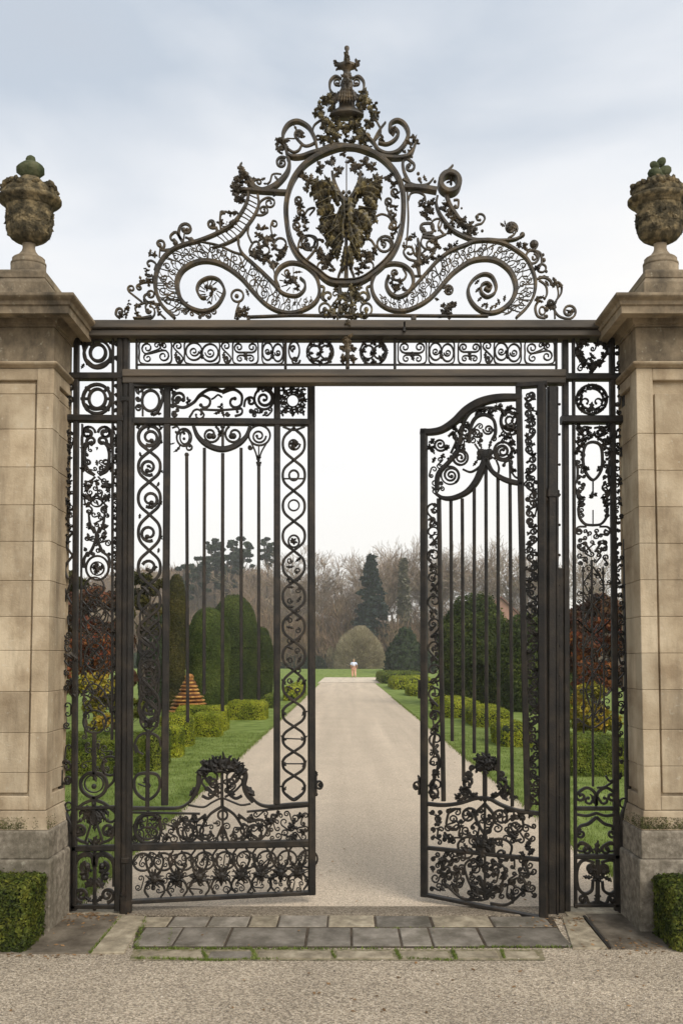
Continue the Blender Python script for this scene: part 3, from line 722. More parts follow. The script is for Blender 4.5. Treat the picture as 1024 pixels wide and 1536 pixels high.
for s_ in (-1, 1):
    m.curve([(520 + s_ * 8, 118), (520 + s_ * 17, 114), (520 + s_ * 25, 122), (520 + s_ * 25, 134), (520 + s_ * 21, 139)], (2, 4.5, 4, 2), .02)
    m.hook([(520 + s_ * 10, 128), (520 + s_ * 17, 127)], (520 + s_ * 14, 122.5), -1 * s_, .4, (2.4, 1.8))
    m.cluster(520 + s_ * 15, 94, 5.5, 5, 3); m.cluster(520 + s_ * 13, 101, 4.5, 4, 3); m.knob(520 + s_ * 17, 97, 2.4)
    for q in range(4): m.leaf(520 + s_ * (3 + q * 3), 134 + q * 2, 90 - s_ * 12 * q, 26, 6, 4, -.04 + q * .01, .014, 0)
for q in range(7): m.leaf(512 + q * 2.6, 140, 90 + (3 - q) * 5, 22, 4, 4, -.045, .014, 0)
m.cluster(520, 98, 6, 6, 3, -.05); m.cluster(520, 86, 5, 6, 3, -.02); m.cluster(520, 124, 9, 7, 3, -.04); m.cluster(519, 82, 3.4, 5, 8)
m.build('finial_scroll', 'crest', fin)
# interior leaf scrolls beside the ring
m = MB()
for i, (x, y_, r) in enumerate([(389, 342, 6), (397, 341, 5), (386, 352, 5), (400, 362, 10), (408, 356, 8), (390, 374, 8), (381, 380, 8), (412, 372, 6), (424, 380, 8), (418, 386, 7), (395, 388, 8), (386, 384, 7), (409, 397, 9), (428, 372, 5), (392, 357, 6), (404, 384, 6)]): m.cluster(x, y_, r, 6, i)
m.hook([(408, 352), (406, 340), (409, 331)], (411, 336), .9, .4, (2.4, 2))
m.ring(420, 366, 9, 9, 2.8); m.ring(396, 375, 8, 7, 2.4); m.hook([(384, 388), (374, 378), (378, 366)], (385, 368), .7, .4, (3, 2)); m.bar(409, 397, 412, 412, 2, .014)
m.build('leaf_spray', 'crest', over, True)
m = MB()
m.curve([(628.6, 414), (627, 395), (629, 375), (626, 358)], (4, 7, 5, 3), .03); m.bar(620, 414, 632, 414, 3, .02)
m.hook([(626, 392), (612, 388), (605, 378), (610, 370)], (614, 377), .7, .4, (3.4, 2.4)); m.hook([(630, 392), (645, 385), (653, 374)], (645, 368), -.8, .4, (4, 2.4))
m.ring(643, 363, 12, 11, 2.6); m.hook([(633, 350), (648, 348), (648, 336), (636, 335)], (636, 342), -.5, .6, (5, 3.4)); m.leaf(636, 353, -95, 17, 7)
m.curve([(632, 355), (652, 357), (669, 351)], (3, 5, 2.4), .02); m.hook([(666, 352), (657, 340), (660, 328)], (655, 340), -.5, .5, (3, 2)) ; m.curve([(661, 322), (662, 335), (657, 346)], 2.4, .014)
for i, (x, y_, r) in enumerate([(614, 358, 6), (621, 353, 4), (652, 362, 6), (658, 370, 5), (648, 376, 6), (636, 388, 9), (626, 397, 9), (650, 386, 5), (658, 386, 4), (606, 368, 4), (674, 372, 8), (683, 366, 4), (676, 345, 6), (668, 341, 5)]): m.cluster(x, y_, r, 6, i)
for a in (-130, -110, -85, -60): m.leaf(627, 388, a, 24, 4)
m.build('leaf_spray', 'crest', over, True)
# small crest scrolls, left flank and right flank
m = MB()
m.hook([(265, 373), (247, 375), (240, 366 + 8)], (240, 366), -1.0, .35, (4.5, 3)); m.knob(240, 366, 2.2); m.bar(240, 374, 239, 386, 2, .014)
m.hook([(275, 364), (268, 352), (269, 343)], (279, 344), .95, .35, (5, 4)); m.knob(281, 344, 3); m.hook([(272, 360), (264, 348), (257, 352)], (261, 357), -.4, .5, (4.5, 3)); m.knob(263, 364, 4.4); m.leaf(278, 356, 20, 26, 7, bend=.1)
m.bar(277, 346, 275, 362, 2, .014)
m.hook([(325, 349), (325, 342), (319, 342)], (318, 335), .85, .35, (4, 3.6)); m.cluster(319, 337, 5, 4, 4); m.bar(325, 340, 325, 352, 2.4, .014)
m.hook([(331, 343), (330, 332), (331, 318)], (334, 320), .3, .6, (3, 3)); m.curve([(331, 322), (338, 317), (346, 320), (353, 317), (357, 320)], 2.6, .014)
for i, (x, y_, r) in enumerate([(331, 334, 6), (337, 342, 7), (345, 337, 7), (353, 331, 6), (351, 318, 5), (345, 320, 4), (231, 381, 5), (226, 381, 5), (220, 404, 4), (221, 411, 4), (213, 421, 5), (221, 423, 6), (229, 421, 5), (216, 451, 5), (206, 457, 5), (194, 455, 3), (191, 462, 6), (188, 470, 5), (206, 470, 5), (236, 462, 4), (239, 470, 4), (182, 474, 5)]): m.cluster(x, y_, r, 5, i)
m.hook([(232, 405), (234, 396), (228, 391)], (225, 396), -.5, .5, (3.4, 2.4)); m.hook([(231, 420), (228, 412)], (222, 409), .3, .6, (3, 2.4)); m.hook([(230, 423), (215, 424), (206, 428)], (209, 431), -.9, .4, (3, 2.4))
m.hook([(212, 452), (203, 445), (193, 437)], (197, 433), 1, .4, (3, 2.2)); m.ring(226, 441, 5, 5, 2.4); m.hook([(240, 457), (222, 453), (216, 446)], (222, 446), .3, .8, (4, 3))
m.hook([(180, 477), (174, 472), (175, 465)], (180, 467), .7, .4, (4, 3)); m.hook([(232, 452), (214, 455), (203, 462), (208, 473)], (222, 466), -.6, .5, (3, 2.4)); m.coil((222, 466), 4.5, 0, 1.1, w=(2.6, 2)); m.curve([(228, 475), (215, 477), (200, 477)], (5, 3, 2), .03)
m.hook([(248, 478), (238, 468), (234, 458), (224, 453)], (226, 462), -.4, .7, (3, 2.4))
m.build('flank_scroll', 'crest', over, True)
m = MB()
m.coil((766, 342), 9, 30, -1.6, .2, (5, 4)); m.cluster(766, 342, 7, 6, 3); m.leaf(757, 339, 200, 9, 5); m.leaf(758, 338, 250, 8, 2.4); m.hook([(762, 357), (770, 352), (774, 346)], (768, 346), -.2, .9, (3, 3))
m.knob(783, 352, 4.4); m.leaf(772, 358, -20, 14, 5)
m.knob(800, 366, 6.5); m.coil((800, 366), 7, 90, -1, .4, (2.6, 2)); m.cluster(786, 370, 7, 6, 3); m.cluster(779, 366, 6, 5, 4); m.leaf(790, 374, 0, 12, 5)
m.ring(798, 385, 9.5, 10, 3.4); m.coil((800, 386), 6, -90, .8, w=(3, 2)); m.knob(814, 382, 2.6); m.knob(815, 390, 3.6); m.ring(812, 402, 6.5, 6, 2.6); m.cluster(804, 402, 6, 5, 4)
m.curve([(800, 375), (810, 380), (812, 394), (806, 404)], 3, .018); m.leaf(804, 418, -30, 20, 5); m.knob(819, 407, 2.4)
m.curve([(803, 419), (815, 416), (824, 420), (829, 428), (836, 423), (842, 428)], (3, 4, 2.6), .018); m.hook([(842, 428), (841, 440), (833, 452), (831, 464), (838, 474), (850, 478)], (853, 467), -1.3, .4, (3, 3.4)); m.cluster(853, 467, 5, 5, 5)
m.cluster(831, 424, 7, 5, 4); m.cluster(839, 429, 5, 4, 5); m.curve([(834, 424), (837, 440), (833, 455)], 2.2, .014)
m.curve([(808, 420), (818, 428), (820, 440), (816, 449)], (3, 3), .016); m.leaf(818, 420, 60, 10, 5)
m.cluster(806, 450, 7, 5, 5); m.cluster(813, 446, 5, 4, 4); m.hook([(808, 450), (802.5, 461), (806, 474), (817, 477)], (818, 475), .6, .5, (4, 3)); m.ring(813, 466, 4.5, 6, 2.4); m.knob(819, 464, 4)
m.cluster(824, 460, 7, 6, 3); m.hook([(833, 462), (829, 452), (823, 450)], (826, 455), -.5, .5, (3, 2.4)); m.bar(831, 462, 832, 478, 2.4, .014)
m.build('flank_scroll', 'crest', over, True)
# little ornaments standing on the beam and inside the volutes
m = MB()
m.ring(356, 443.5, 9, 9, 3); m.knob(355, 444, 3.6); m.curve([(359, 453), (355, 464), (352, 478)], 2.2, .014)
for x, y_, r in ((360, 468, 8), (366, 464, 6), (371, 463, 4), (368, 472, 6), (357, 474, 6)): m.cluster(x, y_, r, 6, 3, 0, 3)
m.leaf(369, 434, 60, 12, 4); m.leaf(372, 433, 20, 6, 3)
m.cluster(318, 434, 8, 6, 4); m.cluster(311, 432, 6, 5, 4); m.cluster(315, 454, 4, 4, 4)
for a in range(0, 300, 24): m.curve([(316 + 9 * math.cos(R(a)), 436 + 9 * math.sin(R(a))), (316 + 17 * math.cos(R(a + 14)), 436 + 16 * math.sin(R(a + 14)))], 1.2, .01)
m.tendrils(272, 462, 330, 479, 7, (3, 6), 2, 5)
m.cluster(440, 420, 9, 7, 5); m.cluster(433, 414, 6, 5, 6); m.cluster(446, 430, 6, 5, 6); m.cluster(430, 424, 5, 5, 6); m.leaf(440, 410, -20, 14, 4); m.coil((431, 408), 5, 90, 1, w=(2.2, 1.6))
for a in range(60, 300, 30): m.curve([(440 + 10 * math.cos(R(a)), 422 + 10 * math.sin(R(a))), (440 + 21 * math.cos(R(a)), 420 + 19 * math.sin(R(a)))], 1.1, .01)
m.build('volute_ornament', 'crest', over, True)
m = MB()
m.hook([(664, 432), (672, 428)], (672, 435.5), 1.1, .4, (3.4, 3)); m.cluster(671, 436, 5, 5, 3)
for x, y_, r in ((668, 466, 8), (675, 460, 7), (680, 456, 6), (662, 472, 6), (673, 472, 7), (664, 458, 5)): m.cluster(x, y_, r, 6, 5, 0, 3)
m.leaf(682, 460, -80, 9, 5); m.cluster(655, 449, 4, 4, 4)
m.hook([(604, 402), (609, 412), (604, 420), (594, 420)], (594, 413), .5, .5, (3, 3.4)); m.coil((592, 409), 6, 90, 1.2, w=(2.6, 2))
for x, y_, r in ((596, 430, 7), (588, 424, 6), (606, 434, 5), (600, 422, 5), (592, 436, 5), (582, 418, 4)): m.cluster(x, y_, r, 6, 5, 0, 3)
for x, y_ in ((716, 452), (722, 460), (728, 463), (735, 465), (742, 462), (748, 457), (756, 452), (713, 438), (712, 426)): m.leaf(x, y_, -70 + (x - 735) * -1.2, 10, 4.5)
m.cluster(732, 431, 5, 5, 3)
m.build('volute_ornament', 'crest', over, True)
# ================================================================== FIXED SIDE SCREENS
def part(parent, name, fn, fr=GATE, mname='iron'):
    m = MB(fr); m.wk = 1.35 if name in ('palmette_band', 'vine_frieze', 'leafy_cresting', 'flower_cresting') else 1.2 if name in ('palmette_panel', 'trefoil_panel', 'scroll_column', 'vine_column', 'scroll_panel', 'ring_panel', 'lyre_scrolls', 'oval_wreath') else 1.0; fn(m); return m.build(name, mname, parent, name in ('edge_scrolls', 'rivet'))
def bars(parent, name, lst, fr=GATE, d=.03, y=0.0, mname='iron'):
    for b in lst:
        m = MB(fr); m.curve([(b[0], b[1]), (b[2], b[3])], b[4], b[5] if len(b) > 5 else d, b[6] if len(b) > 6 else y); m.build(name, mname, parent)

scrL = empty('side_screen'); tag(scrL, 'narrow iron scrollwork screen against the left stone pier, two ring panels at its top', 'iron screen', 'fixed side screens')
m = MB(); m.curve([(98.5, 512), (97, 640), (91, 1000), (89, 1190)], 8, .035, .0, raw=True); m.curve([(89, 1188), (90, 1206), (97, 1222), (106, 1238), (108, 1250)], 8, .035); m.curve([(108, 1248), (108, 1366)], 7, .035, raw=True)
m.build('wall_post', 'iron', scrL)
bars(scrL, 'post', [(115, 508, 111, 1366, 8, .035), (181, 506, 177, 1366, 9.5, .045)])
bars(scrL, 'inner_bar', [(169.5, 506, 168, 1110, 3.4, .02), (123.5, 636, 121, 1000, 2.4, .02), (141.5, 1098, 141, 1164, 6, .02)])
bars(scrL, 'rail', [(98, 565, 186, 565, 11, .05), (95, 627.5, 188, 629, 11, .05), (109, 1213, 176, 1211, 5, .03), (109, 1273, 176, 1272, 9, .035), (107, 1360, 178, 1360, 6, .035)])
def f(m):
    m.ring(147, 529, 11.5, 12.5, 4, .022); m.ring(146, 531, 20, 21, 3.4, .02); m.curve([(130, 540), (142, 549), (157, 545), (167, 537)], 4, .018)
    m.hook([(128, 522), (126, 512), (134, 509)], (136, 515), .8); m.cluster(130, 518, 5, 4, 3); m.cluster(167, 541, 5, 4, 5)
    m.coil((175, 515), 4, 0, 1.2, w=(2, 1.6)); m.coil((175, 538), 4, 180, 1.2, w=(2, 1.6)); m.leaf(162, 512, 20, 10, 5); m.leaf(126, 545, 120, 9, 5)
    m.curve([(123, 512), (127, 530), (131, 547)], 3, .016)
part(scrL, 'ring_panel', f)
def f(m):
    m.ring(146, 598, 12.5, 14.5, 3.6, .022); m.ring(145.5, 598.5, 21, 22, 4.2, .02)
    for a in (45, 135, 225, 315, 0, 180): m.curve([(146 + 14 * math.cos(R(a)), 598 + 15 * math.sin(R(a))), (146 + 25 * math.cos(R(a)), 598 + 25 * math.sin(R(a)))], 3.4, .016)
    m.curve([(128, 606), (140, 614), (160, 612)], 3, .016)
    for y_ in (580, 592, 604, 616): m.coil((175, y_), 3.6, y_ * 9, 1.2, w=(2, 1.6))
    for y_ in (581, 599): m.hook([(101, y_ + 6), (108, y_ + 3)], (105, y_ - 1), -.9, .3, (2.2, 1.8))
    m.leaf(102, 602, 80, 9, 4)
part(scrL, 'ring_panel', f)
def f(m):
    C = 145
    for s_ in (-1, 1):
        m.coil((C + s_ * 12, 649), 10, 90 + s_ * 90, 1.4 * s_, .3, (3, 2.4)); m.leaf(C + s_ * 20, 690, 90 + s_ * 10, 16, 5); m.cluster(C + s_ * 20, 676, 5, 5, 2); m.cluster(C + s_ * 20, 703, 5, 5, 3)
        m.hook([(C + s_ * 22, 668), (C + s_ * 21, 652), (C + s_ * 12, 640)], (C + s_ * 13, 649.5), .9 * s_, .3, (3.4, 2.6))
        m.hook([(C + s_ * 22, 670), (C + s_ * 15, 664)], (C + s_ * 8, 662), -.9 * s_, .4, (4, 3))
        m.curve([(C + s_ * 6, 662), (C + s_ * 16, 670), (C + s_ * 19, 686), (C + s_ * 14, 702), (C + s_ * 3, 712)], (2.6, 3.6, 3.6, 2.6), .018)
        m.hook([(C + s_ * 4, 713), (C + s_ * 16, 706), (C + s_ * 18, 694)], (C + s_ * 13, 694), -.8 * s_, .4, (3, 2.2))
        m.leaf(C + s_ * 14, 668, 90 - s_ * 60, 12, 7); m.cluster(C + s_ * 15, 730, 8, 6, 3); m.cluster(C + s_ * 14, 746, 7, 6, 4)
        m.curve([(C + s_ * 2, 715), (C + s_ * 10, 722), (C + s_ * 18, 722)], 2.2, .014)
        m.hook([(C, 740), (C + s_ * 8, 752), (C + s_ * 16, 760)], (C + s_ * 12, 766), -.8 * s_, .3, (2.6, 2))
        m.curve([(C + s_ * 4, 800), (C + s_ * 10, 785), (C + s_ * 12, 770)], (2, 3.4, 2), .014)
        m.cluster(C + s_ * 11, 790, 6, 5, 5); m.cluster(C + s_ * 11, 806, 6, 5, 7)
        m.curve([(C + s_ * 4, 790), (C + s_ * 1, 806), (C + s_ * 8, 826), (C + s_ * 18, 836), (C + s_ * 19, 852)], (2, 3.4, 3), .018)
    m.leaf(C, 690, 90, 9, 5); m.cluster(C, 672, 3, 4, 3); m.cluster(C, 722, 5, 5, 5)
    m.tendrils(124, 716, 167, 838, 34, (2.8, 5.5), 1.6, 11, leafp=.5); m.tendrils(124, 640, 167, 716, 12, (2.6, 4), 1.4, 15); m.ring(C - 0, 752, 9, 8, 1.8)
part(scrL, 'lyre_scrolls', f)
def f(m):
    m.ring(146, 852, 17, 18, 3); m.cluster(146, 853, 9, 8, 5); m.ring(146, 853, 10, 10, 2); m.ring(142, 880, 14, 14, 2.4)
    m.ring(142, 985, 15, 20, 2.2); m.ring(142, 940, 13, 13, 1.8); m.curve([(122, 915), (142, 900), (166, 915)], 2.2, .014); m.curve([(122, 900), (142, 918), (166, 900)], 2.2, .014)
    m.tendrils(120, 870, 170, 1070, 58, (3, 6.5), 1.3, 23, leafp=.4); m.tendrils(120, 1060, 170, 1160, 18, (3, 6), 1.4, 24, leafp=.4)
    for y_ in (905, 930, 960, 1015, 1045): m.curve([(121, y_), (132, y_ - 12), (145, y_ + 4), (158, y_ - 12), (170, y_)], 1.4, .012)
    for s_ in (-1, 1): m.curve([(142, 900), (142 + s_ * 16, 925), (142 - s_ * 12, 960), (142 + s_ * 16, 1000), (142, 1040)], 1.6, .012, .005 * s_)
    m.ring(142, 1083, 17, 17, 2.8); m.curve([(124, 1040), (140, 1026), (158, 1040), (166, 1070)], 2.2, .014); m.curve([(128, 1060), (142, 1046), (156, 1060)], 2, .014)
    m.cluster(113, 985, 7, 7, 3, -.01); m.cluster(113, 1040, 6, 6, 4, -.01)
part(scrL, 'vine_scrolls', f)
def f(m):
    for i, y_ in enumerate((648, 660, 668, 678, 712, 722, 738, 752, 764, 776)): m.cluster(101 + (i % 3), y_, 5, 5, i)
    m.tendrils(97, 640, 111, 800, 14, (2.5, 4), 1.4, 4)
    m.curve([(112, 795), (99, 815), (112, 838)], 3, .018); m.curve([(112, 830), (98, 850), (102, 868), (111, 862)], 3, .018)
    m.curve([(96, 905), (104, 880), (112, 862)], 2.6, .016); m.curve([(96, 880), (104, 900), (112, 910)], 2.4, .016); m.curve([(94, 980), (104, 985), (112, 992)], 2.4, .016)
    m.tendrils(94, 900, 111, 1150, 15, (4, 6), 1.8, 8); m.tendrils(170, 640, 177, 1100, 60, (2.0, 3.3), 1.6, 5, leafp=.7)
    for k in range(26): m.cluster(173 + (k % 3 - 1) * 1.5, 642 + k * 17, 3.6, 5, k)
    for k in range(20): m.cluster(102 + (k % 3 - 1) * 2, 642 + k * 9, 4, 5, k)
    m.hook([(94, 1145), (98, 1141), (106, 1148)], (101, 1151), .6, .4, (3.4, 3)); m.hook([(94, 1175), (104, 1176), (106, 1170)], (101, 1170), -.7, .4, (3.4, 3)); m.cluster(103, 1172, 5, 5, 5)
    m.ring(103, 1210, 5.5, 6, 2.4)
part(scrL, 'edge_scrolls', f)
def f(m):
    C = 141
    m.curve([(C, 1160), (C - 12, 1162), (C - 20, 1174), (C - 16, 1188), (C, 1197), (C + 14, 1190), (C + 19, 1176), (C + 13, 1163)], 4.2, .02, closed=True)
    m.ring(C, 1176, 14, 13, 1.6); m.knob(C, 1180, 4); m.leaf(C, 1158, 90, 16, 7)
    m.hook([(C + 16, 1168), (C + 14, 1142), (C + 21, 1135)], (C + 24, 1150), .9, .8, (3, 2.4)); m.curve([(C + 20, 1182), (C + 30, 1170), (C + 31, 1150)], 3, .018)
    for s_ in (-1, 1):
        for k in range(4): m.leaf(C + s_ * 3, 1212 + k * 3, 90 - s_ * (100 - k * 22), 27 - k * 2, 7, 4, bend=s_ * .9)
        m.hook([(C + s_ * 2, 1200), (C + s_ * 16, 1206), (C + s_ * 31, 1218)], (C + s_ * 24, 1226), .5 * s_, .6, (4, 3))
        m.curve([(C + s_ * 3, 1232), (C + s_ * 9, 1250), (C + s_ * 14, 1266)], 2.4, .016)
        m.hook([(C + s_ * 32, 1235), (C + s_ * 30, 1252), (C + s_ * 16, 1252)], (C + s_ * 22, 1245), .8 * s_, .4, (4, 3.4)); m.cluster(C + s_ * 23, 1246, 6, 5, 3)
        m.curve([(C + s_ * 30, 1240), (C + s_ * 26, 1258), (C + s_ * 8, 1266)], 3.4, .018); m.leaf(C, 1268, -90 + s_ * 50, 14, 6)
    m.leaf(C, 1232, 90, 16, 6); m.leaf(C, 1268, -90, 16, 7); m.bar(C, 1195, C, 1235, 5, .02); m.knob(C, 1206, 3, -.01)
part(scrL, 'palmette_panel', f)
def f(m):
    C = 142
    for s_ in (-1, 1):
        m.curve([(C, 1300), (C + s_ * 4, 1284), (C + s_ * 18, 1283), (C + s_ * 29, 1296), (C + s_ * 29, 1330)], (6, 6, 5, 4), .02)
        m.coil((C + s_ * 13, 1302), 8, -90, .9 * s_, .4, (5, 4), ball=1.6); m.coil((C + s_ * 15, 1315), 6, 200 if s_ < 0 else -20, -.8 * s_, .4, (4, 4), ball=1.4)
        m.leaf(C, 1322, 90 - s_ * 60 - 90 * 0, 14, 9); m.leaf(C + s_ * 4, 1318, 90 + s_ * -40, 18, 10)
        m.coil((C + s_ * 19, 1343), 11, 90, -1.4 * s_, .25, (4.4, 3.2)); m.leaf(C + s_ * 4, 1352, -90 + s_ * 60, 12, 7); m.cluster(C + s_ * 13, 1308, 8, 5, 3)
        m.leaf(C + s_ * 3, 1282, -90 + s_ * 75, 20, 8, bend=s_ * .6)
    m.bar(C, 1278, C, 1360, 4, .02); m.leaf(C, 1345, 90, 20, 11); m.knob(C, 1364, 3)
part(scrL, 'trefoil_panel', f)

# ---- right screen
scrR = empty('side_screen'); tag(scrR, 'narrow iron scrollwork screen against the right stone pier, long oval wreath near its top', 'iron screen', 'fixed side screens')
bars(scrR, 'wall_post', [(937, 508, 941, 1190, 8, .035)])
m = MB(); m.curve([(941, 1188), (940, 1206), (934, 1222), (931, 1240)], 7, .035); m.curve([(931, 1238), (931, 1369)], 8, .035, raw=True); m.build('wall_post', 'iron', scrR)
bars(scrR, 'post', [(917, 508, 925, 1366, 8.5, .035), (849, 500, 852, 1368, 9, .045, .03), (859.5, 508, 863, 1362, 4, .03)])
bars(scrR, 'inner_bar', [(887, 840, 889, 1180, 2.6, .02), (874, 850, 875, 1100, 1.8, .015), (904, 850, 906, 1100, 1.8, .015)])
bars(scrR, 'rail', [(846, 566, 940, 566, 11, .05), (841, 630, 934, 630, 12, .06), (861, 1213, 928, 1213, 6, .03), (861, 1285, 930, 1285, 7, .035), (861, 1358, 930, 1358, 5, .035)])
def f(m):
    C = 887
    m.curve([(C, 547), (C - 14, 542), (C - 23, 528), (C - 18, 514), (C - 8, 510)], 3.4, .02); m.curve([(C, 547), (C + 14, 542), (C + 23, 528), (C + 18, 514), (C + 8, 510)], 3.4, .02)
    for i, (x, y_, r) in enumerate([(867, 520, 7), (869, 532, 7), (876, 543, 8), (887, 548, 8), (899, 543, 8), (906, 532, 7), (907, 520, 7), (878, 514, 7), (896, 514, 7), (887, 536, 6), (872, 512, 6), (902, 512, 6), (887, 556, 6)]): m.cluster(x, y_, r, 6, i)
    m.tendrils(862, 506, 912, 560, 8, (3.5, 6), 2, 4); m.tendrils(921, 508, 934, 560, 4, (3, 5.5), 2, 4)
part(scrR, 'wreath_panel', f)
def f(m):
    C = 887
    m.ring(C, 599, 23, 22, 3, .02); m.ring(C, 599, 17, 16, 2, .014)
    for k in range(14): m.cluster(C + 20 * math.cos(k * PI / 7), 599 + 19 * math.sin(k * PI / 7), 5.5, 5, k)
    m.tendrils(921, 576, 934, 624, 4, (3, 5.5), 2, 7); m.leaf(C, 616, -90, 14, 8)
    for s_ in (-1, 1): m.hook([(C, 616), (C + s_ * 12, 610)], (C + s_ * 9, 603), -.8 * s_, .4, (2.6, 2))
part(scrR, 'wreath_panel', f)
def f(m):
    C = 889
    m.curve([(C, 663), (C - 11, 668), (C - 15, 685), (C - 12, 706), (C, 720), (C + 12, 706), (C + 14, 685), (C + 11, 668)], 3.4, .02, closed=True)
    m.cluster(C - 9, 703, 5, 5, 3); m.cluster(C + 9, 703, 5, 5, 3)
    for s_ in (-1, 1):
        for i, (dx, y_) in enumerate([(8, 646), (16, 650), (22, 660), (18, 668), (23, 678), (8, 656), (14, 660), (22, 640)]): m.cluster(C + s_ * dx, y_, 6, 5, i)
        m.hook([(C + s_ * 2, 642), (C + s_ * 13, 640)], (C + s_ * 12, 648), .9 * s_, .4, (2.6, 2)); m.hook([(C + s_ * 25, 690), (C + s_ * 23, 705), (C + s_ * 24, 722)], (C + s_ * 19, 730), .8 * s_, .4, (3, 2.2))
        m.hook([(C + s_ * 24, 735), (C + s_ * 22, 745), (C + s_ * 12, 746)], (C + s_ * 16, 739), -.4 * s_, .5, (3, 3)); m.leaf(C + s_ * 22, 762, -90 - s_ * 30, 14, 8)
        m.curve([(C + s_ * 22, 762), (C + s_ * 20, 776), (C + s_ * 12, 786), (C, 788)], (3.4, 3), .018); m.cluster(C + s_ * 19, 752, 6, 5, 9)
        m.hook([(C + s_ * 10, 790), (C + s_ * 20, 790)], (C + s_ * 20, 797), .9 * s_, .3, (2.4, 2)); m.hook([(C + s_ * 3, 828), (C + s_ * 12, 815)], (C + s_ * 15, 822), .8 * s_, .3, (2.4, 2))
    m.cluster(C, 742, 6, 6, 3); m.bar(C, 720, C, 742, 1.6, .012); m.bar(C, 765, C, 788, 1.2, .01); m.cluster(C, 652, 6, 6, 5)
    m.tendrils(864, 788, 914, 850, 26, (3, 5), 1.7, 9); m.tendrils(863, 640, 878, 780, 22, (2.5, 4), 1.6, 5); m.tendrils(902, 640, 915, 780, 22, (2.5, 4), 1.6, 5)
part(scrR, 'oval_wreath', f)
def f(m):
    m.tendrils(864, 845, 918, 1085, 66, (3, 6.5), 1.3, 29, leafp=.4)
    for s_ in (-1, 1): m.curve([(890, 850), (890 + s_ * 16, 885), (890 - s_ * 12, 930), (890 + s_ * 16, 980), (890 - s_ * 10, 1030), (890, 1075)], 1.6, .012, .005 * s_); m.curve([(865, 930), (890, 950), (915, 930)], 1.8, .014)
    m.curve([(866, 1078), (888, 1092), (915, 1076)], 2, .014)
part(scrR, 'vine_scrolls', f)
def f(m):
    m.tendrils(920, 640, 935, 900, 36, (2.6, 5), 1.9, 13, leafp=.8); m.tendrils(924, 900, 938, 1160, 22, (3, 6), 2, 14, leafp=.7)
    m.ring(935, 1205, 6, 7, 2.6); m.leaf(932, 1160, 100, 12, 6)
part(scrR, 'edge_scrolls', f)
def f(m):
    C = 894
    for s_ in (-1, 1):
        m.hook([(C, 1208), (C + s_ * 2, 1190), (C + s_ * 15, 1182), (C + s_ * 30, 1192)], (C + s_ * 23, 1195), .9 * s_, .35, (4, 3))
        m.hook([(C + s_ * 2, 1196), (C + s_ * 8, 1205)], (C + s_ * 12, 1200), -.6 * s_, .4, (3, 2.6))
        m.curve([(C, 1226), (C + s_ * 12, 1236), (C + s_ * 24, 1240), (C + s_ * 30, 1250)], (4, 4, 3), .02); m.coil((C + s_ * 23, 1251), 7.5, -90, 1.2 * s_, .3, (3.4, 2.8))
        m.curve([(C + s_ * 30, 1222), (C + s_ * 14, 1224), (C, 1220)], 3.4, .018)
        m.hook([(C + s_ * 30, 1272), (C + s_ * 22, 1264), (C + s_ * 10, 1270)], (C + s_ * 15, 1275), -.8 * s_, .4, (3.6, 3)); m.leaf(C + s_ * 4, 1280, -90 + s_ * 35, 14, 6); m.ring(C + s_ * 22, 1272, 8, 5.5, 2.6)
    m.leaf(C, 1282, -90, 22, 8); m.leaf(C, 1212, -90, 24, 6); m.curve([(895, 1182), (908, 1180), (924, 1168), (914, 1172), (908, 1164)], 2.4, .014)
part(scrR, 'palmette_panel', f)
def f(m):
    C = 896
    for s_ in (-1, 1):
        m.curve([(C + s_ * 5, 1294), (C + s_ * 22, 1291), (C + s_ * 31, 1305), (C + s_ * 30, 1330), (C + s_ * 20, 1341), (C + s_ * 9, 1336), (C + s_ * 7, 1322)], (3, 4, 4, 3), .02)
        m.coil((C + s_ * 10, 1304), 8, 90, 1 * s_, .4, (5, 4.4), ball=1.6); m.cluster(C + s_ * 9, 1304, 8, 6, 3); m.leaf(C + s_ * 8, 1316, 90 - s_ * 80, 15, 6)
        m.hook([(C, 1352), (C + s_ * 12, 1356), (C + s_ * 17, 1346)], (C + s_ * 22, 1350), .9 * s_, .4, (4, 3)); m.cluster(C + s_ * 22, 1351, 5, 5, 5)
    m.bar(C, 1290, C, 1358, 5, .02); m.cluster(C, 1318, 9, 6, 6); m.leaf(C, 1338, 90, 18, 9)
part(scrR, 'trefoil_panel', f)

# ---- gate posts
pL = empty('gate_post'); tag(pL, 'slim iron hinge post beside the left gate leaf, touching the left screen', 'gate post', 'iron gate posts')
m = MB(); m.bar(190, 497, 187, 1371, 8, .05); m.build('shaft', 'iron', pL)
m = MB(); m.bar(187, 1345, 187, 1372, 12, .06); m.bar(187, 1338, 187, 1342, 11, .055); m.build('foot', 'iron', pL)
for y_ in (600, 1290): part(pL, 'hinge', lambda m: m.bar(184, y_, 196, y_, 9, .06))
pR = empty('gate_post'); tag(pR, 'massive ribbed iron hinge post between the right gate leaf and the right screen', 'gate post', 'iron gate posts')
YP = -.085
frp = Fr(0, YP, 0)
def f(m):
    m.curve([(833.5, 574), (833, 738)], 17, .06, raw=True)
    m.curve([(833, 736), (832.5, 1384)], 18, .075, raw=True); m.curve([(845.5, 850), (847.5, 1386)], 9.5, .05, .01, raw=True)
    m.curve([(839, 740), (839, 1384)], 3, .088, raw=True)
part(pR, 'shaft', f, frp)
def f(m):
    m.bar(832, 732, 832, 742, 22, .09); m.bar(832, 729, 832, 732, 18, .085)
part(pR, 'collar', f, frp)
for y_ in (746, 1200): part(pR, 'hinge', lambda m: (m.bar(813, y_, 826, y_, 7, .05), m.knob(821, y_, 5, -.02), m.bar(818, y_ - 9, 818, y_ + 9, 7, .045)), frp)
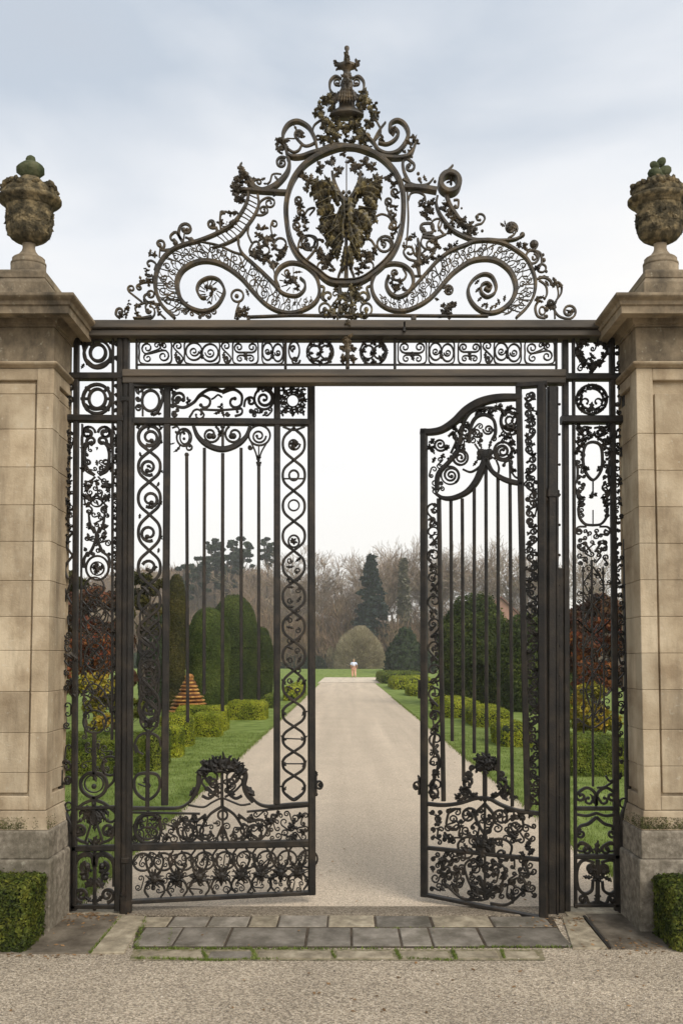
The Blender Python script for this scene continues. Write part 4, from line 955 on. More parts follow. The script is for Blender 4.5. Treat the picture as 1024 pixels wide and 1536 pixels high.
def f(m):
    m.curve([(806, 1384), (858, 1389)], 4, .10); m.bar(846, 1389, 846, 1397, 7, .04); m.knob(845, 1399, 4, 0)
part(pR, 'foot', f, frp)
def f(m):
    for y_ in range(600, 1240, 46): m.knob(844, y_, 2.2, -.01)
part(pR, 'rivet', f, frp)

# ================================================================== LEFT LEAF
aL = R(9.5); oLx = at(197, 1355, 0)[0]
FL = Fr(oLx, 0.0, aL)
leafL = empty('gate_leaf', (oLx, 0, 0), aL)
tag(leafL, 'left iron gate leaf, nearly closed, square headed with a spiky crested lower panel', 'gate leaf', 'pair of iron gate leaves')
bars(leafL, 'stile', [(197.5, 576, 193, 1368, 9.5, .045), (466.5, 574, 467.5, 1342, 11.5, .045)], FL)
bars(leafL, 'bar', [(251, 576, 247, 1208, 10.5, .035), (415.5, 576, 415, 1206, 10, .035)], FL)
bars(leafL, 'bar', [(280, 682, 281.5, 1084, 5, .02), (306.5, 672, 306, 1042, 5, .02), (334, 680, 333.5, 1067, 5.4, .02), (361.5, 672, 362, 1050, 5, .02), (388, 696, 388, 1050, 5, .02)], FL)
bars(leafL, 'rail', [(198, 579, 470, 577, 6, .04), (198, 632, 466, 634, 11, .045), (196, 1271, 468, 1265, 11, .04, .002), (196, 1353, 472, 1339, 6, .04), (196, 1219, 300, 1221, 3, .02), (370, 1218, 466, 1209, 3, .02)], FL)
def f(m):
    m.curve([(196, 1213), (240, 1213), (268, 1212), (282, 1205), (290, 1196)], (6, 5, 4, 3), .035); m.curve([(376, 1194), (386, 1205), (402, 1210), (430, 1208), (468, 1205)], (3, 5, 6, 5), .035)
    m.curve([(282, 1208), (305, 1211), (318, 1204), (333, 1198), (350, 1204), (362, 1208), (376, 1206)], 2.6, .02)
part(leafL, 'curved_rail', f, FL)
def f(m):
    m.ring(226, 601, 13, 15.5, 3.4, .02); m.curve([(214, 583), (230, 577), (244, 586), (243, 602), (236, 618), (226, 622)], (3, 4, 3), .018)
    m.coil((209, 585), 5.5, 90, 1.3, .3, (2.4, 2)); m.coil((208, 612), 5.5, 0, -1.3, .3, (2.4, 2)); m.bar(214, 578, 214, 624, 2.4, .018)
    m.cluster(230, 620, 5, 5, 3); m.leaf(240, 586, 40, 9, 5); m.leaf(242, 620, 170, 10, 5); m.coil((207, 598), 4, 0, 1)
part(leafL, 'ring_panel', f, FL)
def f(m):
    m.curve([(262, 583), (280, 577), (310, 578), (333, 587)], 3.4, .02); m.curve([(333, 587), (352, 579), (380, 577), (400, 577)], 3.4, .02)
    m.hook([(333, 587), (315, 584), (300, 592), (291, 603), (276, 611), (262, 608)], (270, 598), .7, .4, (4, 3.4)); m.hook([(333, 589), (350, 584), (362, 592), (362, 606)], (352, 602), .7, .4, (4, 3))
    m.hook([(291, 603), (302, 593), (314, 598)], (306, 604), .5, .6, (3.4, 3)); m.coil((396, 598), 14, -90, 1.5, .15, (4, 2.6)); m.ring(396, 598, 14.5, 16, 3)
    m.curve([(317, 599), (322, 596), (327, 592), (333, 596)], 2, .014); m.hook([(366, 610), (368, 600), (374, 596)], (376, 602), .9, .4, (3, 3))
    m.curve([(300, 614), (330, 615), (360, 613)], 2.6, .016); m.cluster(331, 610, 5, 5, 4)
    m.hook([(284, 626), (288, 620)], (297, 621), .5, .5, (2.6, 2)); m.hook([(300, 614), (306, 622)], (298, 622), .5, .5, (2.6, 2)); m.leaf(331, 616, 40, 12, 5); m.leaf(331, 616, 140, 12, 5); m.hook([(352, 624), (360, 622)], (358, 616), -.8, .4, (3, 2.4))
    m.coil((261, 621), 4, 0, 1.2); m.coil((341, 621), 3, 0, 1.2); m.coil((268, 599), 5, 90, 1.2, w=(3, 2.6)); m.cluster(282, 602, 5, 5, 4); m.cluster(258, 580, 6, 5, 4); m.tendrils(370, 610, 410, 626, 6, (3, 4.5), 2, 4); m.tendrils(256, 578, 270, 626, 5, (2.6, 5), 2, 6); m.tendrils(385, 576, 412, 590, 4, (2.6, 4), 2, 6)
part(leafL, 'scroll_panel', f, FL)
def f(m):
    m.ring(439, 601, 9, 9.5, 2.2)
    for k in range(11):
        a = k * 2 * PI / 11; m.leaf(439 + 9 * math.cos(a), 601 + 9 * math.sin(a), math.degrees(a), 14, 7, 3); m.coil((439 + 15 * math.cos(a + .3), 601 + 16 * math.sin(a + .3)), 4.5, 40 * k, 1, .4, (2, 1.6))
    for x, y_ in ((424, 584), (454, 584), (424, 618), (454, 618), (439, 581), (456, 600), (439, 620)): m.cluster(x, y_, 5, 5, int(x))
part(leafL, 'rosette', f, FL)
def chain(m, C, A, nodes, w=3.2):
    """two waves crossing at the nodes"""
    for s_ in (-1, 1):
        q = []
        for i in range(len(nodes) - 1):
            sg = s_ * (1 if i % 2 == 0 else -1)
            h = nodes[i + 1] - nodes[i]
            q += [(C, nodes[i]), (C + sg * A * .8, nodes[i] + h * .25), (C + sg * A, nodes[i] + h * .5), (C + sg * A * .8, nodes[i] + h * .75)]
        q.append((C, nodes[-1])); m.curve(q, w, .016, .004 * s_)
def f(m):
    C = 224
    chain(m, C, 16.5, (634, 677, 723, 772, 826, 877, 925, 970), 3.8)
    for i, y_ in enumerate((656, 701, 749, 800)):
        s_ = 1 if i % 2 else -1
        m.coil((C - s_ * 1, y_), 12.5, 90 - s_ * 30, 1.15 * s_, .45, (4.2, 3), ball=1.6); m.leaf(C + s_ * 14, y_ + 22, 90, 8, 4); m.cluster(242, y_ + 6, 3, 4, i)
    m.ring(C, 655, 15, 15, 2); m.coil((C, 851), 11, 200, .8, .4, (4, 3))
    for x, y_ in ((224, 640), (207, 640), (241, 641), (224, 700), (226, 762)): m.cluster(x, y_, 4.5, 4, int(y_))
    m.hook([(238, 930), (216, 950), (208, 975), (222, 985)], (222, 972), -.6, .5, (3.6, 3)); m.ring(224, 1010, 16, 20, 3.2); m.cluster(224, 1000, 10, 8, 4); m.ring(224, 1062, 16, 22, 3.4); m.ring(224, 1066, 9, 14, 2.4)
    chain(m, C, 15, (975, 1030, 1085), 3); m.cluster(224, 1040, 8, 6, 4); m.cluster(224, 1085, 9, 7, 5)
    m.bar(222, 1095, 221, 1210, 5, .022)
    m.curve([(204, 1130), (202, 1116), (210, 1103), (224, 1100), (237, 1106), (242, 1120)], (2.5, 3.4, 3), .018); m.curve([(203, 1118), (208, 1128), (215, 1132)], (3, 2), .016)
    m.curve([(221, 1160), (206, 1163), (201, 1175), (205, 1190), (220, 1200), (234, 1192), (240, 1177), (236, 1163)], 3.6, .02, closed=True); m.coil((219, 1169), 4, 0, 1); m.leaf(221, 1200, -90, 16, 6); m.curve([(207, 1176), (224, 1182), (224, 1176), (214, 1174)], 1.6, .012); m.tendrils(206, 925, 242, 1092, 30, (3, 6), 2, 7, leafp=.6); chain(m, C, 14, (905, 950, 1000, 1055, 1100), 2.4)
    for k, y_ in enumerate((850, 880, 905, 955)): m.leaf(C + (-1) ** k * 12, y_, 90 + 60 * (-1) ** k, 18, 6)
    m.ring(C, 1030, 10, 12, 2.6); m.coil((C, 1062), 12, 0, 1.5, .2, (3, 2.4)); m.coil((C, 1008), 11, 90, -1.4, .2, (3, 2.4))
part(leafL, 'scroll_column', f, FL)
def f(m):
    C = 440.5
    nodes = [642, 690, 736, 782, 826, 872, 918, 962, 1006, 1052, 1090, 1128, 1164, 1200]
    chain(m, C, 16.5, nodes, 3.4)
    m.coil((C, 666), 9.5, 0, 1.6, .25, (2.6, 2)); m.cluster(C, 667, 8, 8, 3); m.ring(C, 713, 7, 7.5, 2.6); m.bar(424, 718, 457, 718, 1.8, .014); m.ring(C, 812, 8, 9, 2.4); m.cluster(C, 812, 6, 6, 3)
    m.ring(C, 758, 8, 8, 2); m.bar(424, 1108, 457, 1109, 1.6, .012); m.bar(424, 1146, 457, 1146, 1.6, .012)
    for i, y_ in enumerate(nodes): m.knob(C, y_, 2.4, -.01)
    for i, y_ in enumerate(nodes[8:-1]):
        h = 19
        for s_ in (-1, 1): m.cluster(C + s_ * 14, y_ + h, 3.6, 4, i); m.leaf(C + s_ * 15, y_ + h, 90 - s_ * 140, 8, 3)
    m.curve([(C - 12, 1192), (C, 1200), (C + 12, 1192)], 4, .02); m.curve([(424, 640), (440, 645), (457, 640)], 2.4, .016)
    for i, y_ in enumerate(range(835, 1045, 15)): m.leaf(C + (-1) ** i * 11, y_, 70 + 60 * (-1) ** i, 12, 4.5); m.coil((C - (-1) ** i * 6, y_ + 6), 4.5, 90 * i, 1.1, .4, (2, 1.5))
part(leafL, 'scroll_column', f, FL)
def f(m):
    m.curve([(290, 639), (297, 655), (312, 668), (333, 674), (354, 668), (369, 655), (375, 639)], (5, 8, 9, 8, 5), .035)
    m.coil((316, 652), 14.5, -60, 1.25, .3, (3.6, 3), ball=2); m.coil((351, 652), 14.5, -120, -1.25, .3, (3.6, 3), ball=2); m.knob(314, 654, 5); m.knob(350, 654, 5)
    m.bar(334, 640, 334, 672, 4.4, .02); m.cluster(331, 650, 6, 5, 3); m.knob(334, 640, 4)
    m.ring(276, 656, 11, 13, 3); m.ring(277, 656, 7, 10, 2.4); m.knob(276, 650, 2.4); m.knob(276, 658, 2.4); m.leaf(270, 668, 110, 15, 4); m.hook([(282, 664), (288, 670)], (283, 671), .9, .4, (3, 2)); m.hook([(258, 642), (266, 640), (270, 648)], (266, 648), .5, .5, (2.4, 2)); m.leaf(262, 664, 150, 9, 2.4)
    m.coil((388, 654), 11, 0, 1.5, .25, (3, 2.4)); m.ring(389, 653, 16, 15, 3); m.curve([(376, 662), (383, 678), (387, 692)], 2.4, .016); m.curve([(400, 664), (392, 678), (388, 692)], 2.4, .016)
    m.cluster(388, 686, 5, 6, 3); m.bar(384, 694, 392, 694, 2.4, .02); m.coil((375, 671), 3.6, 0, 1.2, w=(2.4, 2)); m.bar(388, 668, 388, 692, 2, .014)
    for x in (280, 388): m.knob(x, 682 if x < 300 else 697, 3.6)
part(leafL, 'arched_crest', f, FL)
def f(m):
    g = random.Random(9)
    m.curve([(284, 1204), (292, 1192), (298, 1176), (299, 1162), (306, 1150)], (3, 5, 6, 5), .03); m.curve([(379, 1204), (370, 1192), (366, 1178), (368, 1162), (361, 1150)], (3, 5, 6, 5), .03)
    for s_ in (-1, 1):
        C = 333
        for k in range(5): m.leaf(C + s_ * 36, 1180 + k * 3, 90 - s_ * (60 + k * 10) + (180 if 0 else 0), 20 - k * 2, 6, 3, bend=s_ * .4)
        m.hook([(C + s_ * 30, 1194), (C + s_ * 20, 1198), (C + s_ * 10, 1190), (C + s_ * 8, 1176)], (C + s_ * 14, 1174), .8 * s_, .4, (3.4, 2.6))
        m.ring(C + s_ * 16, 1166, 9, 9, 2.4); m.cluster(C + s_ * 26, 1160, 6, 6, 3); m.cluster(C + s_ * 10, 1180, 5, 6, 3)
        m.hook([(C + s_ * 4, 1196), (C + s_ * 18, 1188), (C + s_ * 28, 1178)], (C + s_ * 24, 1172), -.7 * s_, .4, (2.6, 2))
    for k in range(34):
        t = k / 33; x = 303 + 60 * t; a = -90 + (t - .5) * 120
        y0 = 1163 - 9 * math.sin(PI * t)
        m.leaf(x, y0, a + g.uniform(-16, 16), 12 + 13 * math.sin(PI * t) + g.uniform(-3, 3), 6, 2, g.uniform(-.025, .025), .014)
    for k in range(40): m.leaf(g.uniform(305, 361), g.uniform(1146, 1160), g.choice((-20, 200, -60, 240)) + g.uniform(-25, 25), 13, 6, 3, g.uniform(-.02, .02), .014)
    m.bar(333, 1150, 333, 1210, 3.4, .02); m.tendrils(306, 1158, 362, 1200, 11, (3.5, 6), 2, 6)
part(leafL, 'leafy_cresting', f, FL)
def f(m):
    m.ring(222, 1243, 20, 22, 3.4, .02); m.ring(222, 1250, 14, 9, 2); m.ring(334, 1223, 7, 7, 2.4)
    for s_ in (-1, 1):
        C = 333
        m.hook([(C, 1210), (C + s_ * 18, 1222), (C + s_ * 30, 1240)], (C + s_ * 22, 1250), .7 * s_, .4, (3.2, 2.4)); m.hook([(C, 1240), (C + s_ * 10, 1262)], (C + s_ * 16, 1256), -.8 * s_, .4, (2.6, 2))
        m.hook([(C + s_ * 24, 1222), (C + s_ * 40, 1232), (C + s_ * 60, 1230)], (C + s_ * 52, 1246), .8 * s_, .4, (3, 2.4)); m.cluster(C + s_ * 42, 1230, 7, 6, 4); m.cluster(C + s_ * 26, 1228, 5, 5, 4)
        m.ring(C + s_ * 48, 1250, 11, 12, 2.6); m.hook([(C + s_ * 28, 1262), (C + s_ * 44, 1252)], (C + s_ * 36, 1244), .8 * s_, .4, (2.6, 2))
    m.bar(334, 1200, 334, 1266, 2.6, .02)
    m.tendrils(199, 1220, 296, 1266, 34, (4, 7.5), 1.5, 31); m.tendrils(298, 1228, 372, 1266, 12, (4, 7), 1.4, 32); m.tendrils(370, 1216, 464, 1262, 34, (4, 7.5), 1.5, 33)
    for x, y_ in ((222, 1222), (210, 1230), (236, 1228), (250, 1256), (276, 1230), (262, 1240), (404, 1232), (416, 1222), (436, 1240), (450, 1224), (440, 1256), (456, 1248), (390, 1240), (374, 1250)): m.cluster(x, y_, 6, 6, int(x))
part(leafL, 'vine_frieze', f, FL)
def f(m):
    yt, yb = lambda x: 1277 - (x - 200) * .02, lambda x: 1350 - (x - 200) * .052
    for k, x in enumerate((232, 266, 299, 332, 362, 392, 420, 446)):
        y0 = yb(x) - 30
        m.cluster(x, y0, 8, 9, k, -.008, 2, .02); m.knob(x, y0, 6.5, -.01)
        for s_ in (-1, 1):
            m.curve([(x, y0), (x + s_ * 9, y0 - 12), (x + s_ * 13, y0 - 28), (x + s_ * 6, y0 - 40)], (3, 2.4, 2), .016)
            m.curve([(x, y0), (x + s_ * 10, y0 + 6), (x + s_ * 15, y0 + 18), (x + s_ * 9, yb(x) - 2)], (3, 2.4, 2), .016)
            for a in (20, 45, -10, 75, -40, -65, -88): m.leaf(x, y0, (a if s_ > 0 else 180 - a), 16, 4.4, 2, -.012)
    for i, x in enumerate(range(214, 464, 31)): m.ring(x, yt(x) + 17, 14, 13, 2.2, .014)
    m.tendrils(200, 1278, 464, 1304, 56, (3.2, 6), 1.2, 41, leafp=.15); m.tendrils(200, 1306, 464, 1342, 54, (3.2, 6), 1.15, 42, leafp=.1)
part(leafL, 'palmette_band', f, FL)
def f(m):
    m.bar(473, 1162, 473, 1192, 4, .05); m.ring(478, 1177, 4.5, 5.5, 3, .03, -.02); m.leaf(474, 1166, -80, 10, 5); m.knob(479, 1177, 3.4, -.02); m.knob(474, 1192, 3)
part(leafL, 'latch', f, FL)

# ================================================================== RIGHT LEAF
aR = R(-22.6); 
oRx = at(820, 1370, YP)[0]
FR = Fr(oRx, YP, aR)
leafR = empty('gate_leaf', (oRx, YP, 0), aR)
tag(leafR, 'right iron gate leaf standing ajar with a curved swan neck top rail', 'gate leaf', 'pair of iron gate leaves')
bars(leafR, 'stile', [(635.5, 644, 636, 1345, 11, .045), (811.5, 577, 815, 1381, 12.5, .055)], FR)
bars(leafR, 'bar', [(658, 748, 665, 1202, 6.5, .03), (777.5, 577, 791, 1214, 9, .04)], FR)
bars(leafR, 'bar', [(676, 750, 678, 1112, 5, .02), (693, 748, 695, 1172, 5, .02), (711, 722, 711, 1130, 5, .02), (728.5, 694, 729.5, 1132, 5, .02), (746.5, 714, 747.5, 1172, 5, .02), (764.5, 724, 768, 1210, 5, .02)], FR)
def f(m):
    m.curve([(631, 648), (648, 648), (664, 644), (682, 632), (700, 615), (722, 603), (748, 597), (782, 596)], (10, 11, 13, 14, 12, 10), .045)
part(leafR, 'swan_neck_rail', f, FR)
bars(leafR, 'rail', [(640, 1343, 814, 1378, 5, .04), (640, 1272, 812, 1290, 6, .03), (776, 579, 820, 576, 8, .05)], FR)
def f(m):
    m.curve([(640, 1206), (665, 1208), (690, 1205), (714, 1198), (732, 1198), (752, 1208), (775, 1216), (812, 1221)], (6, 5, 5, 6), .035)
part(leafR, 'curved_rail', f, FR)
def f(m):
    m.curve([(653, 740), (664, 747), (680, 747), (700, 738), (714, 722), (724, 700), (729, 688)], (5, 7, 8, 10, 11, 12), .04)
    m.curve([(729, 690), (737, 706), (750, 716), (764, 722), (784, 726)], (8, 7, 8, 7), .04)
    m.curve([(729, 686), (719, 700), (706, 708), (694, 704)], (3, 3.4, 3), .02); m.hook([(780, 718), (772, 715), (766, 704), (768, 692)], (762, 700), -.3, .7, (3, 3))
part(leafR, 'arched_rail', f, FR)
def f(m):
    for dx, dy, r in ((0, 0, 9), (-6, -3, 7), (6, -3, 7), (0, 6, 7), (-8, 4, 5), (8, 4, 4)): m.knob(727 + dx, 682 + dy, r, 0, .35)
    m.leaf(722, 672, -110, 14, 5); m.leaf(733, 672, -70, 14, 5); m.leaf(716, 690, 120, 12, 5); m.leaf(738, 686, 20, 12, 5); m.bar(712, 666, 720, 678, 3, .02); m.leaf(727, 692, 90, 10, 7)
part(leafR, 'shell_boss', f, FR)
def f(m):
    m.coil((660, 667), 10.5, 0, 1.8, .18, (3.6, 2.4)); m.coil((676, 713), 13, 60, -2, .15, (3.8, 2.6), ball=1.6); m.ring(675, 713, 13.5, 13.5, 2.4)
    m.curve([(655, 735), (657, 712), (672, 694), (684, 680), (690, 660), (692, 640)], (7, 8, 6, 7, 5), .03); m.coil((690, 686), 11.5, 90, 1.8, .2, (4, 2.6)); m.ring(690, 686, 11.5, 11.5, 3)
    m.curve([(703, 664), (706, 640), (714, 626), (727, 622), (740, 630), (743, 648), (738, 660)], (4.5, 5.5, 5, 4.5), .026); m.coil((715, 649), 7.5, 0, 1.5, .2, (3, 2)); m.coil((732, 644), 8, 180, -1.6, .2, (3, 2))
    m.coil((697, 648), 10, 90, 1.6, .2, (3.6, 2.4)); m.coil((765, 630), 15.5, 90, 1.8, .2, (4.4, 2.6)); m.ring(766, 632, 16, 20, 3); m.coil((754, 677), 13, 0, 1.8, .2, (4, 2.8)); m.ring(754, 677, 13.5, 14, 3.6)
    m.ring(753, 677, 7, 7, 2.4); m.curve([(744, 690), (748, 702), (746, 714)], 3, .02); m.curve([(764, 692), (765, 720)], 3, .02)
    m.curve([(692, 640), (706, 618), (728, 612), (752, 614), (757, 624)], (3, 5, 4, 3), .026); m.curve([(672, 655), (680, 648), (684, 660), (676, 680)], 3, .02)
    for i, (x, y_, r) in enumerate([(715, 617, 7), (728, 614, 6), (740, 614, 7), (748, 610, 7), (735, 620, 6), (755, 618, 6), (692, 634, 5), (702, 638, 6), (690, 648, 6), (686, 668, 6), (694, 670, 5), (765, 612, 6), (772, 622, 7), (760, 640, 6), (771, 645, 7), (760, 655, 7), (768, 664, 6), (772, 676, 6), (766, 684, 5), (670, 672, 5), (676, 688, 6), (648, 662, 5), (646, 672, 6), (664, 684, 5), (650, 690, 5), (774, 600, 5), (680, 652, 5), (700, 660, 5), (768, 705, 6), (682, 642, 5)]): m.cluster(x, y_, r, 6, i)
    m.tendrils(680, 632, 775, 672, 16, (3, 6), 2, 6, leafp=.5); m.tendrils(643, 655, 668, 745, 9, (3, 6), 2, 6, leafp=.5)
part(leafR, 'scroll_crest', f, FR)
def f(m):
    for k in range(13):
        y_ = 758 + k * 34.5; x = 649 + (k * .35); s_ = 1 if k % 2 else -1
        m.hook([(x - s_ * 5, y_ + 26), (x + s_ * 6, y_ + 14)], (x - s_ * 1, y_ + 6), -1.1 * s_, .3, (2.6, 2)); m.curve([(x - s_ * 5, y_ + 26), (x + s_ * 1, y_ + 20), (x + s_ * 5, y_ + 30)], 2, .014); m.cluster(x + s_ * 3, y_ + 22, 4.5, 5, k)
    m.tendrils(642, 750, 658, 1195, 42, (2.6, 5), 1.7, 16, leafp=.5)
    m.curve([(654, 1092), (650, 1120), (658, 1140), (652, 1165), (643, 1180)], (3, 4, 3), .02); m.cluster(653, 1092, 7, 6, 3); m.cluster(650, 1180, 7, 6, 3); m.ring(651, 1190, 6, 8, 2.6)
part(leafR, 'vine_column', f, FR)
def f(m):
    for k in range(23):
        y_ = 588 + k * 27; x = 794.5 + k * .35; s_ = 1 if k % 2 else -1
        m.ds((x - s_ * 2, y_ + 5), 5.2, (x + s_ * 2, y_ + 20), 5.2, s_, 'S', 1.1, 1.1, 2.6); m.cluster(x + s_ * 4, y_ + 12, 5, 5, k); m.cluster(x - s_ * 4, y_ + 24, 4, 4, k)
    m.tendrils(785, 582, 808, 1215, 60, (2.6, 5), 1.8, 19, leafp=.6)
part(leafR, 'vine_column', f, FR)
def f(m):
    for k, (dx, dy, r) in enumerate([(0, 0, 12), (-9, -7, 9), (9, -7, 9), (-10, 5, 8), (11, 4, 8), (0, -11, 8), (2, 8, 8)]): m.cluster(727 + dx, 1147 + dy, r, 7, k, 0, 4, .018)
    m.bar(727, 1155, 727, 1202, 5, .025)
    for s_ in (-1, 1):
        C = 727
        m.hook([(C + s_ * 4, 1200), (C + s_ * 20, 1192), (C + s_ * 30, 1180)], (C + s_ * 24, 1174), -.8 * s_, .4, (4, 3)); m.coil((C + s_ * 28, 1190), 6, 0, 1.2 * s_, .3, (3.6, 3)); m.coil((C + s_ * 25, 1162), 5, 90, 1.2 * s_, .3, (3.6, 3)); m.coil((C + s_ * 19, 1152), 4, 90, 1.2, .4, (2.6, 2.4))
        for q, (dx, y_) in enumerate([(30, 1196), (24, 1180), (32, 1182), (22, 1166), (28, 1170), (36, 1190), (15, 1192), (42, 1196)]): m.cluster(C + s_ * dx, y_, 6, 5, q)
    m.curve([(686, 1203), (700, 1196), (716, 1198)], 3.4, .02)
part(leafR, 'flower_cresting', f, FR)
def f(m):
    C = 727
    for s_ in (-1, 1):
        yo = 3 if s_ > 0 else 0
        m.hook([(C, 1206), (C + s_ * 14, 1222 + yo), (C + s_ * 8, 1240 + yo), (C + s_ * -2, 1256)], (C + s_ * 8, 1256), -.3 * s_, .8, (5, 4)); m.coil((C + s_ * 24, 1224 + yo), 13, 0 if s_ < 0 else 180, 1.3 * s_, .25, (4, 3))
        m.hook([(C + s_ * 36, 1214 + yo), (C + s_ * 52, 1216 + yo), (C + s_ * 58, 1236 + yo)], (C + s_ * 46, 1236 + yo), .8 * s_, .3, (4, 3)); m.hook([(C, 1262), (C + s_ * 26, 1256 + yo), (C + s_ * 40, 1266 + yo), (C + s_ * 36, 1284 + yo)], (C + s_ * 26, 1278 + yo), .8 * s_, .3, (4, 3))
        m.hook([(C, 1340 + yo * 2), (C + s_ * 20, 1330 + yo * 2), (C + s_ * 30, 1306 + yo * 2)], (C + s_ * 18, 1300 + yo * 2), -.8 * s_, .3, (4.4, 3)); m.hook([(C + s_ * 8, 1350 + yo * 2), (C + s_ * 34, 1348 + yo * 3), (C + s_ * 56, 1330 + yo * 3)], (C + s_ * 48, 1318 + yo * 3), -.8 * s_, .3, (4.4, 3))
        m.hook([(C + s_ * 60, 1290 + yo * 2), (C + s_ * 66, 1306 + yo * 2)], (C + s_ * 58, 1304 + yo), .8 * s_, .3, (4, 3)); m.leaf(C, 1345, -90 + s_ * 40, 26, 9); m.leaf(C + s_ * 40, 1350 + s_ * 6, -90 + s_ * 20, 24, 8)
    m.leaf(C, 1348, -90, 34, 12); m.cluster(C, 1270, 14, 9, 4, 0, 4); m.bar(C, 1200, C, 1350, 3.4, .02); m.bar(C, 1264, C + 1, 1280, 30, .016)
    m.tendrils(643, 1212, 806, 1270, 60, (3.5, 8), 2.5, 51, leafp=.6); m.tendrils(643, 1276, 700, 1338, 32, (3.5, 8), 2.5, 52, leafp=.7); m.tendrils(700, 1282, 806, 1352, 50, (3.5, 8), 2.5, 53, leafp=.7)
    for i in range(26):
        x = m.rng.uniform(648, 800); m.cluster(x, m.rng.uniform(1220, 1335 + (x - 640) * .17), 6.5, 6, i)
part(leafR, 'foliate_panel', f, FR)
def f(m):
    m.bar(629, 1166, 629, 1192, 3, .04); m.ring(626, 1178, 4, 5.5, 2.6, .03, -.02); m.leaf(628, 1170, -90, 8, 4); m.knob(625, 1180, 3, -.02); m.bar(629, 1020, 629, 1048, 4, .03)
part(leafR, 'latch', f, FR)
# ================================================================== STONE PIERS
def sq_prof(V, Fc, prof, n=1):
    """square moulded rings, prof = (half, z) from the ground up"""
    b = len(V)
    for h, z in prof:
        V += [(-h, -h, z), (h, -h, z), (h, h, z), (-h, h, z)]
    for j in range(len(prof) - 1):
        for i in range(4): Fc.append((b + j * 4 + i, b + j * 4 + (i + 1) % 4, b + (j + 1) * 4 + (i + 1) % 4, b + (j + 1) * 4 + i))
    Fc.append((b, b + 3, b + 2, b + 1)); e = b + (len(prof) - 1) * 4; Fc.append((e, e + 1, e + 2, e + 3))
def sqpart(name, prof, m, parent):
    V, Fc = [], []; sq_prof(V, Fc, prof)
    o = mk(name, V, Fc, M[m], parent, smooth=False)
    bv = o.modifiers.new('edge', 'BEVEL'); bv.width = .006; bv.segments = 2; bv.limit_method = 'ANGLE'; bv.angle_limit = R(25)
    return o
Z = lambda py, h: zat(py, -h)
def pier(cx, label, joints):
    t = empty('stone_gate_pier', (cx, 0, 0)); tag(t, label, 'gate pier', 'stone gate piers')
    z1 = Z(1291, .325)
    sqpart('plinth', [(.325, -.1), (.325, z1 - .012), (.318, z1)], 'plinth', t)
    z2 = Z(1247, .31)
    sqpart('plinth', [(.305, z1 + .001), (.305, z2 - .01), (.300, z2)], 'plinth', t)
    z3 = Z(1214, .28)
    o = sqpart('base_moulding', [(.300, z2 + .001), (.296, z2 + .010), (.290, z2 + .055), (.280, z3 - .03), (.276, z3 - .012)], 'stone', t)
    # moss on the sloping base
    zs0, zs1 = z2 + .008, z3 - .03
    g = random.Random(int(cx * 10)); P = []
    while len(P) < (2200 if cx < 0 else 7000):
        u = g.uniform(-.3, .3); k = g.random(); dens = .35 + .5 * math.sin(u * 17 + cx * 3) + .25 * math.sin(u * 61) + (.7 if cx > 0 else 0)
        if g.random() > dens * (1 - k * .7) * .8: continue
        h = .296 - .012 * k - .001; z = zs0 + (z3 - .045 - zs0) * k
        P.append((u, -h - g.uniform(0, .006), z) if g.random() < .8 else ((-1 if cx > 0 else 1) * (h + g.uniform(0, .006)), u, z))
    leaves_obj('moss_growth', np.array(P), .0048, M['moss'], parent=o, seed=3)
    # shaft: coursed blocks
    zt = Z(551, .28); V, Fc = [], []
    zs = [z3 - .010] + [Z(j, .27) for j in sorted(joints, reverse=True)] + [zt]
    V2, F2 = [], []; box_data(V2, F2, -.2435, .2435, -.2435, .2435, zs[0], zt, .002)
    g_ = .0014
    zb0, zb1 = Z(1195, .27), Z(570, .27)
    for a, b in zip(zs[:-1], zs[1:]):
        lo, hi = a + g_ / 2, b - g_ / 2
        for ix in (-1, 1):
            for iy in (-1, 1):
                x0, x1 = sorted((ix * .172, ix * .27)); y0, y1 = sorted((iy * .172, iy * .27))
                box_data(V, Fc, x0, x1, y0, y1, lo, hi, .0028)
        # raised field on every face
        fl, fh = max(lo, zb0 + .018), min(hi, zb1 - .018 - (.06 if cx > 0 else 0))
        if fh > fl + .01:
            box_data(V, Fc, -.158, .158, -.262, .262, fl, fh, .003); box_data(V, Fc, -.261, .261, -.158, .158, fl, fh, .003)
    # rails of the panel frames
    for a, b in ((zs[0] + .001, zb0), (zb1, zt - .001)):
        box_data(V, Fc, -.1718, .1718, -.2695, .2695, a, b, .004); box_data(V, Fc, -.2690, .2690, -.1716, .1716, a + .0005, b - .0005, .004)
    shf = mk('shaft', V, Fc, M['stone'], t, smooth=False); mk('recessed_panel', V2, F2, M['stone'], shf, smooth=False)
    za = Z(540, .29); zf = Z(490, .27)
    sqpart('astragal', [(.272, zt + .001), (.280, zt + .008), (.296, zt + .016), (.300, zt + .03), (.292, za - .006), (.274, za)], 'stone', t)
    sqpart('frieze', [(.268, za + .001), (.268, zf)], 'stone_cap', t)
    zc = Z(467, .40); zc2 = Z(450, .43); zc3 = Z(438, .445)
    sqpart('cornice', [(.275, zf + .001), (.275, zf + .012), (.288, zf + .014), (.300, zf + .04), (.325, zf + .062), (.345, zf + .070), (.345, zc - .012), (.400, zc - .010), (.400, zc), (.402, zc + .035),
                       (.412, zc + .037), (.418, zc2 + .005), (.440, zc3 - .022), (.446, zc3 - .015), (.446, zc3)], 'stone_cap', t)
    zp = Z(437, .30); zq = Z(417, .25)
    zz = zc3 + .004
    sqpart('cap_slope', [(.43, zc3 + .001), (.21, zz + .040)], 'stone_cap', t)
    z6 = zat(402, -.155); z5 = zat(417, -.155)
    sqpart('cap', [(.180, zz + .036), (.172, z5 - .03), (.158, z5)], 'stone_cap', t)
